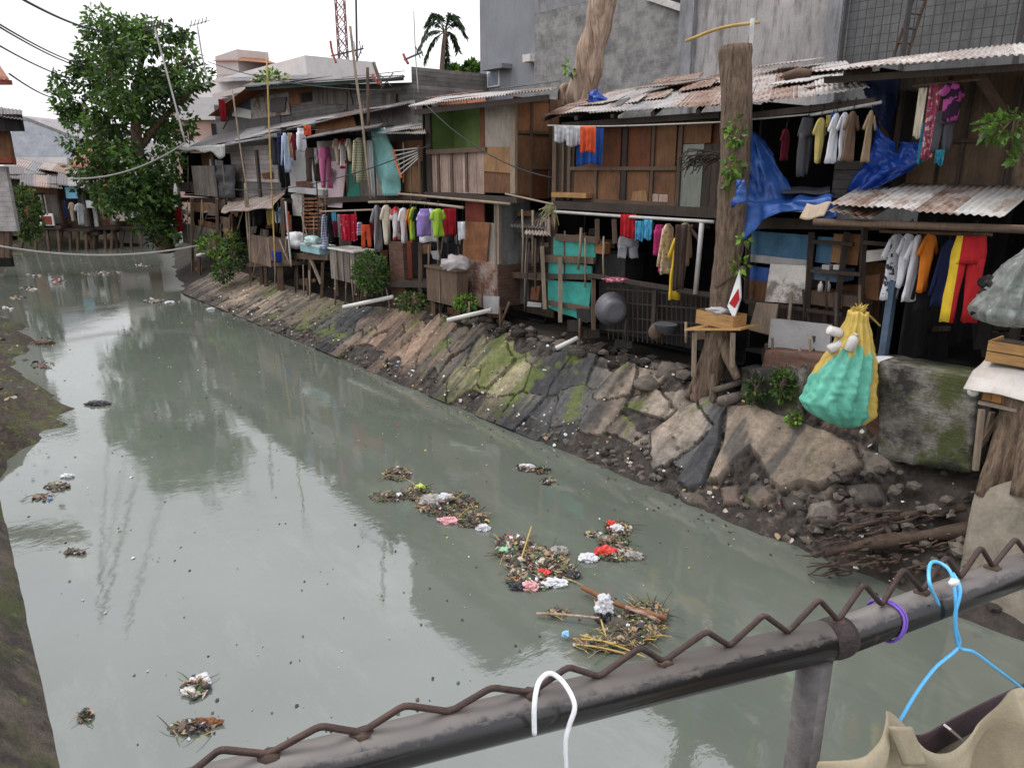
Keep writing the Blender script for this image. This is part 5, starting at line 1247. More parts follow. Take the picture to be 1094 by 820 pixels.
hang(4.6, [('cloth', 233, 240, 106, 130, 'redd', 'cloth', 'dark red cloth on the patchwork house balcony')], None)
# far laundry
hang(YP(42.6), [
 ('cloth', 66, 70, 214, 234, 'navy', 'cloth', 'dark blue cloth on the far blue cloth shack'),
 ('tee', 72, 80, 216, 236, 'beige', 'shirt', 'beige shirt on the far blue cloth shack'),
 ('tee', 78, 90, 217, 240, 'greyl', 'shirt', 'big pale grey shirt on the far blue cloth shack'),
 ('cloth', 104, 112, 212, 236, 'brown', 'cloth', 'brown cloth on the far bay shack'),
], 'laundry of the far shacks')
# ---------------------------------------------------------------- lines and poles that carry the laundry
def line(name, pts, r, mat, label, cat, mm=4):
    bm = NB(); tube(bm, smooth_path(pts, mm) if mm > 1 else pts, r, 7); return tag(obj(name, bm, m[mat], smooth=True), label, cat)
def sagline(name, a, b, sag, r, mat, label, cat='cable'):
    a, b = V(a), V(b); pts = [a+(b-a)*(k/14)-V((0, 0, sag*4*(k/14)*(1-k/14))) for k in range(15)]
    return line(name, pts, r, mat, label, cat, 1)
line('bamboo_pole', [TP(1.3).at(394, 216), TP(1.3).at(440, 216), TP(1.25).at(495, 222)], .03, 'bamboo', 'bamboo pole carrying the row of bright shirts', 'pole')
line('bamboo_pole', [TP(1.6).at(425, 207), TP(1.6).at(470, 211), TP(1.6).at(545, 218)], .028, 'bamboo', 'bamboo pole above the bright shirts, tied to the floor beam', 'pole')
line('bamboo_pole', [TP(1.6).at(342, 226), TP(1.6).at(400, 224)], .025, 'bamboo', 'bamboo pole holding the crimson towel row', 'pole')
line('clothesline', [TP(1.75).at(284, 142), TP(1.75).at(325, 138), TP(1.75).at(400, 146)], .008, 'wire', 'dark clothesline of the upper laundry row', 'clothesline')
line('drying_pole', [TP(1.75).at(592, 226), TP(1.75).at(680, 232), TP(1.75).at(763, 237)], .026, 'galv', 'pale pole under the brown house carrying red and blue cloths', 'pole')
line('drying_pole', [TP(1.85).at(866, 123), TP(1.85).at(928, 112), TP(1.85).at(942, 109)], .022, 'galv', 'white pipe carrying shirts under the rusty roof', 'pole')
line('towel_line', [TP(1.6).at(585, 134), TP(1.6).at(645, 135), TP(1.7).at(760, 131), TP(1.85).at(800, 128), TP(1.85).at(868, 122)], .012, 'ropem', 'grey line running from the brown house to the blue tarps', 'clothesline')
line('drying_pole', [TP(1.75).at(940, 247), TP(1.75).at(1060, 251)], .02, 'timber', 'dark pole holding shirts under the awning', 'pole')
line('drying_pole', [TP(1.95).at(975, 92), TP(1.95).at(1050, 84)], .02, 'timber', 'pole holding laundry under the big eave', 'pole')
# ================================================================= trees and plants
def tree_from(name, label, trunk, limbs, blobs, Lf, dens, mats, tmat='bark', group=None, droop=.3):
    """blobs: (centre, rx, ry, rz)"""
    t = thing(name, label, 'tree', trunk[0][0], group)
    bm = NB(); tube(bm, smooth_path([p for p, r in trunk], 4), [trunk[min(len(trunk)-1, int(k/4))][1]*(1-(k % 4)/4)+trunk[min(len(trunk)-1, int(k/4)+1)][1]*((k % 4)/4) for k in range((len(trunk)-1)*4+1)], 10)
    for L in limbs: tube(bm, smooth_path(L, 3), [max(.025, .16*(1-k/(len(L)*3))) for k in range((len(L)-1)*3+1)], 6)
    obj('trunk', bm, m[tmat], t, smooth=True)
    bm = NB()
    for c, rx, ry, rz in blobs:
        vol = rx*ry*rz; nsub = max(3, int(9*(vol**.33)))
        for k in range(nsub):
            d = rv().normalized(); k_ = R.uniform(.45, 1.0); cc_ = c+V((d.x*rx*k_, d.y*ry*k_, d.z*rz*k_)); rr = R.uniform(.28, .5)*(vol**.333)
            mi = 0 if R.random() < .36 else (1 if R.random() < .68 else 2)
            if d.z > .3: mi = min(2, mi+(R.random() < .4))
            for q in range(int(dens*rr*rr*R.uniform(.7, 1.2))+6):
                e = rv().normalized()*rr*R.uniform(.5, 1.05); e.z *= .75
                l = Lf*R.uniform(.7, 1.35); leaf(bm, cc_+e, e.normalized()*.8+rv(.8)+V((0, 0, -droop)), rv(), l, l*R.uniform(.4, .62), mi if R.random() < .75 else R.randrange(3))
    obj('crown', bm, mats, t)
    return t
def YB(px, py, Y, r, dy=None, sq=1.0):
    c = YP(Y).at(px, py); rr = r/FOC*Y; return (c, rr, dy or rr*1.1, rr*sq)
CRB = [(158, 212, 26, -1.8), (128, 208, 26, -1.2), (172, 180, 24, -1.2), (145, 178, 26, -2), (176, 238, 18, -1.2), (68, 95, 16, .3), (104, 78, 26, .5), (140, 45, 26, .4), (186, 90, 24, .6), (104, 172, 24, .4), (132, 222, 18, .6), (150, 222, 22, -1.4), (140, 200, 24, -1.6), (168, 246, 18, -.6), (184, 225, 14, 0), (166, 34, 28, 0), (118, 48, 30, .6), (200, 70, 24, -.6), (155, 72, 36, -1.2), (88, 104, 28, 0), (128, 105, 36, -1.5), (178, 112, 32, 1), (211, 96, 13, -.8), (108, 150, 30, -.8), (150, 150, 34, 1.2), (184, 152, 17, 0), (112, 192, 30, -1), (152, 192, 32, 0), (182, 186, 15, 1), (162, 228, 27, .5), (186, 246, 15, .8), (92, 192, 15, .5), (75, 120, 16, 0), (95, 60, 22, 1), (70, 100, 12, -.5), (190, 40, 14, .5)]
YT = 33.0
bl = [YB(x, y, YT+d, r*.97) for x, y, r, d in CRB]
def TPt(x, y, d=0): return YP(YT+d).at(x, y)
base = YP(YT+.8).at(176, 262); base.z = .9
trunk = [(base, .42), (TPt(172, 238, .6), .34), (TPt(160, 205, .2), .30), (TPt(148, 165), .25), (TPt(145, 120), .19), (TPt(150, 70), .12), (TPt(162, 35), .06)]
limbs = [[TPt(160, 205, .2), TPt(125, 185, -.6), TPt(100, 180, -.8)], [TPt(148, 165), TPt(110, 150, -.6), TPt(85, 110, 0)], [TPt(148, 160), TPt(180, 120, .6), TPt(208, 96, -.4)], [TPt(145, 120), TPt(120, 80, 0), TPt(105, 50, .5)], [TPt(148, 95), TPt(185, 75, -.5), TPt(200, 62, -.5)], [TPt(172, 235, .6), TPt(182, 210, 1), TPt(184, 180, 1)]]
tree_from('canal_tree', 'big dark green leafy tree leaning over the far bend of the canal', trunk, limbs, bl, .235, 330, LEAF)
# smaller greenery
def plant(name, label, cat, c, rx, ry, rz, n, L, mats=None, stem=None, shell=.3, droop=.1):
    t = thing(name, label, cat, c-V((0, 0, rz)))
    bm = NB(); leaves_in(bm, c, rx, ry, rz, n, L, 3, shell, droop); obj('foliage', bm, mats or LEAF, t)
    bm = NB()
    for k in range(5): tube(bm, [c-V((0, 0, rz*1.05)), c+rv(.3*rx), c+V((R.uniform(-.7, .7)*rx, R.uniform(-.6, .6)*ry, R.uniform(.1, .8)*rz))], [.02, .014, .006], 5)
    obj('stem', bm, m['bark'], t, smooth=True); return t
plant('bush', 'round dark bush below the bright shirts at the pale cabinet', 'bush', TP(1.3).at(396, 291), .46, .45, .55, 1500, .085)
plant('fern', 'small light green fern beside the whitewashed brick base', 'fern', TP(1.5).at(497, 323), .26, .22, .18, 300, .085, BRIGHT)
plant('bank_plant', 'leafy bright green plants growing before the clapboard shack', 'plant', TP(1.2).at(226, 262), .55, .5, .45, 260, .15, BRIGHT)
plant('bank_plant', 'darker leafy plants beside the bamboo fenced deck', 'plant', TP(1.1).at(250, 268),   .45, .5, .7, 380, .15, [m['leafd'], m['leafm'], m['leafl']])
plant('bush', 'tall bush growing beside the whitewashed block house at the far edge', 'bush', YP(33).at(27, 228), .62, .7, 1.25, 900, .2)
plant('wall_plant', 'tuft of green weeds growing on the mossy stone footing', 'weed', TP(1.3).at(836, 411), .17, .15, .25, 260, .075, [m['leafd'], m['leafm'], m['leafl']])
plant('wall_plant', 'low dark weeds at the end of the stone footing', 'weed', TP(1.3).at(808, 415), .16, .14, .2, 170, .075, [m['leafd'], m['leafd'], m['leafm']])
plant('wall_plant', 'small bright green sprig under the green sack', 'weed', TP(1.2).at(848, 447), .10, .1, .07, 90, .07, BRIGHT)
plant('branch_leaves', 'bright green leafy branch reaching in under the big eave', 'branch', TP(1.5).at(1082, 136), .36, .35, .16, 210, .10, [m['leafl'], m['leafm'], m['leafl']])
plant('branch_leaves', 'lower sprig of leaves beneath the leafy branch under the big eave', 'branch', TP(1.5).at(1094, 168), .14, .2, .09, 60, .09, [m['leafl'], m['leafm'], m['leafl']])
plant('weed_clump', 'dark creeping weeds under the pale pipe by the brick pier', 'weed', TP(1.3).at(440, 322), .4, .3, .25, 240, .1, LEAF)
plant('weed_clump', 'weeds hanging on the slope below the clapboard shack deck', 'weed', TP(.8).at(238, 290), .4, .4, .35, 260, .14, LEAF)
plant('rooftop_bush', 'light green bush on the roofs beside the pink house', 'bush', TP(9).at(290, 84), .9, .8, .4, 220, .25, BRIGHT)
bt = thing('background_tree', 'dark tree crown behind the palm beside the grey building', 'tree', YP(62).at(498, 110))
bm = NB(); 
for px, py, r in ((497, 85, 13), (490, 95, 12), (505, 78, 9), (470, 96, 9), (484, 80, 7)): c, a_, b_, c_ = YB(px, py, 62, r); leaves_in(bm, c, a_, b_, c_, 420, .5, 3, .2, .2)
obj('crown', bm, LEAF, bt); bm = NB(); tube(bm, [YP(62).at(498, 180), YP(62).at(498, 85)], [.25, .1], 7); obj('trunk', bm, m['bark'], bt)
pt = thing('palm_tree', 'shaggy palm with drooping fronds above the orange tiled roof', 'palm', YP(55).at(472, 120))
PY = YP(55)
bm = NB(); tube(bm, smooth_path([PY.at(470, 170), PY.at(471, 100), PY.at(473, 60), PY.at(476, 32)], 3), [.16, .16, .16, .16, .16, .16, .15, .15, .14, .12], 8); obj('trunk', bm, m['bark'], pt, smooth=True)
cr_ = PY.at(475, 34)
FR = ((452, 40, 0, .9), (447, 52, -1, .6), (455, 27, .5, 1), (466, 20, 1, .6), (484, 19, 0, .6), (493, 27, -.6, .9), (498, 38, .3, .8), (453, 66, .2, .5), (490, 54, 1, .5), (478, 72, .4, .3))
for ex, ey, dz, ar in FR:
    e = PY.back(dz).at(ex, ey); pts = smooth_path([cr_, (cr_*.45+e*.55)+V((0, 0, .9*ar)), e], 7); bm = NB(); tube(bm, pts, .04, 5)
    for k in range(5, len(pts)):
        dd = (pts[k]-pts[k-1]).normalized()
        for q in range(4):
            for sg in (-1, 1):
                s_ = dd.cross(V((0, 0, 1))).normalized()*sg; leaf(bm, pts[k]-dd*.12*q, s_*.7+dd*.5-V((0, 0, .5))+rv(.3), rv(), R.uniform(.35, .65), .13)
    obj('frond', bm, m['leafd' if ey < 75 else 'dryleaf'], pt)
# dead trunk rising through the roofs and the old tree post before the tarp shack
dt = thing('dead_tree', 'pale barkless dead trunk rising between the rusty roof and the grey building', 'tree trunk', TP(5).at(615, 120))
Q = TP(5.0); bm = NB()
tube(bm, smooth_path([Q.at(609, 150), Q.at(615, 115), Q.at(628, 62), Q.at(641, 15), Q.at(652, -40)], 5), [.28*(1+.12*math.sin(k*1.3)) for k in range(21)], 12)
tube(bm, smooth_path([Q.at(622, 150), Q.at(628, 110), Q.at(638, 55), Q.at(652, -10), Q.at(660, -45)], 5), [.19*(1+.15*math.sin(k*1.7)) for k in range(21)], 10)
tube(bm, smooth_path([Q.at(604, 120), Q.at(601, 98), Q.at(605, 90)], 3), [.16, .15, .13, .11, .1, .08, .05], 8)
obj('trunk', bm, m['barkpale'], dt, smooth=True)
bm = NB(); leaves_in(bm, Q.back(-.35).at(609, 74), .16, .15, .18, 26, .16, 3, .2); obj('shoot', bm, BRIGHT, dt)
tp = thing('tree_post', 'old sawn off tree trunk standing between the brown house and the tarp shack', 'tree trunk', TP(1.45).at(765, 395))
Q = TP(1.45)
pts = smooth_path([Q.at(787, 50), Q.at(787, 110), Q.at(784, 200), Q.at(778, 280), Q.at(770, 340), Q.at(758, 400), Q.at(748, 425)], 6)
rad = []
for k in range(len(pts)): f = k/(len(pts)-1); rad.append((.215-.03*f+(.02*noise.noise(V((k*.7, 3, 1)))))*(1 if f < .85 else 1+(f-.85)*1.0))
bm = NB(); tube(bm, pts, rad, 16)
for v in bm.verts: q = noise.noise(V((v.co.x*6, v.co.y*6, v.co.z*1.4)))*.05+noise.noise(v.co*14)*.018; v.co += V((q, q*.6, 0))
for a_, b_ in (((765, 350), (735, 425)), ((762, 370), (762, 432)), ((768, 350), (788, 405))): tube(bm, smooth_path([Q.at(*a_), Q.back(-.1).at((a_[0]+b_[0])/2, (a_[1]+b_[1])/2+4), Q.back(-.15).at(*b_)], 3), [.1, .095, .09, .085, .07, .06, .05], 8)
obj('trunk', bm, m['bark'], tp, smooth=True)
iv = thing('climbing_ivy', 'bright ivy sprigs climbing the old tree trunk', 'ivy', Q.back(-.25).at(785, 200)); bm = NB()
for px, py, r, n_ in ((786, 146, .13, 46), (783, 178, .14, 50), (784, 132, .08, 14), (795, 256, .08, 12), (790, 285, .14, 24), (781, 196, .1, 22)): leaves_in(bm, Q.back(-.22).at(px, py), r, .08, r*1.1, n_, .10, 3, .1)
obj('foliage', bm, BRIGHT, iv)
# ================================================================= poles, aerials, cables
def simple_pole(pts, pl, r, mat, label, name='pole', cat='pole'):
    return line(name, [pl.at(*p) for p in pts], r, mat, label, cat, 3)
simple_pole([(165, 29), (182, 92), (198, 153)], YP(29.5), .034, 'galv', 'long thin white pole leaning before the big tree', 'aerial_pole')
ap = simple_pole([(211, 28), (216, 60), (223, 90)], YP(31), .03, 'galv', 'thin aerial mast at the upper edge of the tree crown', 'aerial_mast')
bm = NB(); P = YP(31)
for k in range(5): bar(bm, P.at(203+k*4, 30-k*1.2), P.at(205+k*4, 22-k), .03)
bar(bm, P.at(202, 28), P.at(224, 22), .03); obj('aerial_rods', bm, m['galv'], ap).name = 'aerial'
bm = NB(); P = YP(29.4)
for k in range(7): bar(bm, P.at(154+k*3.2, 34-k*.6), P.at(156+k*3.2, 24-k*.6), .03)
bar(bm, P.at(152, 30), P.at(178, 25), .03); tag(obj('tv_aerial', bm, m['steel']), 'small grid aerial on the tip of the long white pole', 'aerial')
simple_pole([(285, 62), (288, 150), (292, 240), (294, 283)], TP(1.1), .024, 'bambooy', 'tall yellow bamboo pole before the clapboard wall', 'bamboo_mast')
simple_pole([(248, 95), (257, 160), (265, 215), (268, 285)], TP(1.15), .026, 'bamboo', 'grey bamboo pole rising past the blue panel', 'bamboo_mast')
simple_pole([(305, 215), (309, 262), (311, 283)], TP(1.1), .03, 'galv', 'pale stick standing at the corner of the fenced deck', 'bamboo_mast')
simple_pole([(262, 196), (264, 240), (266, 256)], TP(1.2), .04, 'bamboo', 'short weathered post beside the grey jacket', 'bamboo_mast')
simple_pole([(374, 28), (380, 80), (387, 130), (396, 212)], TP(1.2), .032, 'bamboo', 'leaning bamboo aerial pole crossing the striped shirt', 'bamboo_mast')
simple_pole([(392.5, 72), (393, 100), (393.5, 137)], TP(2.2), .04, 'timber', 'short dark pole standing on the laundry house roof', 'bamboo_mast')
simple_pole([(399, 67), (405, 84), (408, 92)], TP(4), .05, 'timber', 'short leaning stick on the patchwork house roof', 'bamboo_mast')
simple_pole([(442, 12), (444, 60), (447, 100)], TP(4.5), .015, 'galv', 'hair thin wire mast beside the palm', 'bamboo_mast')
simple_pole([(733, 44), (770, 30), (811, 24)], TP(4.5), .03, 'bambooy', 'bent yellow bamboo stick above the sawn trunk', 'bamboo_stick')
simple_pole([(804, 20), (802, 60), (801, 95)], TP(1.6), .03, 'galv', 'grey pipe standing behind the sawn trunk', 'pipe')
simple_pole([(800, 110), (797, 180), (795, 250)], TP(1.75), .035, 'timber', 'dark corner pole holding the blue tarp edge', 'pole')
# aerials with red mesh reflectors
def aerial(label, P, boom, refl, rods, name='tv_aerial'):
    t = thing(name, label, 'aerial', P.at(*boom[0])); bm = NB(); bar(bm, P.at(*boom[0]), P.at(*boom[1]), .035)
    for a_, b_ in rods: bar(bm, P.at(*a_), P.at(*b_), .02)
    obj('boom', bm, m['steel'], t); bm = NB(); tube(bm, smooth_path([P.at(*q) for q in refl], 3), .035, 6); obj('reflector', bm, m['redmast'], t)
P = TP(3)
aerial('tv aerial with two red curved reflectors beside the lattice mast', P, ((354, 60), (388, 52)), [(353, 44), (355, 56), (359, 67)], [((378, 44), (380, 60)), ((384, 44), (386, 58)), ((388, 48), (381, 66))])
aerial('tv aerial with an orange reflector pointing at the palm', P, ((432, 64), (451, 56)), [(431, 58), (433, 63), (436, 68)], [((444, 50), (449, 62)), ((449, 52), (452, 60))])
aerial('broken aerial lying with yellow and red tips on the patchwork roof', P, ((398, 86), (432, 82)), [(398, 80), (402, 86), (404, 90)], [((406, 80), (418, 92)), ((420, 78), (405, 98))])
fa = thing('fan_aerial', 'fan of pale sticks with orange ends beside the turquoise sheet', 'aerial', TP(1.7).at(435, 190))
P = TP(1.7); bm = NB()
for k in range(6): bar(bm, P.at(447, 158+k*2.2), P.at(421+k*1.3, 161+k*5.2), .022)
obj('rods', bm, m['galv'], fa).name = 'rod'
bm = NB(); tube(bm, [P.at(420, 160), P.at(424, 175), P.at(429, 190)], .035, 6); obj('tip_strip', bm, rough_mat('orange_tape', (.5, .13, .04), .2), fa); bm = NB(); bar(bm, P.at(447, 155), P.at(449, 214), .04); obj('post', bm, m['timber'], fa)
# red lattice mast
lm = thing('lattice_mast', 'red and white steel lattice mast far behind the shacks', 'mast', YP(90).at(369, 180)); P = YP(90); bm = NB()
cs = [(-.48, -.48), (.48, -.48), (.48, .48), (-.48, .48)]; bx = P.at(369, 100); zb, zt = 4, 31
for i, (cx, cy) in enumerate(cs):
    bar(bm, V((bx.x+cx, 90+cy, zb)), V((bx.x+cx, 90+cy, zt)), .09)
    nx_, ny_ = cs[(i+1) % 4]
    for k in range(22):
        z = zb+k*1.22; bar(bm, V((bx.x+cx, 90+cy, z)), V((bx.x+nx_, 90+ny_, z+1.22)), .07); bar(bm, V((bx.x+nx_, 90+ny_, z)), V((bx.x+cx, 90+cy, z+1.22)), .07)
n = NT('mast_paint'); sp = n.n('ShaderNodeSeparateXYZ'); n.l(n.coord(), sp.inputs[0]); fr = n.math('FRACT', n.math('DIVIDE', sp.outputs[1], 9.0)); c = n.mix(n.ramp(fr, .49, .5), (.20, .075, .07), (.15, .07, .068)); obj('lattice', bm, n.done(c, .6), lm)
simple_pole([(380, -20), (381, 40), (382, 100)], YP(90), .12, 'steel', 'dark steel pole beside the lattice mast', 'mast_pole')
# cables
for k, (a, b, sg, lab) in enumerate((((18, -4), (112, 33), .15, 'thick black cable highest over the canal tree'), ((-4, 24), (92, 70), .12, 'black cable, upper one of the close pair before the tree'), ((-4, 27), (92, 73), .12, 'black cable, lower one of the close pair before the tree'), ((-4, 47), (78, 84), .1, 'thin cable below the close pair of cables'), ((10, 79), (60, 105), .1, 'thin cable starting at the red brown roof corner'))):
    p, q = YP(18).at(*a), YP(33).at(*b); sagline('overhead_cable', p, q, sg, .03 if k == 0 else .02, 'wire', lab)
sagline('overhead_cable', TP(5).at(222, 66), TP(5).at(420, 97), .3, .02, 'wire', 'thin cable sagging across the patchwork house')
sagline('overhead_cable', TP(1.0).at(232, 200), TP(1.0).at(460, 155), .4, .012, 'wire', 'thin line crossing the clapboard wall and the laundry')
sagline('overhead_cable', TP(1.4).at(455, 112), TP(1.5).at(590, 190), .25, .012, 'wire', 'thin line drooping over the pink boards')
sagline('overhead_cable', YP(29).at(75, 191), YP(29).at(197, 153), .35, .03, 'ropem', 'pale rope slung through the lower crown of the tree')
sagline('canal_rope', YP(26).at(-6, 262), YP(28.5).at(213, 262), .36, .035, 'ropem', 'pale rope slung low across the far water', 'rope')
line('bamboo_stick', [TP(1.5).at(540, 207), TP(1.4).at(585, 217), TP(1.5).at(592, 219)], .018, 'bamboo', 'thin bamboo stick from the plank house to the brown house', 'pole', 2)
bm = NB(); c = TP(1.45).at(587, 222)
for k in range(26): tube(bm, [c+rv(.04), c+rv(.12)+V((0, 0, .02)), c+V((R.uniform(-.2, .2), R.uniform(-.1, .1), R.uniform(-.34, .05)))], [.008, .007, .004], 4)
tag(obj('dry_leaf_bundle', bm, rough_mat('pale_dry_leaves', (.32, .30, .15), .3)), 'tuft of pale dry leaves tied at the corner post of the brown house', 'plant tuft')
bm = NB(); c = TP(1.5).at(757, 165)
for k in range(34): a_ = c+rv(.08)+NV*R.uniform(-.2, .1)+UV_*R.uniform(-.2, .05); tube(bm, [a_, a_+UV_*R.uniform(.1, .35)+V((0, 0, R.uniform(-.12, .02))), a_+UV_*R.uniform(.3, .5)+V((0, 0, R.uniform(-.28, -.1)))], [.012, .01, .006], 5)
tag(obj('twig_bundle', bm, m['darktimber']), 'bundle of dark twigs jutting from the wall next to the sawn trunk', 'twigs')
# white drain pipes
line('drain_pipe', [TP(1.6).at(420, 317), TP(.95).at(367, 328)], .055, 'pvc', 'white drain pipe sticking out below the round bush', 'pipe', 1)
line('drain_pipe', [TP(1.6).at(525, 331), TP(.95).at(478, 342)], .05, 'pvc', 'white drain pipe sticking out below the brick base', 'pipe', 1)
line('drain_pipe', [TP(1.5).at(617, 361), TP(1.1).at(594, 372)], .045, 'pvc', 'short yellowed pipe below the teal boards', 'pipe', 1)
line('drain_pipe', [TP(1.55).at(225, 269), TP(1.0).at(210, 273)], .06, 'pvc', 'short white pipe below the farthest shack', 'pipe', 1)
line('clay_pipe', [TP(1.7).at(800, 421), TP(1.1).at(770, 429)], .085, 'rubble', 'thick broken grey pipe lying by the tree roots', 'pipe', 1)
line('clay_pipe', [TP(1.75).at(803, 405), TP(1.25).at(762, 417)], .05, 'rubble', 'thinner pale pipe above the thick broken one', 'pipe', 1)
# ================================================================= props on the bank
def box_on(parent, name, pl, box, depth, mat, label=None):
    bm = NB(); prism(bm, rquad(pl, *box), pl.n*depth); return obj(name, bm, mat, parent, label=label)
# wash tub
ws = thing('wash_tub', 'big grey plastic wash tub hung on its side beside the teal boards', 'tub', TP(1.75).at(656, 346)); c = TP(1.7).at(655, 331); ax = (c-EYE); ax.z = 0; ax = ax.normalized()*.9+UV_*.45
bm = NB(); lathe(bm, c-ax.normalized()*.14, [(.19, -.02), (.205, 0), (.235, .1), (.27, .24), (.30, .25), (.30, .275), (.255, .27), (.2, .06)], 26, ax); obj('basin', bm, m['greyplastic'], ws, smooth=True)
bm = NB(); lathe(bm, c-ax.normalized()*.165, [(.12, 0), (.145, 0), (.145, .012), (.12, .012)], 26, ax); obj('base_ring', bm, m['greyplastic'], ws)
bm = NB(); lathe(bm, TP(1.75).at(711, 354), [(.16, 0), (.19, .12), (.2, .13), (.18, .125)], 18); tag(obj('basin', bm, m['greyplastic'], smooth=True), 'dark basin standing inside the cage below the brown house', 'basin')
bm = NB(); blob(bm, TP(1.7).at(701, 354), .13, .11, .14, 2, .25, 2, 4); tag(obj('bundle_bag', bm, m['timber'], smooth=True), 'round tan bundle on the ground by the cage', 'bundle')
bm = NB(); blob(bm, TP(1.72).at(659, 299), .2, .12, .045, 3, .5, 3, 9); tag(obj('floral_rag', bm, CL['pinkfloral'], smooth=True), 'pink flowered rag lying on the handrail by the wash tub', 'rag')
# little table with box by the trunk
tb = thing('plank_table', 'small rough plank table beside the old tree trunk', 'table', TP(1.15).at(760, 395))
pl = TP(1.15); bm = NB(); p, q = pl.at(731, 353), pl.at(791, 353); prism(bm, [p, q, q+NV*.45, p+NV*.45], V((0, 0, .03))); obj('tabletop', bm, m['crate'], tb)
for x, y in ((742, 402), (783, 392)): bm = NB(); bar(bm, pl.back(.06).at(x, 355), pl.back(.06).at(x-1, y), .06); obj('leg', bm, m['paletimber'], tb)
bx_ = thing('carton_box', 'open box of pale boards on the small plank table', 'box', pl.at(763, 352)); pl = TP(1.2)
p, q = pl.at(743, 352), pl.at(783, 353); p.z = q.z = max(p.z, q.z)+.01
for nm, a, b in (('front_panel', p, q), ('rear_panel', p+NV*.3, q+NV*.3), ('side_panel', p, p+NV*.3), ('side_panel', q, q+NV*.3)): bm = NB(); d_ = (b-a).normalized().cross(V((0, 0, 1)))*.012; prism(bm, [a, b, b+V((0, 0, .2)), a+V((0, 0, .2))], d_); obj(nm, bm, m['crate'], bx_)
bm = NB(); blob(bm, (p+q)/2+NV*.15+V((0, 0, .22)), .2, .15, .06, 3, .45, 3, 3); tag(obj('plastic_wrap', bm, plastic('clear_wrap', (.5, .48, .48), .3, .1, .3), smooth=True), 'crumpled clear plastic lying on the box of pale boards', 'plastic')
# red and white packet
bm = NB(); pl = TP(1.25); prism(bm, ppts(pl, [(790, 288), (791, 318), (784, 341), (777, 327)]), NV*.03); pk = obj('rice_bag', bm, m['white']); tag(pk, 'red and white printed plastic bag hanging by the old tree trunk', 'bag')
bm = NB(); prism(bm, ppts(pl.back(-.006), [(789, 308), (790, 320), (785, 329), (779, 324)]), -NV*.004); obj('red_print', bm, CL['red'], pk)
bm = NB(); bar(bm, TP(1.25).at(764, 306), TP(1.3).at(795, 285), .05); tag(obj('branch_stick', bm, m['timber']), 'stick slanting from the old trunk to the tarp shack', 'stick')
# cabinets under the laundry
def cabinet(name, label, T, box, depth, mat, bat=None, top=None):
    t = thing(name, label, 'cabinet', TP(T).at((box[0]+box[2])/2, box[3])); pl = TP(T); q = rquad(pl, *box)
    bm = NB(); prism(bm, q, NV*depth); obj('body', bm, mat, t)
    bm = NB(); w_ = [q[3]-NV*.04+UV_*.04, q[2]-NV*.04-UV_*.04]; prism(bm, [w_[0], w_[1], w_[1]+NV*(depth+.06), w_[0]+NV*(depth+.06)], V((0, 0, .04))); obj('top', bm, top or mat, t)
    for f in (bat or ()): a = q[0]*(1-f)+q[1]*f-NV*.012; bm = NB(); bar(bm, a+V((0, 0, .01)), V((a.x, a.y, q[2].z-.02)), .05, .02); obj('batten', bm, m['paletimber'], t)
    for f in (.08, .92): a = q[0]*(1-f)+q[1]*f+NV*.1; bm = NB(); bar(bm, a-V((0, 0, .004)), a-V((0, 0, .5)), .09); obj('leg', bm, m['timber'], t)
    return t
cabinet('plank_cabinet', 'brown board cabinet on posts below the dark red cloth', 1.4, (456, 288, 488, 324), .3, m['timber'], (.45,))
cabinet('pale_cabinet', 'pale wooden cabinet under the crimson towel beside the round bush', 1.6, (353, 268, 379, 300), .7, m['greyplank'], (.3, .55, .8), m['whitepanel'])
bm = NB(); blob(bm, TP(1.6).at(487, 282), .33, .3, .2, 3, .35, 2.4, 6); tag(obj('plastic_bag', bm, plastic('milky_bag', (.55, .5, .48), .35, .15, .25), smooth=True), 'milky plastic bag lying on the brown board cabinet', 'bag')
bm = NB(); blob(bm, TP(1.7).at(316, 257), .32, .3, .28, 3, .4, 2.2, 8); tag(obj('plastic_bag', bm, m['white'], smooth=True), 'white crumpled plastic bag on the deck under the laundry house', 'bag')
bm = NB(); blob(bm, TP(1.6).at(334, 257), .26, .25, .14, 3, .35, 2.2, 5); tag(obj('plastic_bag', bm, plastic('mint_bag', (.38, .5, .46), .4), smooth=True), 'mint plastic bag lying on the pale cool box', 'bag')
cb = thing('cool_box', 'pale blue cool box on the deck under the laundry house', 'cool box', TP(1.5).at(331, 270)); box_on(cb, 'body', TP(1.5), (321, 263, 341, 270), .45, plastic('pale_blue_plastic', (.24, .40, .42), .5)); box_on(cb, 'lid', TP(1.48), (320.5, 261, 341.5, 263), .5, plastic('pale_lid', (.45, .52, .5), .5))
bm = NB(); lathe(bm, TP(1.28).at(298, 279), [(.17, 0), (.21, .3), (.225, .31), (.2, .3), (.16, .03)], 18); tag(obj('bucket', bm, plastic('blue_bucket', (.01, .05, .5), .4), smooth=True), 'blue bucket on the bamboo fenced deck', 'bucket')
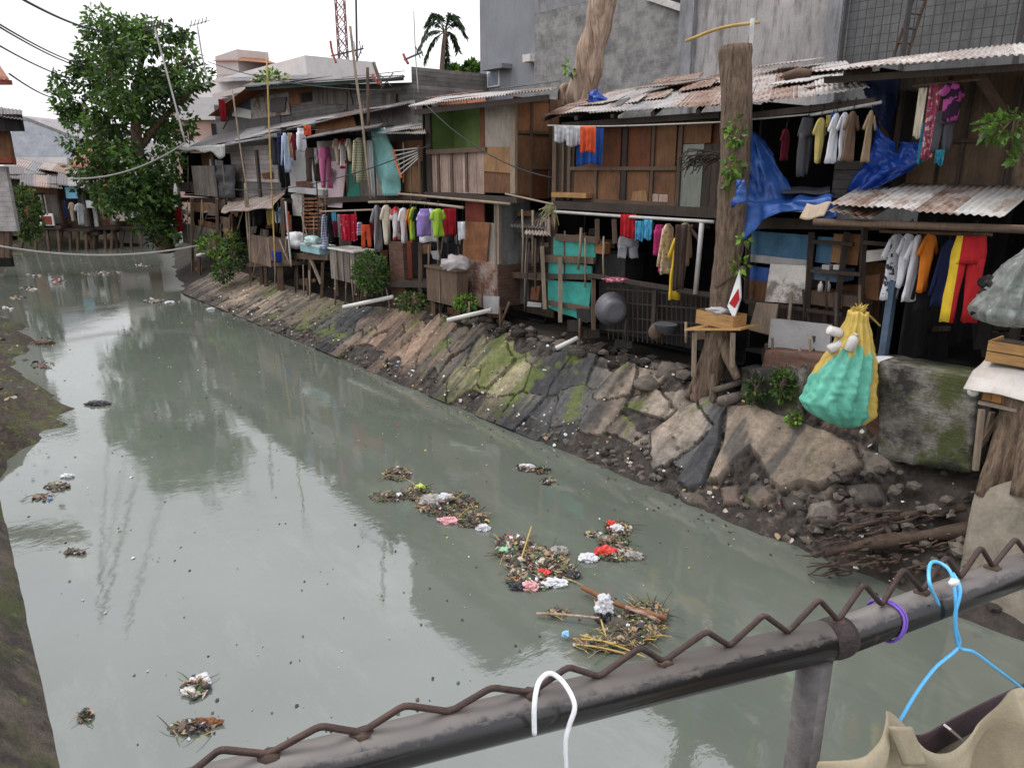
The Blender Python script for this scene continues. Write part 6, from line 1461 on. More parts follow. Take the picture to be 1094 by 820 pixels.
# table with boxes near the sack, on the picture's edge
tb = thing('market_table', 'rough wooden table holding boxes above the tree stump', 'table', TP(.85).at(1075, 500)); pl = TP(.85)
p, q = pl.at(1044, 434), pl.at(1110, 443); p.z = q.z = (p.z+q.z)/2
bm = NB(); prism(bm, [p, q-UV_*.6, q-UV_*.6+NV*.6, p+NV*.6], V((0, 0, .035))); obj('tabletop', bm, m['paletimber'], tb)
for a_, b_, d_ in (((1049, 437), (1042, 502), .02), ((1060, 440), (1052, 470), .45)): bm = NB(); bar(bm, pl.back(d_).at(*a_), pl.back(d_).at(*b_), .05); obj('leg', bm, m['paletimber'], tb)
bm = NB(); bar(bm, pl.back(.2).at(1071, 440), pl.back(.1).at(1046, 478), .04); obj('brace', bm, m['timber'], tb)
ob = thing('wooden_box', 'orange brown wooden box under the pale sheet on the rough table', 'box', p); zt_ = p.z+.04
def crate(t, a, b, z0, z1, dep, mat, slats):
    for k in range(slats):
        za, zb_ = z0+(z1-z0)*k/slats+.006, z0+(z1-z0)*(k+1)/slats-.006; bm = NB(); prism(bm, [V((a.x, a.y, za)), V((b.x, b.y, za)), V((b.x, b.y, zb_)), V((a.x, a.y, zb_))], NV*.018); obj('slat', bm, mat, t)
        bm = NB(); prism(bm, [V((a.x, a.y, za))+NV*.02, V((a.x, a.y, za))+NV*dep, V((a.x, a.y, zb_))+NV*dep, V((a.x, a.y, zb_))+NV*.02], -UV_*.018); obj('side_slat', bm, mat, t)
    bm = NB(); a2, b2 = a-UV_*.03+NV*.03, b+NV*.03; prism(bm, [V((a2.x, a2.y, z0)), V((b2.x, b2.y, z0)), V((b2.x, b2.y, z1-.03)), V((a2.x, a2.y, z1-.03))], NV*(dep-.05)); obj('body', bm, m['darkplank'], t)
a = pl.back(.05).at(1048, 430); b = a-UV_*1.1; crate(ob, a, b, zt_, zt_+.20, .45, m['cratelow'], 1)
cs_ = NB(); o0 = V((a.x, a.y, zt_+.215)); 
def cf(u, v): p_ = o0+UV_*(.16-1.4*u)-NV*.12+NV*(.62*v)+V((0, 0, .02*math.sin(u*7)+.02*noise.noise(V((u*4, v*3, 1)))))
def cf(u, v):
    e = max(0, .28-v)/.28; return o0+UV_*(.16-1.4*u)+NV*(.62*v-.10)+V((0, 0, .018*math.sin(u*7)+.03*noise.noise(V((u*4, v*3, 1)))-.13*e+.02+.12*v))
sheet(cs_, cf, 16, 10, .012, 0, V((0, 0, 1))); tag(obj('pale_sheet', cs_, rough_mat('pale_tarpaulin', (.50, .46, .41), .12, 4, (.3, .25, .2), .4), smooth=True), 'pale sheet folded over the orange brown wooden box', 'sheet')
ct = thing('wooden_crate', 'fresh slatted wooden crate on top of the pale sheet', 'crate', o0); a = pl.back(.25).at(1052, 386); crate(ct, a, a-UV_*1.1, a.z, a.z+.24, .4, m['crate'], 2)
bm = NB(); lathe(bm, TP(.95).at(1040, 418), [(.03, -.02), (.055, 0), (.06, .02), (.05, .05), (.02, .06)], 14, -NV+V((.3, 0, .2))); tag(obj('tap_cap', bm, m['pvc'], smooth=True), 'round pale pipe cap on the wall end beside the table', 'pipe cap')
bm = NB(); pl = TP(1.0)
def ip(tab, f):
    for (a, x), (b, y) in zip(tab, tab[1:]):
        if f <= b: return x+(y-x)*(f-a)/(b-a)
    return tab[-1][1]
def bag_mesh(bm, top, tab, ctab, h_, seed, side=V((1, 0, 0)), mi=lambda f, a: 0, seg=36, fold=.10, n=30, dp=.7):
    nyv = V((-side.y, side.x, 0)); rings = []
    for i in range(n+1):
        f = i/n; w_ = ip(tab, f); r_ = []
        for k in range(seg):
            an = 2*PI*k/seg; q = 1+fold*(abs(math.sin(5.5*an+seed+f*1.2))-.5)*(1.15-f*.75)+fold*.7*math.sin(13*an+seed*2+f*3)*(1-f*.6)+.2*noise.noise(V((math.cos(an)*1.6, math.sin(an)*1.6, f*3+seed)))*f+.07*noise.noise(V((math.cos(an)*5, math.sin(an)*5, f*8+seed)))-.08*abs(noise.noise(V((math.cos(an)*2.6, math.sin(an)*2.6, f*6+seed))))*(.3+f)-.14*abs(noise.noise(V((math.cos(an)*6, math.sin(an)*6, f*15+seed))))+.12
            r_.append(bm.verts.new(V(top)+side*(math.cos(an)*w_*q+ip(ctab, f))+nyv*math.sin(an)*w_*dp*q-V((0, 0, h_*f+.05*noise.noise(V((an, f*2, seed)))*(f < .95)))))
        rings.append(r_)
    for i in range(n):
        for k in range(seg): face(bm, (rings[i][k], rings[i][(k+1) % seg], rings[i+1][(k+1) % seg], rings[i+1][k]), mi((i+.5)/n, 2*PI*(k+.5)/seg))
    face(bm, rings[0][::-1], mi(0, 0)); face(bm, rings[-1], mi(1, -PI/2))
t_ = pl.at(1110, 256); bo = pl.at(1075, 347); vd = t_-EYE; vd.z = 0; vd.normalize(); sd3 = V((vd.y, -vd.x, 0))
bag_mesh(bm, t_, [(0, .04), (.15, .08), (.3, .16), (.6, .26), (.85, .33), (.95, .29), (1, .12)], [(0, 0), (.6, -.10), (1, -.13)], t_.z-bo.z, 3, sd3, fold=.34, seg=90, n=44); tag(obj('refuse_bag', bm, plastic('cloudy_grey_bag', (.30, .31, .28), .18, .5, .2, .62), smooth=True), 'big cloudy grey plastic bag hanging above the wooden crate', 'bag')
rb_ = bpy.data.objects[-1] if False else [o for o in bpy.data.objects if o.name == 'refuse_bag'][0]
bm = NB()
for k in range(16): c_ = t_-V((0, 0, (t_.z-bo.z)*R.uniform(.45, .9)))+sd3*R.uniform(-.34, .10)-sd3*.06+NV*R.uniform(-.05, .1); blob(bm, c_, .09, .08, .07, 2, .5, 2, k, k % 4)
obj('contents', bm, [m['rubble'], m['tealdoor'], m['dark'], m['leafd']], rb_)
# green and yellow sack
pl = TP(.85); t_ = pl.at(917, 333); bo = pl.at(905, 456); vd = t_-EYE; vd.z = 0; vd.normalize(); sd3 = V((vd.y, -vd.x, 0))
sk = thing('hanging_sack', 'bulging green sack in a yellow one hanging on the mossy wall', 'sack', V((t_.x, t_.y, bo.z)))
gm_ = rough_mat('green_woven_plastic', (.12, .42, .30), .22, 5, (.06, .22, .16), .45, .4, .3, 60, orv=0); ym_ = rough_mat('yellow_woven_plastic', (.50, .36, .08), .25, 5, (.35, .2, .05), .4, .5, .3, 60, orv=0)
def smi(f, a):
    x = math.cos(a); fr = math.sin(a) < .25
    return 0 if fr and f > .31-.05*math.sin(a*9) and x > -.72-(f-.36)*1.5 and x < .92 else 1
bm = NB(); bag_mesh(bm, t_, [(0, .09), (.08, .10), (.14, .13), (.34, .22), (.54, .31), (.67, .36), (.79, .39), (.88, .35), (.95, .24), (1, .08)], [(0, 0), (.34, -.01), (.54, -.06), (.79, -.12), (.95, -.03), (1, .02)], t_.z-bo.z, 1.3, sd3, smi, 110, .2, 60); obj('sack', bm, [gm_, ym_], sk, smooth=True)
bm = NB()
for k in range(22): tube(bm, [t_+rv(.04), t_+V((R.uniform(-.1, .1), R.uniform(-.06, .06), R.uniform(.02, .12)))], [.012, .004], 4)
tube(bm, [t_-V((0, 0, .02)), t_+NV*.1+V((0, 0, .02)), t_+NV*.62-V((0, 0, .25))], [.02, .014, .012], 6); obj('tied_neck', bm, ym_, sk)
for px, py, d3, lab in ((905, 362, (.35, 0, 1), 'white plastic jug tied upright beside the sack neck'), (889, 366, (.9, 0, .45), 'white plastic jug tipped on its side by the sack'), (888, 352, (1, .1, -.3), 'white jug end poking out above the other jugs')):
    bm = NB(); lathe(bm, TP(.70).at(px+6, py+3)-V(d3).normalized()*.12, [(.04, 0), (.058, .012), (.062, .14), (.05, .175), (.022, .195), (.022, .202), (.027, .203), (.027, .222), (.02, .225)], 16, d3); tag(obj('plastic_jug', bm, m['whitepanel'], smooth=True), lab, 'jug', 'jugs tied to the sack')
bm = NB(); lathe(bm, TP(1.5).at(951, 389), [(.14, 0), (.21, .03), (.225, .055), (.2, .05), (.12, .02)], 22); tag(obj('dish', bm, m['white'], smooth=True), 'shallow white dish on top of the mossy wall', 'dish')
# shelf things of the tarp shack
for k, (x, y, c_) in enumerate(((876, 306, 'whitepanel'), (884, 306, 'greypanel'))): bm = NB(); lathe(bm, TP(2.0).at(x, y+5), [(.035, 0), (.035, .09), (.015, .12), (.015, .14)], 10); tag(obj('bottle', bm, m[c_], smooth=True), ('pale bottle on the plank box below the blue square' if k == 0 else 'grey bottle beside the pale one on the plank box'), 'bottle')
for k, (x, w_) in enumerate(((882, 8), (893, 6))): tag(box_on(None, 'food_box', TP(2.05), (x-w_/2, 283, x+w_/2, 288), .15, m['whitepanel' if k else 'greypanel']), 'small white carton on the shelf below the blue square' if k else 'pale grey carton on the shelf beside a white one', 'carton')
# blue tarps (things of their own)
def tarp(name, lab, pl, L, Rr, y0, y1, mat, amp=.12, nu=22, nv=22, seed=0, bulge=.1, depth=0.0):
    """L and Rr are functions v -> picture x of the edges on the plane"""
    def fn(u, v):
        x = L(v)+(Rr(v)-L(v))*u; y = y0(u)+(y1(u)-y0(u))*v
        k = noise.noise(V((u*4+seed, v*3, seed)))*amp+noise.noise(V((u*11, v*9+seed, 3)))*amp*.35+math.sin(u*17+v*5+seed)*amp*.18+amp*.9*(.25-abs(noise.noise(V((u*6+seed, v*5, seed*2)))))+amp*.5*(.25-abs(noise.noise(V((u*13+seed, v*11, 4)))))+bulge*math.sin(PI*u)*v
        return pl.back(depth*u).at(x, y)-pl.n*k
    bm = NB(); sheet(bm, fn, nu, nv, .012, 0, pl.n); return tag(obj(name, bm, mat, smooth=True), lab, 'tarp')
lp = lambda a, b: (lambda v: a+(b-a)*v)
tarp('blue_tarp', 'blue tarp hanging as a side curtain next to the old tree trunk', TP(1.85), lp(795, 796), lambda v: 806+44*v**.7, lambda u: 130+12*u, lambda u: 222-8*u, [m['tarpfaded']], .10, seed=1, depth=.35)
tarp('blue_tarp', 'large crumpled bright blue tarp sliding from the plank wall onto the awning', TP(2.35), lambda v: 936-8*v if v < .4 else 933-27*(v-.4)/.6*1.0, lambda v: 988 if v < .5 else 988-32*(v-.5)*2, lambda u: 128+24*min(1, u*3), lambda u: 206+6*math.sin(u*3.1)-14*u, [m['tarp']], .16, 26, 24, seed=4, bulge=.15)
def tl_(u, v):
    p = B(0, 0, 0); x = 797+95*u; f = v
    a_ = TP(2.6).at(x, 207+2*math.sin(u*6)); b_ = TP(1.55).at(x-3, 216+3*math.sin(u*5)); c_ = TP(1.5).at(x-6+8*u, 232+7*math.sin(u*7+1)-8*(u > .8)*(u-.8)*5+22*max(0, .22-u)*4.5)
    p = a_*(1-f*2)+b_*(f*2) if f < .5 else b_*(2-f*2)+c_*(f*2-1)
    return p+V((0, 0, .05*noise.noise(V((u*7, v*4, 2)))))-NV*.07*noise.noise(V((u*9, v*3, 5)))
bm = NB(); sheet(bm, tl_, 34, 16, .012, 0, V((-.3, -.3, .8))); tag(obj('blue_tarp', bm, m['tarpfaded'], smooth=True), 'faded blue tarp draped over the ledge above the blue boards', 'tarp')
tarp('blue_tarp', 'dirty dark blue tarp hanging in the corner under the big eave', TP(2.25), lp(916, 942), lambda v: 962-8*v, lambda u: 84-2*u, lambda u: 132+12*u, [m['tarpdark']], .08, 14, 14, seed=7, depth=.4)
tarp('blue_tarp', 'small piece of blue tarp wrapped around the old tree trunk', TP(1.15), lp(788, 783), lp(797, 797), lambda u: 192, lambda u: 222-6*u, [m['tarpfaded']], .08, 10, 10, seed=9)
tarp('blue_tarp', 'bright blue tarp lump on the rusty roof beside the dead trunk', TP(3.0), lp(630, 622), lambda v: 644+12*v, lambda u: 94+14*abs(u-.4), lambda u: 119-4*u, [m['tarp']], .2, 14, 12, seed=3)
bm = NB(); pl = TP(2.3); sheet(bm, lambda u, v: TP(2.5-.5*v).at(834+52*u, 206+6*v+1.5*math.sin(u*9))+V((0, 0, .06+.02*math.sin(u*8))), 14, 5, .03, 0, V((0, 0, 1))); tag(obj('sleeping_mat', bm, CL['greyd'], smooth=True), 'dark folded mat lying on the faded blue tarp ledge', 'mat')
bm = NB(); pl = TP(1.45); sheet(bm, lambda u, v: TP(1.5-.1*v).at(862+26*u-8*v, 217+16*v+2*math.sin(u*5)), 10, 6, .02, 0, NV); tag(obj('sack_cloth', bm, CL['beige'], smooth=True), 'beige sacking over the end of the faded blue tarp ledge', 'cloth')
# ================================================================= stones, roots and rubbish on the bank
bm = NB()
RB = random.Random(21)
def stone(s, v, r, seed, lift=0):
    p = slope_pt(s, v, r*.25+lift); blob(bm, p, r*RB.uniform(.8, 1.4), r*RB.uniform(.7, 1.2), r*RB.uniform(.45, .8), 1, .45, 1.5, seed, RB.choice([0, 0, 1]), Matrix.Rotation(RB.uniform(0, 3), 3, 'Z'))
for k in range(290):
    z_ = RB.random()
    if z_ < .5: s, v, r = RB.uniform(.2, 5.6), RB.uniform(-.05, .75), RB.uniform(.02, .085)
    elif z_ < .7: s, v, r = RB.uniform(5, 9), RB.uniform(-.05, .3), RB.uniform(.03, .08)
    else: s, v, r = RB.uniform(8, 26), RB.uniform(-.05, .35), RB.uniform(.03, .09)
    stone(s, v, r, k)
for k in range(110): stone(RB.uniform(.1, 2.6), RB.uniform(.2, 1.6), RB.uniform(.02, .10), k+400, .04)
for k in range(150):
    s = RB.uniform(4, 13); p = B(s, RB.uniform(1.45, 2.2), 1.2+RB.uniform(-.03, .12)); r = RB.uniform(.05, .16); blob(bm, p, r*1.2, r, r*.7, 1, .45, 1.5, k+900, RB.choice([0, 1, 1]))
kind(tag(obj('rubble', bm, [m['rubble'], m['mud']]), 'broken stones and earth strewn along the embankment', 'rubble'), 'stuff')
def rock(px, py, z, rx, ry, rz, lab, mat='rubble', seed=0, name='boulder'):
    b_ = NB(); blob(b_, G(px, py, z), rx, ry, rz, 3, .3, 1.6, seed)
    return tag(obj(name, b_, m[mat], smooth=True), lab, 'boulder')
rock(882, 553, .38, .16, .14, .13, 'rounded pale stone among the roots below the broken slab', seed=3)
rock(938, 493, .75, .22, .14, .10, 'pale wedge shaped stone under the mossy wall', seed=5)
rock(716, 398, 1.25, .26, .2, .17, 'brown boulder at the foot of the cage', 'rubble', 8)
rock(690, 410, 1.1, .22, .2, .12, 'flat boulder on the slope top beside the old tree trunk', 'rubble', 12)
rock(740, 410, 1.1, .2, .2, .14, 'dark boulder between the table legs', 'mud', 15)
rock(960, 537, .55, .17, .15, .12, 'reddish stone above the root tangle', 'mossbrick', 19)
rock(668, 385, 1.2, .18, .2, .1, 'low stone near the wash tub', 'rubble', 23)
bigm = rough_mat('worn_concrete_block', (.20, .17, .13), .3, 2.2, (.08, .075, .05), .6, .9, .5, 22, sth=(.5, .62))
bm = NB(); q = TP(.70)
def blk(u, v):
    L = q.at(1034-6*v, 532-8*u+60*v); p = q.at(1040+90*u-8*v, 528-12*math.sin(u*3)+135*v); p = V((p.x, p.y, p.z))-NV*(v*.5)
    return p+rv(.0)-NV*(noise.noise(p*3)*.06+noise.noise(p*9)*.02)
sheet(bm, blk, 18, 18, .6, 0, NV); tag(obj('concrete_block', bm, bigm, smooth=True), 'big worn concrete block at the water edge behind the railing', 'concrete block')
# stump and root tangle
st_ = thing('tree_stump', 'brown tree stump with thick roots under the rough table', 'stump', TP(1.0).at(1070, 520)); bm = NB(); Q = TP(1.05)
tube(bm, smooth_path([Q.at(1098, 420), Q.at(1090, 455), Q.at(1080, 490), Q.back(-.1).at(1066, 525)], 4), [.20+.02*math.sin(k) for k in range(13)], 12)
tube(bm, smooth_path([Q.at(1080, 448), Q.back(-.12).at(1068, 480), Q.back(-.3).at(1050, 530)], 4), [.12, .12, .11, .11, .11, .1, .1, .09, .08], 10)
tube(bm, smooth_path([Q.at(1110, 440), Q.back(-.2).at(1108, 480), Q.back(-.3).at(1100, 530)], 4), [.16]*9, 10)
for v in bm.verts: v.co += V((1, .5, 0))*noise.noise(V((v.co.x*7, v.co.y*7, v.co.z*1.5)))*.05
obj('trunk', bm, m['bark'], st_, smooth=True)
bm = NB(); RB = random.Random(8)
def sp(px, py, z): return G(px, py, z)
tube(bm, smooth_path([sp(1050, 565, .65), sp(985, 572, .5), sp(930, 580, .42), sp(880, 590, .3)], 5), [.085*(1+.25*math.sin(k*.9))*(1-k/40) for k in range(16)], 10)
tube(bm, smooth_path([sp(1045, 540, .8), sp(985, 548, .62), sp(940, 556, .55), sp(905, 566, .5)], 5), [.06*(1-k/30) for k in range(16)], 8)
for k in range(130):
    x0, y0 = RB.uniform(880, 1045), RB.uniform(545, 612); L = RB.uniform(14, 60)*RB.choice([1, 1, .4, -.35]); z0 = max(.04, .72-(y0-535)/135+RB.uniform(-.03, .1))
    tube(bm, smooth_path([sp(x0, y0, z0), sp(x0-L*.4, y0+L*RB.uniform(-.05, .16), max(.03, z0-.03+RB.uniform(-.05, .07))), sp(x0-L*.8, y0+L*RB.uniform(0, .25), max(.0, z0-.14))], 3), [RB.uniform(.008, .026)*(1-.12*q) for q in range(7)], 5)
tag(obj('root_tangle', bm, m['root'], smooth=True), 'washed out tangle of dark roots lying above the waterline', 'roots')
# ---------------------------------------------------------------- litter
LM = [rough_mat('litter_'+k, c, .2, 8, None, rough=.6, spec=.4) for k, c in dict(white=(.56, .56, .53), pale=(.38, .34, .28), tan=(.28, .19, .10), brown=(.10, .065, .04), dark=(.03, .027, .025), green=(.06, .11, .03), yellow=(.36, .28, .07), red=(.34, .05, .04), pink=(.42, .24, .22), blue=(.12, .25, .42)).items()]
def flake(bm, p, r, mi, RB_, up=V((0, 0, 1)), flat=.15):
    n_ = RB_.randint(5, 7); a0 = RB_.uniform(0, 6); x, y = frame_of(up+V((RB_.uniform(-1, 1), RB_.uniform(-1, 1), 0))*flat)
    pts = [p+(x*math.cos(a0+2*PI*k/n_)+y*math.sin(a0+2*PI*k/n_)*RB_.uniform(.4, 1))*r*RB_.uniform(.55, 1.2)+V((0, 0, RB_.uniform(-.15, .25)*r)) for k in range(n_)]
    c = bm.verts.new(p+V((0, 0, r*.25))); vs = [bm.verts.new(q) for q in pts]; lo = bm.verts.new(p-V((0, 0, r*.12)))
    for k in range(n_): face(bm, (vs[k], vs[(k+1) % n_], c), mi); face(bm, (vs[(k+1) % n_], vs[k], lo), mi)
def raft(lab, cells, dens, seed, wts, twigs=30, size=(.015, .05)):
    """cells: picture ellipses (x, y, rx, ry) lying on the water"""
    RB_ = random.Random(seed); bm = NB()
    for x, y, rx, ry in cells:
        for k in range(int(dens*rx*ry/40)):
            a, r_ = RB_.uniform(0, 2*PI), RB_.random()**.6
            p = G(x+rx*r_*math.cos(a), y+ry*r_*math.sin(a), 0); p.z = .012+.10*(1-r_)*RB_.random()*min(1, ry/12)
            flake(bm, p, RB_.uniform(*size), RB_.choices(range(10), wts)[0], RB_, flat=.8)
        for k in range(int(twigs*rx*ry/300)):
            a, r_ = RB_.uniform(0, 2*PI), RB_.random()**.5; p = G(x+rx*r_*math.cos(a), y+ry*r_*math.sin(a), .02); d = V((RB_.uniform(-1, 1), RB_.uniform(-1, 1), RB_.uniform(-.05, .25))).normalized()*RB_.uniform(.06, .26)
            tube(bm, [p, p+d*.5+V((0, 0, .015)), p+d], [.006, .005, .003], 4, RB_.choice([2, 3, 3, 4, 5, 6]))
    return kind(tag(obj('floating_rubbish', bm, LM), lab, 'rubbish raft'), 'stuff')
WD = (.8, 2, 7, 24, 26, 7, 1, .15, .4, .1); WM = (2.2, 4, 8, 17, 17, 6, 1.6, .7, 1.4, .4)
raft('dark raft of leaves and twigs floating highest in mid canal', [(424, 507, 15, 7), (416, 531, 22, 5), (447, 527, 14, 9), (478, 540, 32, 13), (503, 556, 18, 8)], 95, 1, WD, 55)
raft('dense colourful raft of rubbish floating in mid canal', [(553, 588, 22, 12), (575, 603, 32, 18), (570, 620, 28, 10), (600, 612, 15, 8), (545, 580, 14, 7)], 110, 2, WM, 40, (.018, .06))
raft('small raft with red packets floating nearer the embankment', [(660, 566, 14, 9), (655, 580, 16, 6), (658, 593, 24, 7), (633, 571, 8, 3)], 100, 3, WM, 30)
raft('raft of straw and branches floating closest to the railing', [(675, 672, 34, 17), (648, 688, 34, 9), (690, 655, 22, 12), (596, 655, 10, 4)], 70, 4, (.8, 3, 12, 18, 14, 9, 4, .4, .4, .1), 90)
raft('thin scatter of pale rubbish near the embankment', [(562, 500, 11, 4), (578, 503, 10, 4), (585, 515, 8, 3)], 80, 5, WM, 20)
raft('murky scraps floating in the near corner of the canal', [(208, 736, 16, 12), (205, 778, 26, 7)], 16, 6, (.5, 4, 10, 16, 18, 2, .2, .2, .2, 0), 7)
raft('dark scraps along the dirt bank across the water', [(48, 366, 10, 6), (46, 390, 14, 4), (104, 432, 10, 3), (62, 520, 13, 5), (45, 532, 12, 4), (80, 590, 10, 3), (92, 765, 6, 7), (180, 324, 16, 3)], 45, 7, WD, 20)
raft('pale scraps drifting on the far water before the stilt shacks', [(30, 309, 9, 2), (36, 294, 8, 2), (20, 318, 8, 2), (62, 300, 10, 2), (110, 292, 22, 2), (150, 284, 14, 1.5), (165, 322, 12, 2), (8, 330, 8, 2)], 60, 8, (12, 10, 6, 8, 8, 2, 1, .5, 1, .3), 6, (.04, .12))
# tiny flecks all over the water
bm = NB(); RB_ = random.Random(77)
for k in range(820):
    s, t = 3+42*RB_.random()**1.7, -7.2+7.1*RB_.random(); p = B(s, t, .006)
    flake(bm, p, RB_.uniform(.005, .02)*(1+s/25)*RB_.choice([.8, .8, 1, 1, 1, 1.4]), RB_.choices(range(10), (4, 5, 4, 6, 14, 2, 2, .4, .4, .2))[0], RB_, flat=.05)
for k in range(160):
    s = 1+24*RB_.random(); p = B(s, -.08-abs(RB_.gauss(0, .18)), .008); flake(bm, p, RB_.uniform(.01, .035), RB_.choices(range(10), WD)[0], RB_, flat=.1)
kind(tag(obj('water_flecks', bm, LM), 'tiny leaves and specks drifting all over the murky water', 'flecks'), 'stuff')
# litter on the embankment and bank top
bm = NB()
for k in range(520):
    s = 1.2+24*RB_.random()**1.2; v = RB_.random()*ES if RB_.random() < .55 else RB_.uniform(-.1, .4); p = slope_pt(s, v, .11 if RB_.random() < .6 else .05); flake(bm, p, RB_.uniform(.012, .05), RB_.choices(range(10), (10, 7, 6, 8, 10, 3, 1.4, 1.2, 2, 1.2))[0], RB_, up=V((0, 0, .8))-NV*.6, flat=.7)
for k in range(160):
    s = RB_.uniform(4, 18); p = B(s, RB_.uniform(1.3, 2.2), 1.28); flake(bm, p, RB_.uniform(.015, .05), RB_.choices(range(10), (9, 7, 6, 8, 10, 3, 1, 1, 2, 1))[0], RB_, flat=.7)
kind(tag(obj('bank_litter', bm, LM), 'scraps of rubbish scattered over the cracked embankment', 'litter'), 'stuff')
bm = NB()
for k in range(260):
    x, y = RB_.uniform(0, 50), RB_.uniform(355, 470); p = B(0, 0, 0); s = RB_.uniform(12.5, 27); t = RB_.uniform(-8.5, -6.3); flake(bm, B(s, t, 1.1+RB_.uniform(-.7, .3)), RB_.uniform(.02, .07), RB_.choices(range(10), WD)[0], RB_, flat=.7)
kind(tag(obj('dirt_bank_litter', bm, LM), 'leaf scraps on the dirt bank across the water', 'litter'), 'stuff')
def fbag(px, py, rx, ry, rz, mat, lab, name='plastic_bag', cat='bag', seed=0, z=.02, amp=.4):
    b_ = NB(); blob(b_, G(px, py, z), rx, ry, rz, 4, amp, 2.0, seed)
    for v in b_.verts: q = noise.noise(v.co*38+V((seed, 0, 0)))*.022+noise.noise(v.co*90)*.008; v.co += v.normal*q if v.normal.length > 0 else V((q, q, q))
    return tag(obj(name, b_, mat), lab, cat)
pw = plastic('white_film', (.66, .66, .66), .4, .12, .2); pb_ = plastic('black_film', (.02, .02, .022), .3, .2); pk_ = plastic('pink_film', (.60, .30, .30), .45, .25); rd_ = plastic('red_packet', (.55, .035, .02), .4, .25); gy = plastic('grey_film', (.24, .22, .19), .4, .35)
fbag(646, 646, .085, .08, .12, pw, 'white plastic bag standing up on the raft closest to the railing', seed=1, z=.17)
fbag(646, 659, .095, .09, .085, pb_, 'black plastic bag below the white one on the raft closest to the railing', seed=2, z=.05)
fbag(664, 670, .16, .12, .075, rough_mat('brown_sacking', (.085, .07, .055), .3), 'brown soaked bundle in the raft closest to the railing', 'soaked_bundle', 'bundle', 3)
fbag(591, 622, .16, .09, .045, pw, 'flat white plastic bag at the lower edge of the colourful raft', seed=4)
fbag(567, 626, .10, .09, .05, pk_, 'pink plastic bag at the lower tip of the colourful raft', seed=5)
fbag(552, 626, .085, .08, .05, pb_, 'black round bag at the lower tip of the colourful raft', seed=6)
fbag(613, 614, .07, .06, .05, pb_, 'small black bag on the tail of the colourful raft', seed=7)
fbag(577, 598, .11, .05, .04, plastic('cream_pack', (.60, .50, .33), .5), 'cream packet in the middle of the colourful raft', 'packet', 'packet', 8, .05)
fbag(598, 588, .10, .07, .05, gy, 'dull grey bag on the upper edge of the colourful raft', seed=9, z=.04)
fbag(541, 588, .09, .05, .035, plastic('pale_green_film', (.25, .5, .33), .5), 'pale green bag at the upper tip of the colourful raft', seed=10, z=.03)
fbag(580, 612, .08, .06, .04, rd_, 'dull red packet low in the colourful raft', 'packet', 'packet', 11, .05)
fbag(647, 589, .14, .07, .055, rd_, 'bright red plastic packet on the small raft', 'packet', 'packet', 12, .04)
fbag(629, 596, .11, .08, .05, pw, 'white plastic bag beside the bright red packet', seed=13)
fbag(660, 564, .08, .06, .05, pw, 'white bag at the top of the small raft', seed=14, z=.05)
fbag(653, 560, .07, .05, .05, rd_, 'pinkish red wrapper at the top of the small raft', 'packet', 'packet', 15, .04)
fbag(676, 594, .12, .07, .05, gy, 'clear bag with rubbish at the tip of the small raft', seed=16)
fbag(468, 536, .27, .14, .085, gy, 'long grey plastic bag lying on the dark raft', seed=17)
fbag(475, 531, .10, .05, .05, pw, 'white patch of plastic on the long grey bag', 'plastic_scrap', 'plastic', 18, .10)
fbag(479, 556, .12, .07, .05, pk_, 'pink plastic bag on the dark raft', seed=19)
fbag(516, 564, .09, .06, .045, pw, 'small white bag at the tip of the dark raft', seed=20)
fbag(449, 521, .08, .05, .05, plastic('lime_leaf_film', (.42, .5, .06), .5), 'yellow green scrap on the dark raft', 'plastic_scrap', 'plastic', 21, .04)
fbag(562, 498, .12, .05, .03, pw, 'white scrap in the thin scatter near the embankment', 'plastic_scrap', 'plastic', 22)
fbag(213, 728, .10, .09, .04, pw, 'soaked white bag floating in the near corner of the canal', seed=23, z=.01)
fbag(205, 738, .08, .05, .045, plastic('dull_white', (.52, .50, .45), .5), 'white cup shaped scrap beside the soaked white bag', 'plastic_scrap', 'plastic', 24)
fbag(222, 771, .12, .03, .035, m['rust'], 'rusty brown stick end floating by the soaked bag', 'driftwood', 'driftwood', 25)
fbag(72, 508, .10, .05, .03, pw, 'white scrap floating near the dirt bank across the water', 'plastic_scrap', 'plastic', 26)
fbag(105, 431, .24, .1, .05, LM[4], 'dark lump floating beside the dirt bank point', 'driftwood', 'driftwood', 27)
fbag(47, 366, .3, .16, .07, LM[3], 'brown clump with red scrap floating off the far dirt bank', 'driftwood', 'driftwood', 28)
fbag(181, 323, .17, .12, .05, pw, 'white foam scrap floating below the big tree', 'plastic_scrap', 'plastic', 29)
fbag(225, 330, .13, .08, .05, pw, 'single white scrap floating by the far embankment', 'plastic_scrap', 'plastic', 30)
fbag(680, 638, .03, .03, .028, plastic('blue_ball', (.25, .5, .68), .4), 'small sky blue scrap beside the raft', 'plastic_scrap', 'plastic', 31).location = G(604, 681, .02)
line('branch', [G(573, 655, .05), G(600, 656, .07), G(640, 660, .10)], .014, 'barkpale', 'pale bare stick reaching out from the raft closest to the railing', 'branch', 2)
line('branch', [G(622, 627, .09), G(660, 645, .10), G(712, 660, .08)], .028, 'rust', 'reddish branch lying across the raft closest to the railing', 'branch', 3)
line('branch', [G(668, 648, .16), G(690, 656, .12), G(705, 664, .06)], .022, 'barkpale', 'short pale branch crossing the reddish one', 'branch', 2)
line('branch', [G(556, 600, .05), G(562, 580, .12), G(568, 562, .2)], .010, 'bambooy', 'thin yellow stick poking up from the colourful raft', 'branch', 2)
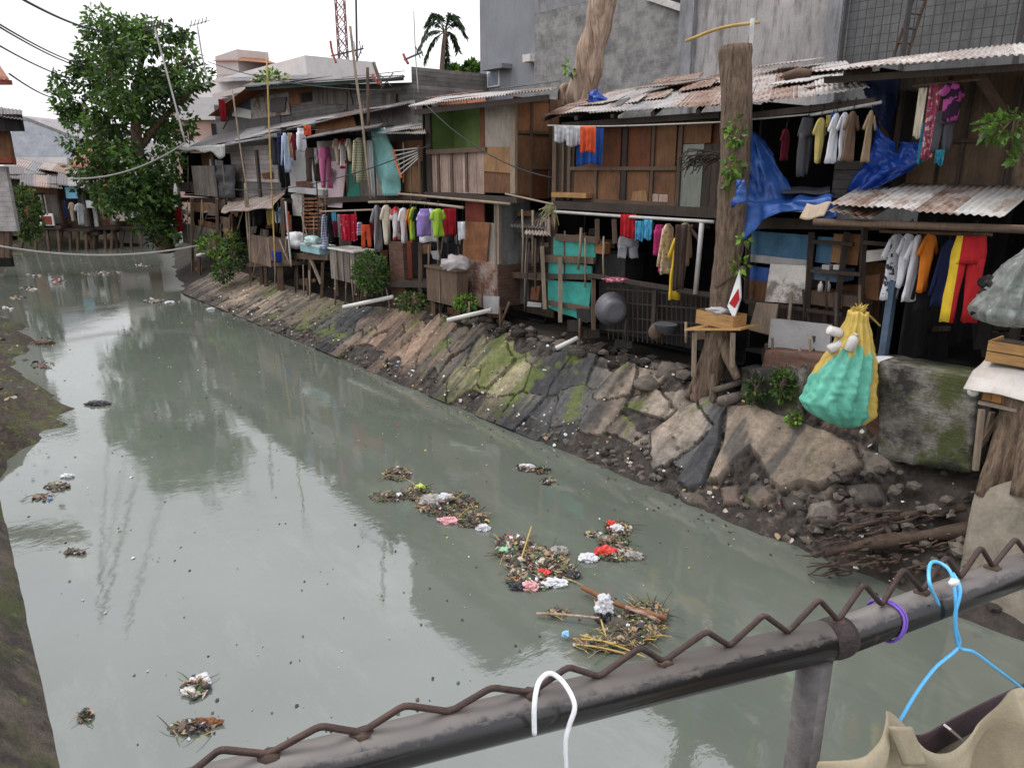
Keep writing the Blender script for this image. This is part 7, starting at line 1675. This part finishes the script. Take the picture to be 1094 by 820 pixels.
for k, (x0, y0, x1, y1) in enumerate(((615, 688, 675, 700), (612, 682, 670, 690), (620, 678, 690, 702), (635, 640, 650, 690))): line('straw_stalk', [G(x0, y0, .03), G((x0+x1)/2, (y0+y1)/2-2, .07), G(x1, y1, .04)], .009, 'bambooy', ('yellow straw stalk lowest in the raft by the railing', 'yellow straw stalk just above the lowest one', 'straw stalk slanting under the brown bundle', 'thin curved stalk standing by the black bag')[k], 'stalk', 3)
# ================================================================= foreground railing
ZP = 3.80
A, Bp, C_ = G(120, 869, ZP), G(893, 681, ZP), G(1180, 577, ZP); A = A+(A-Bp)*.3
rl = thing('bridge_railing', 'dark steel pipe railing of the bridge, topped with a bent zigzag rod', 'railing', V((Bp.x, Bp.y, 3.0)))
n = NT('worn_black_paint'); a_ = n.noise(7, 7, .72); b_ = n.noise(45, 4, .7)
gi = n.n('ShaderNodeNewGeometry'); sp_ = n.n('ShaderNodeSeparateXYZ'); n.l(gi.outputs['Position'], sp_.inputs[0])
wearz = n.ramp(sp_.outputs[2], ZP+.002, ZP+.030, -.36, .22)        # paint rubbed off the top by hands
w_ = n.ramp(n.math('ADD', n.math('ADD', n.math('MULTIPLY', a_, .6), n.math('MULTIPLY', b_, .4)), wearz), .47, .60)
c = n.mix(w_, (.013, .011, .011), (.12, .103, .088)); c = n.mix(n.ramp(n.noise(5, 6, .7, loc=(3, 3, 0)), .6, .7, 0, .7), c, (.10, .055, .035))
n.bump(n.math('ADD', a_, b_), .25, .002); pm = n.done(c, n.ramp(w_, 0, 1, .2, .5), 0, .6)
bm = NB(); tube(bm, [A, Bp+(A-Bp)*.002], .030, 24); obj('rail_pipe', bm, pm, rl, smooth=True)
bm = NB(); tube(bm, [Bp, C_], .029, 24); obj('rail_pipe', bm, pm, rl, smooth=True)
bm = NB(); wj = []
dj = (A-Bp).normalized(); tube(bm, [Bp+dj*.02, Bp+dj*.008, Bp-(Bp-C_).normalized()*.008, Bp-(Bp-C_).normalized()*.02], [.0302, .0322, .0322, .0293], 24); obj('weld_collar', bm, rough_mat('rusty_weld', (.04, .03, .026), .4, 18, (.03, .02, .018), .6, .7, .8, 50), rl, smooth=True)
ptop = Bp+(A-Bp).normalized()*.035
bm = NB(); tube(bm, [ptop-V((0, 0, .027)), V((ptop.x-.0, ptop.y, 2.7))], .026, 20); n2 = obj('post', bm, rough_mat('worn_grey_post', (.10, .09, .085), .4, 9, (.035, .03, .028), .7, .6, .3, 60, streak=True), rl, smooth=True)
def vplane(p, q):
    d = (q-p); nrm = V((-d.y, d.x, 0)).normalized(); return Plane(p, nrm)
def railpt(x, y):
    return (vplane(A, Bp) if x < 893 else vplane(Bp, C_)).at(x, y)
zz = [(150, 845), (203, 816), (235, 800), (287, 810), (342, 775), (386, 785), (432, 753), (481, 766), (525, 734), (567, 743), (607, 712), (640, 725), (684, 691), (709, 701), (755, 674), (780, 686), (816, 656), (843, 666), (875, 640), (897, 651), (923, 623), (945, 628), (965, 607), (987, 621), (1011, 594), (1028, 606), (1048, 584), (1063, 593), (1085, 575), (1100, 582), (1120, 562)]
low = [railpt(*zz[i]) for i in range(1, len(zz), 2)]
dzl = sum(p.z for p in low)/len(low)
rp = [railpt(*q) for q in zz]
for i, p in enumerate(rp):
    lo_ = i % 2 == 1; p.z = ZP+.031 if lo_ else p.z
rod = []
for i, p in enumerate(rp):
    if 0 < i < len(rp)-1:
        a, b = (rp[i-1]-p), (rp[i+1]-p); rod += [p+a*.11, p+(a+b)*.03, p+b*.11]
    else: rod.append(p)
bm = NB(); tube(bm, rod, .0044, 9); obj('zigzag_rod', bm, rough_mat('rusty_rod', (.042, .026, .021), .4, 14, (.13, .06, .035), .5, .6, .5, 60), rl, smooth=True)
for i in (9, 13, 19, 23, 27, 5, 3): q = rp[i]; bm = NB(); blob(bm, V((q.x, q.y, ZP+.029)), .014, .011, .006, 2, .4, 3, i); obj('weld_bead', bm, m['root'], rl, smooth=True)
# hangers and tie
def hoop(px, name, lab, mat, drop_a, drop_b, r, tail):
    pass
wm = plastic('white_coated_wire', (.78, .78, .78), .35, .04); bw = plastic('blue_coated_wire', (.10, .42, .72), .35, .05)
def wire(name, lab, pts, offs, r, mat, cat='hanger', mm=6):
    """pts in the picture, each put off metres in front (-) or behind (+) the rail axis"""
    w3 = [(vplane(A, Bp) if x < 893 else vplane(Bp, C_)).back(o).at(x, y) for (x, y), o in zip(pts, offs)]
    b_ = NB(); tube(b_, smooth_path(w3, mm), r, 9); return tag(obj(name, b_, mat, smooth=True), lab, cat), w3
nrm1 = vplane(A, Bp).n; sgn = 1 if nrm1.dot(Bp-EYE) > 0 else -1
F_ = -.036*sgn; Bk = .036*sgn
wire('wire_hanger', 'white coated wire hanger hooked over the railing pipe', [(571, 784), (571, 752), (576, 728), (588, 719), (603, 730), (614, 753), (608, 775), (604, 795), (606, 840)], [F_*1.1, F_, F_*.6, 0, F_*.5, F_*1.1, F_*1.15, F_*1.2, F_*1.25], .0034, wm)
bw_o, w3 = wire('wire_hanger', 'blue coated wire hanger hooked over the railing, holding khaki trousers', [(1003, 646), (993, 622), (994, 602), (1004, 601), (1016, 612), (1021, 640), (1021, 668), (1024, 690), (1000, 712), (980, 738), (960, 772)], [F_, F_, 0, 0, F_*.6, F_*1.2, F_*1.3, F_*1.4, F_*1.5, F_*1.6, F_*1.7], .0029, bw)
_, w4 = wire('wire_hanger_arm', '', [(1018, 612), (1026, 630), (1020, 660), (1024, 690), (1040, 696), (1062, 712), (1096, 738)], [F_*.6, F_*1.2, F_*1.35, F_*1.4, F_*1.5, F_*1.6, F_*1.7], .0029, bw); o_ = _
for k_ in ('label', 'category'): del o_[k_]
o_.name = 'hanger_arm'; o_.parent = bw_o; o_.location = o_.location-bw_o.location
b_ = NB(); c_ = vplane(Bp, C_).back(F_*1.2).at(1019, 622); blob(b_, c_, .008, .006, .008, 2, .5, 3, 2); tg = obj('thread_knot', b_, wm, bw_o, smooth=True)
vp = vplane(Bp, C_); cpt = vp.at(950, 645)
def tie_pts(x0):
    dr = (C_-Bp).normalized(); pp = vp.at(x0, 645); k_ = (pp-Bp).dot(dr); c0 = Bp+dr*k_; up = V((0, 0, 1)); sd_ = dr.cross(up).normalized()
    return [c0+(up*math.cos(a)+sd_*math.sin(a))*.033+dr*(.006*math.sin(a*2)) for a in [2*PI*q/22 for q in range(23)]]
b_ = NB(); tube(b_, tie_pts(948), .0024, 7, cap=False); tube(b_, [p+(C_-Bp).normalized()*.006 for p in tie_pts(948)], .002, 7, cap=False); tag(obj('purple_tie', b_, plastic('purple_string', (.17, .08, .42), .5), smooth=True), 'purple string tied around the railing pipe', 'string')
# khaki trousers on the blue hanger
kh = rough_mat('khaki_cotton', (.33, .28, .185), .14, 10, (.2, .16, .1), .3, .95, .4, 160, orv=0, bd=.006); pur = rough_mat('dark_purple_lining', (.045, .025, .03), .3, 10, (.12, .1, .1), .4); kd = rough_mat('khaki_inside', (.20, .165, .115), .15, 10)
tr = thing('khaki_trousers', 'khaki trousers with a dark lined waistband hanging from the blue hanger', 'trousers', G(990, 830, 3.4))
VB = vplane(Bp, C_)
def kp(x, y, o): return VB.back(F_*o).at(x, y)
b_ = NB()   # outer cloth: waist edge from lower left up over the hanger corner and along to the picture edge
top = [(876, 815), (905, 803), (940, 790), (958, 774), (968, 774), (980, 792), (1010, 798), (1045, 786), (1072, 762), (1088, 740), (1100, 730)]
tops = smooth_path([kp(x, y, 2.4+.4*math.sin(i*.9)) for i, (x, y) in enumerate(top)], 5)
def kf(u, v):
    i = min(len(tops)-1, int(u*(len(tops)-1))); f = u*(len(tops)-1)-i; p = tops[i]*(1-f)+tops[min(i+1, len(tops)-1)]*f
    q = p-V((0, 0, .30*v)); w_ = nrm1*(F_/abs(F_))
    return q+w_*(.018*math.sin(u*14+v*2)+.03*v+.02*noise.noise(V((u*7, v*5, 2)))+.008*v*noise.noise(V((u*22, v*9, 5)))+.007*v*math.sin(u*31+v*4))
sheet(b_, kf, 110, 24, .004, 0, nrm1); obj('front_cloth', b_, kh, tr, smooth=True)
def band(pts, dz, off, mat, nm, th=.004):
    b_ = NB(); P_ = smooth_path(pts, 5)
    def f(u, v):
        i = min(len(P_)-1, int(u*(len(P_)-1))); g = u*(len(P_)-1)-i; p = P_[i]*(1-g)+P_[min(i+1, len(P_)-1)]*g; return p-V((0, 0, dz*v))
    sheet(b_, f, 40, 3, th, 0, nrm1); return obj(nm, b_, mat, tr, smooth=True)
band([kp(x, y, 2.75) for x, y in ((955, 776), (964, 790), (972, 808), (978, 830))], .0, 0, kh, 'x') if False else None
b_ = NB(); seam = smooth_path([kp(950, 777, 2.9), kp(958, 796, 3.0), (kp(966, 818, 3.1))], 4); sheet(b_, lambda u, v: seam[min(len(seam)-1, int(u*(len(seam)-1)+.5))]+(kp(975, 790, 3)-kp(950, 790, 3))*v, 8, 3, .004, 0, nrm1); obj('belt_loop', b_, kh, tr, smooth=True)
rear = [(966, 776), (985, 786), (1020, 768), (1055, 750), (1085, 736), (1110, 724)]
band([kp(x, y, .6) for x, y in rear], .055, 0, pur, 'waist_lining'); band([kp(x, y+1, .45) for x, y in rear], .30, 0, kd, 'rear_cloth')
b_ = NB(); bar(b_, kp(1012, 776, .9), kp(1030, 792, 1.0), .014, .004); obj('care_tag', b_, plastic('grey_tag', (.4, .36, .36), .5), tr)
_, w5 = wire('hanger_bar', '', [(960, 772), (1010, 840)], [F_*1.7, F_*1.7], .0029, bw, mm=1); bpy.data.objects.remove(_)
_, w6 = wire('hanger_bar', '', [(1096, 738), (1085, 800), (1060, 826)], [F_*1.7, F_*2.2, F_*2.6], .0029, bw)
for k_ in ('label', 'category'): del _[k_]
_.parent = bw_o; _.location = _.location-bw_o.location
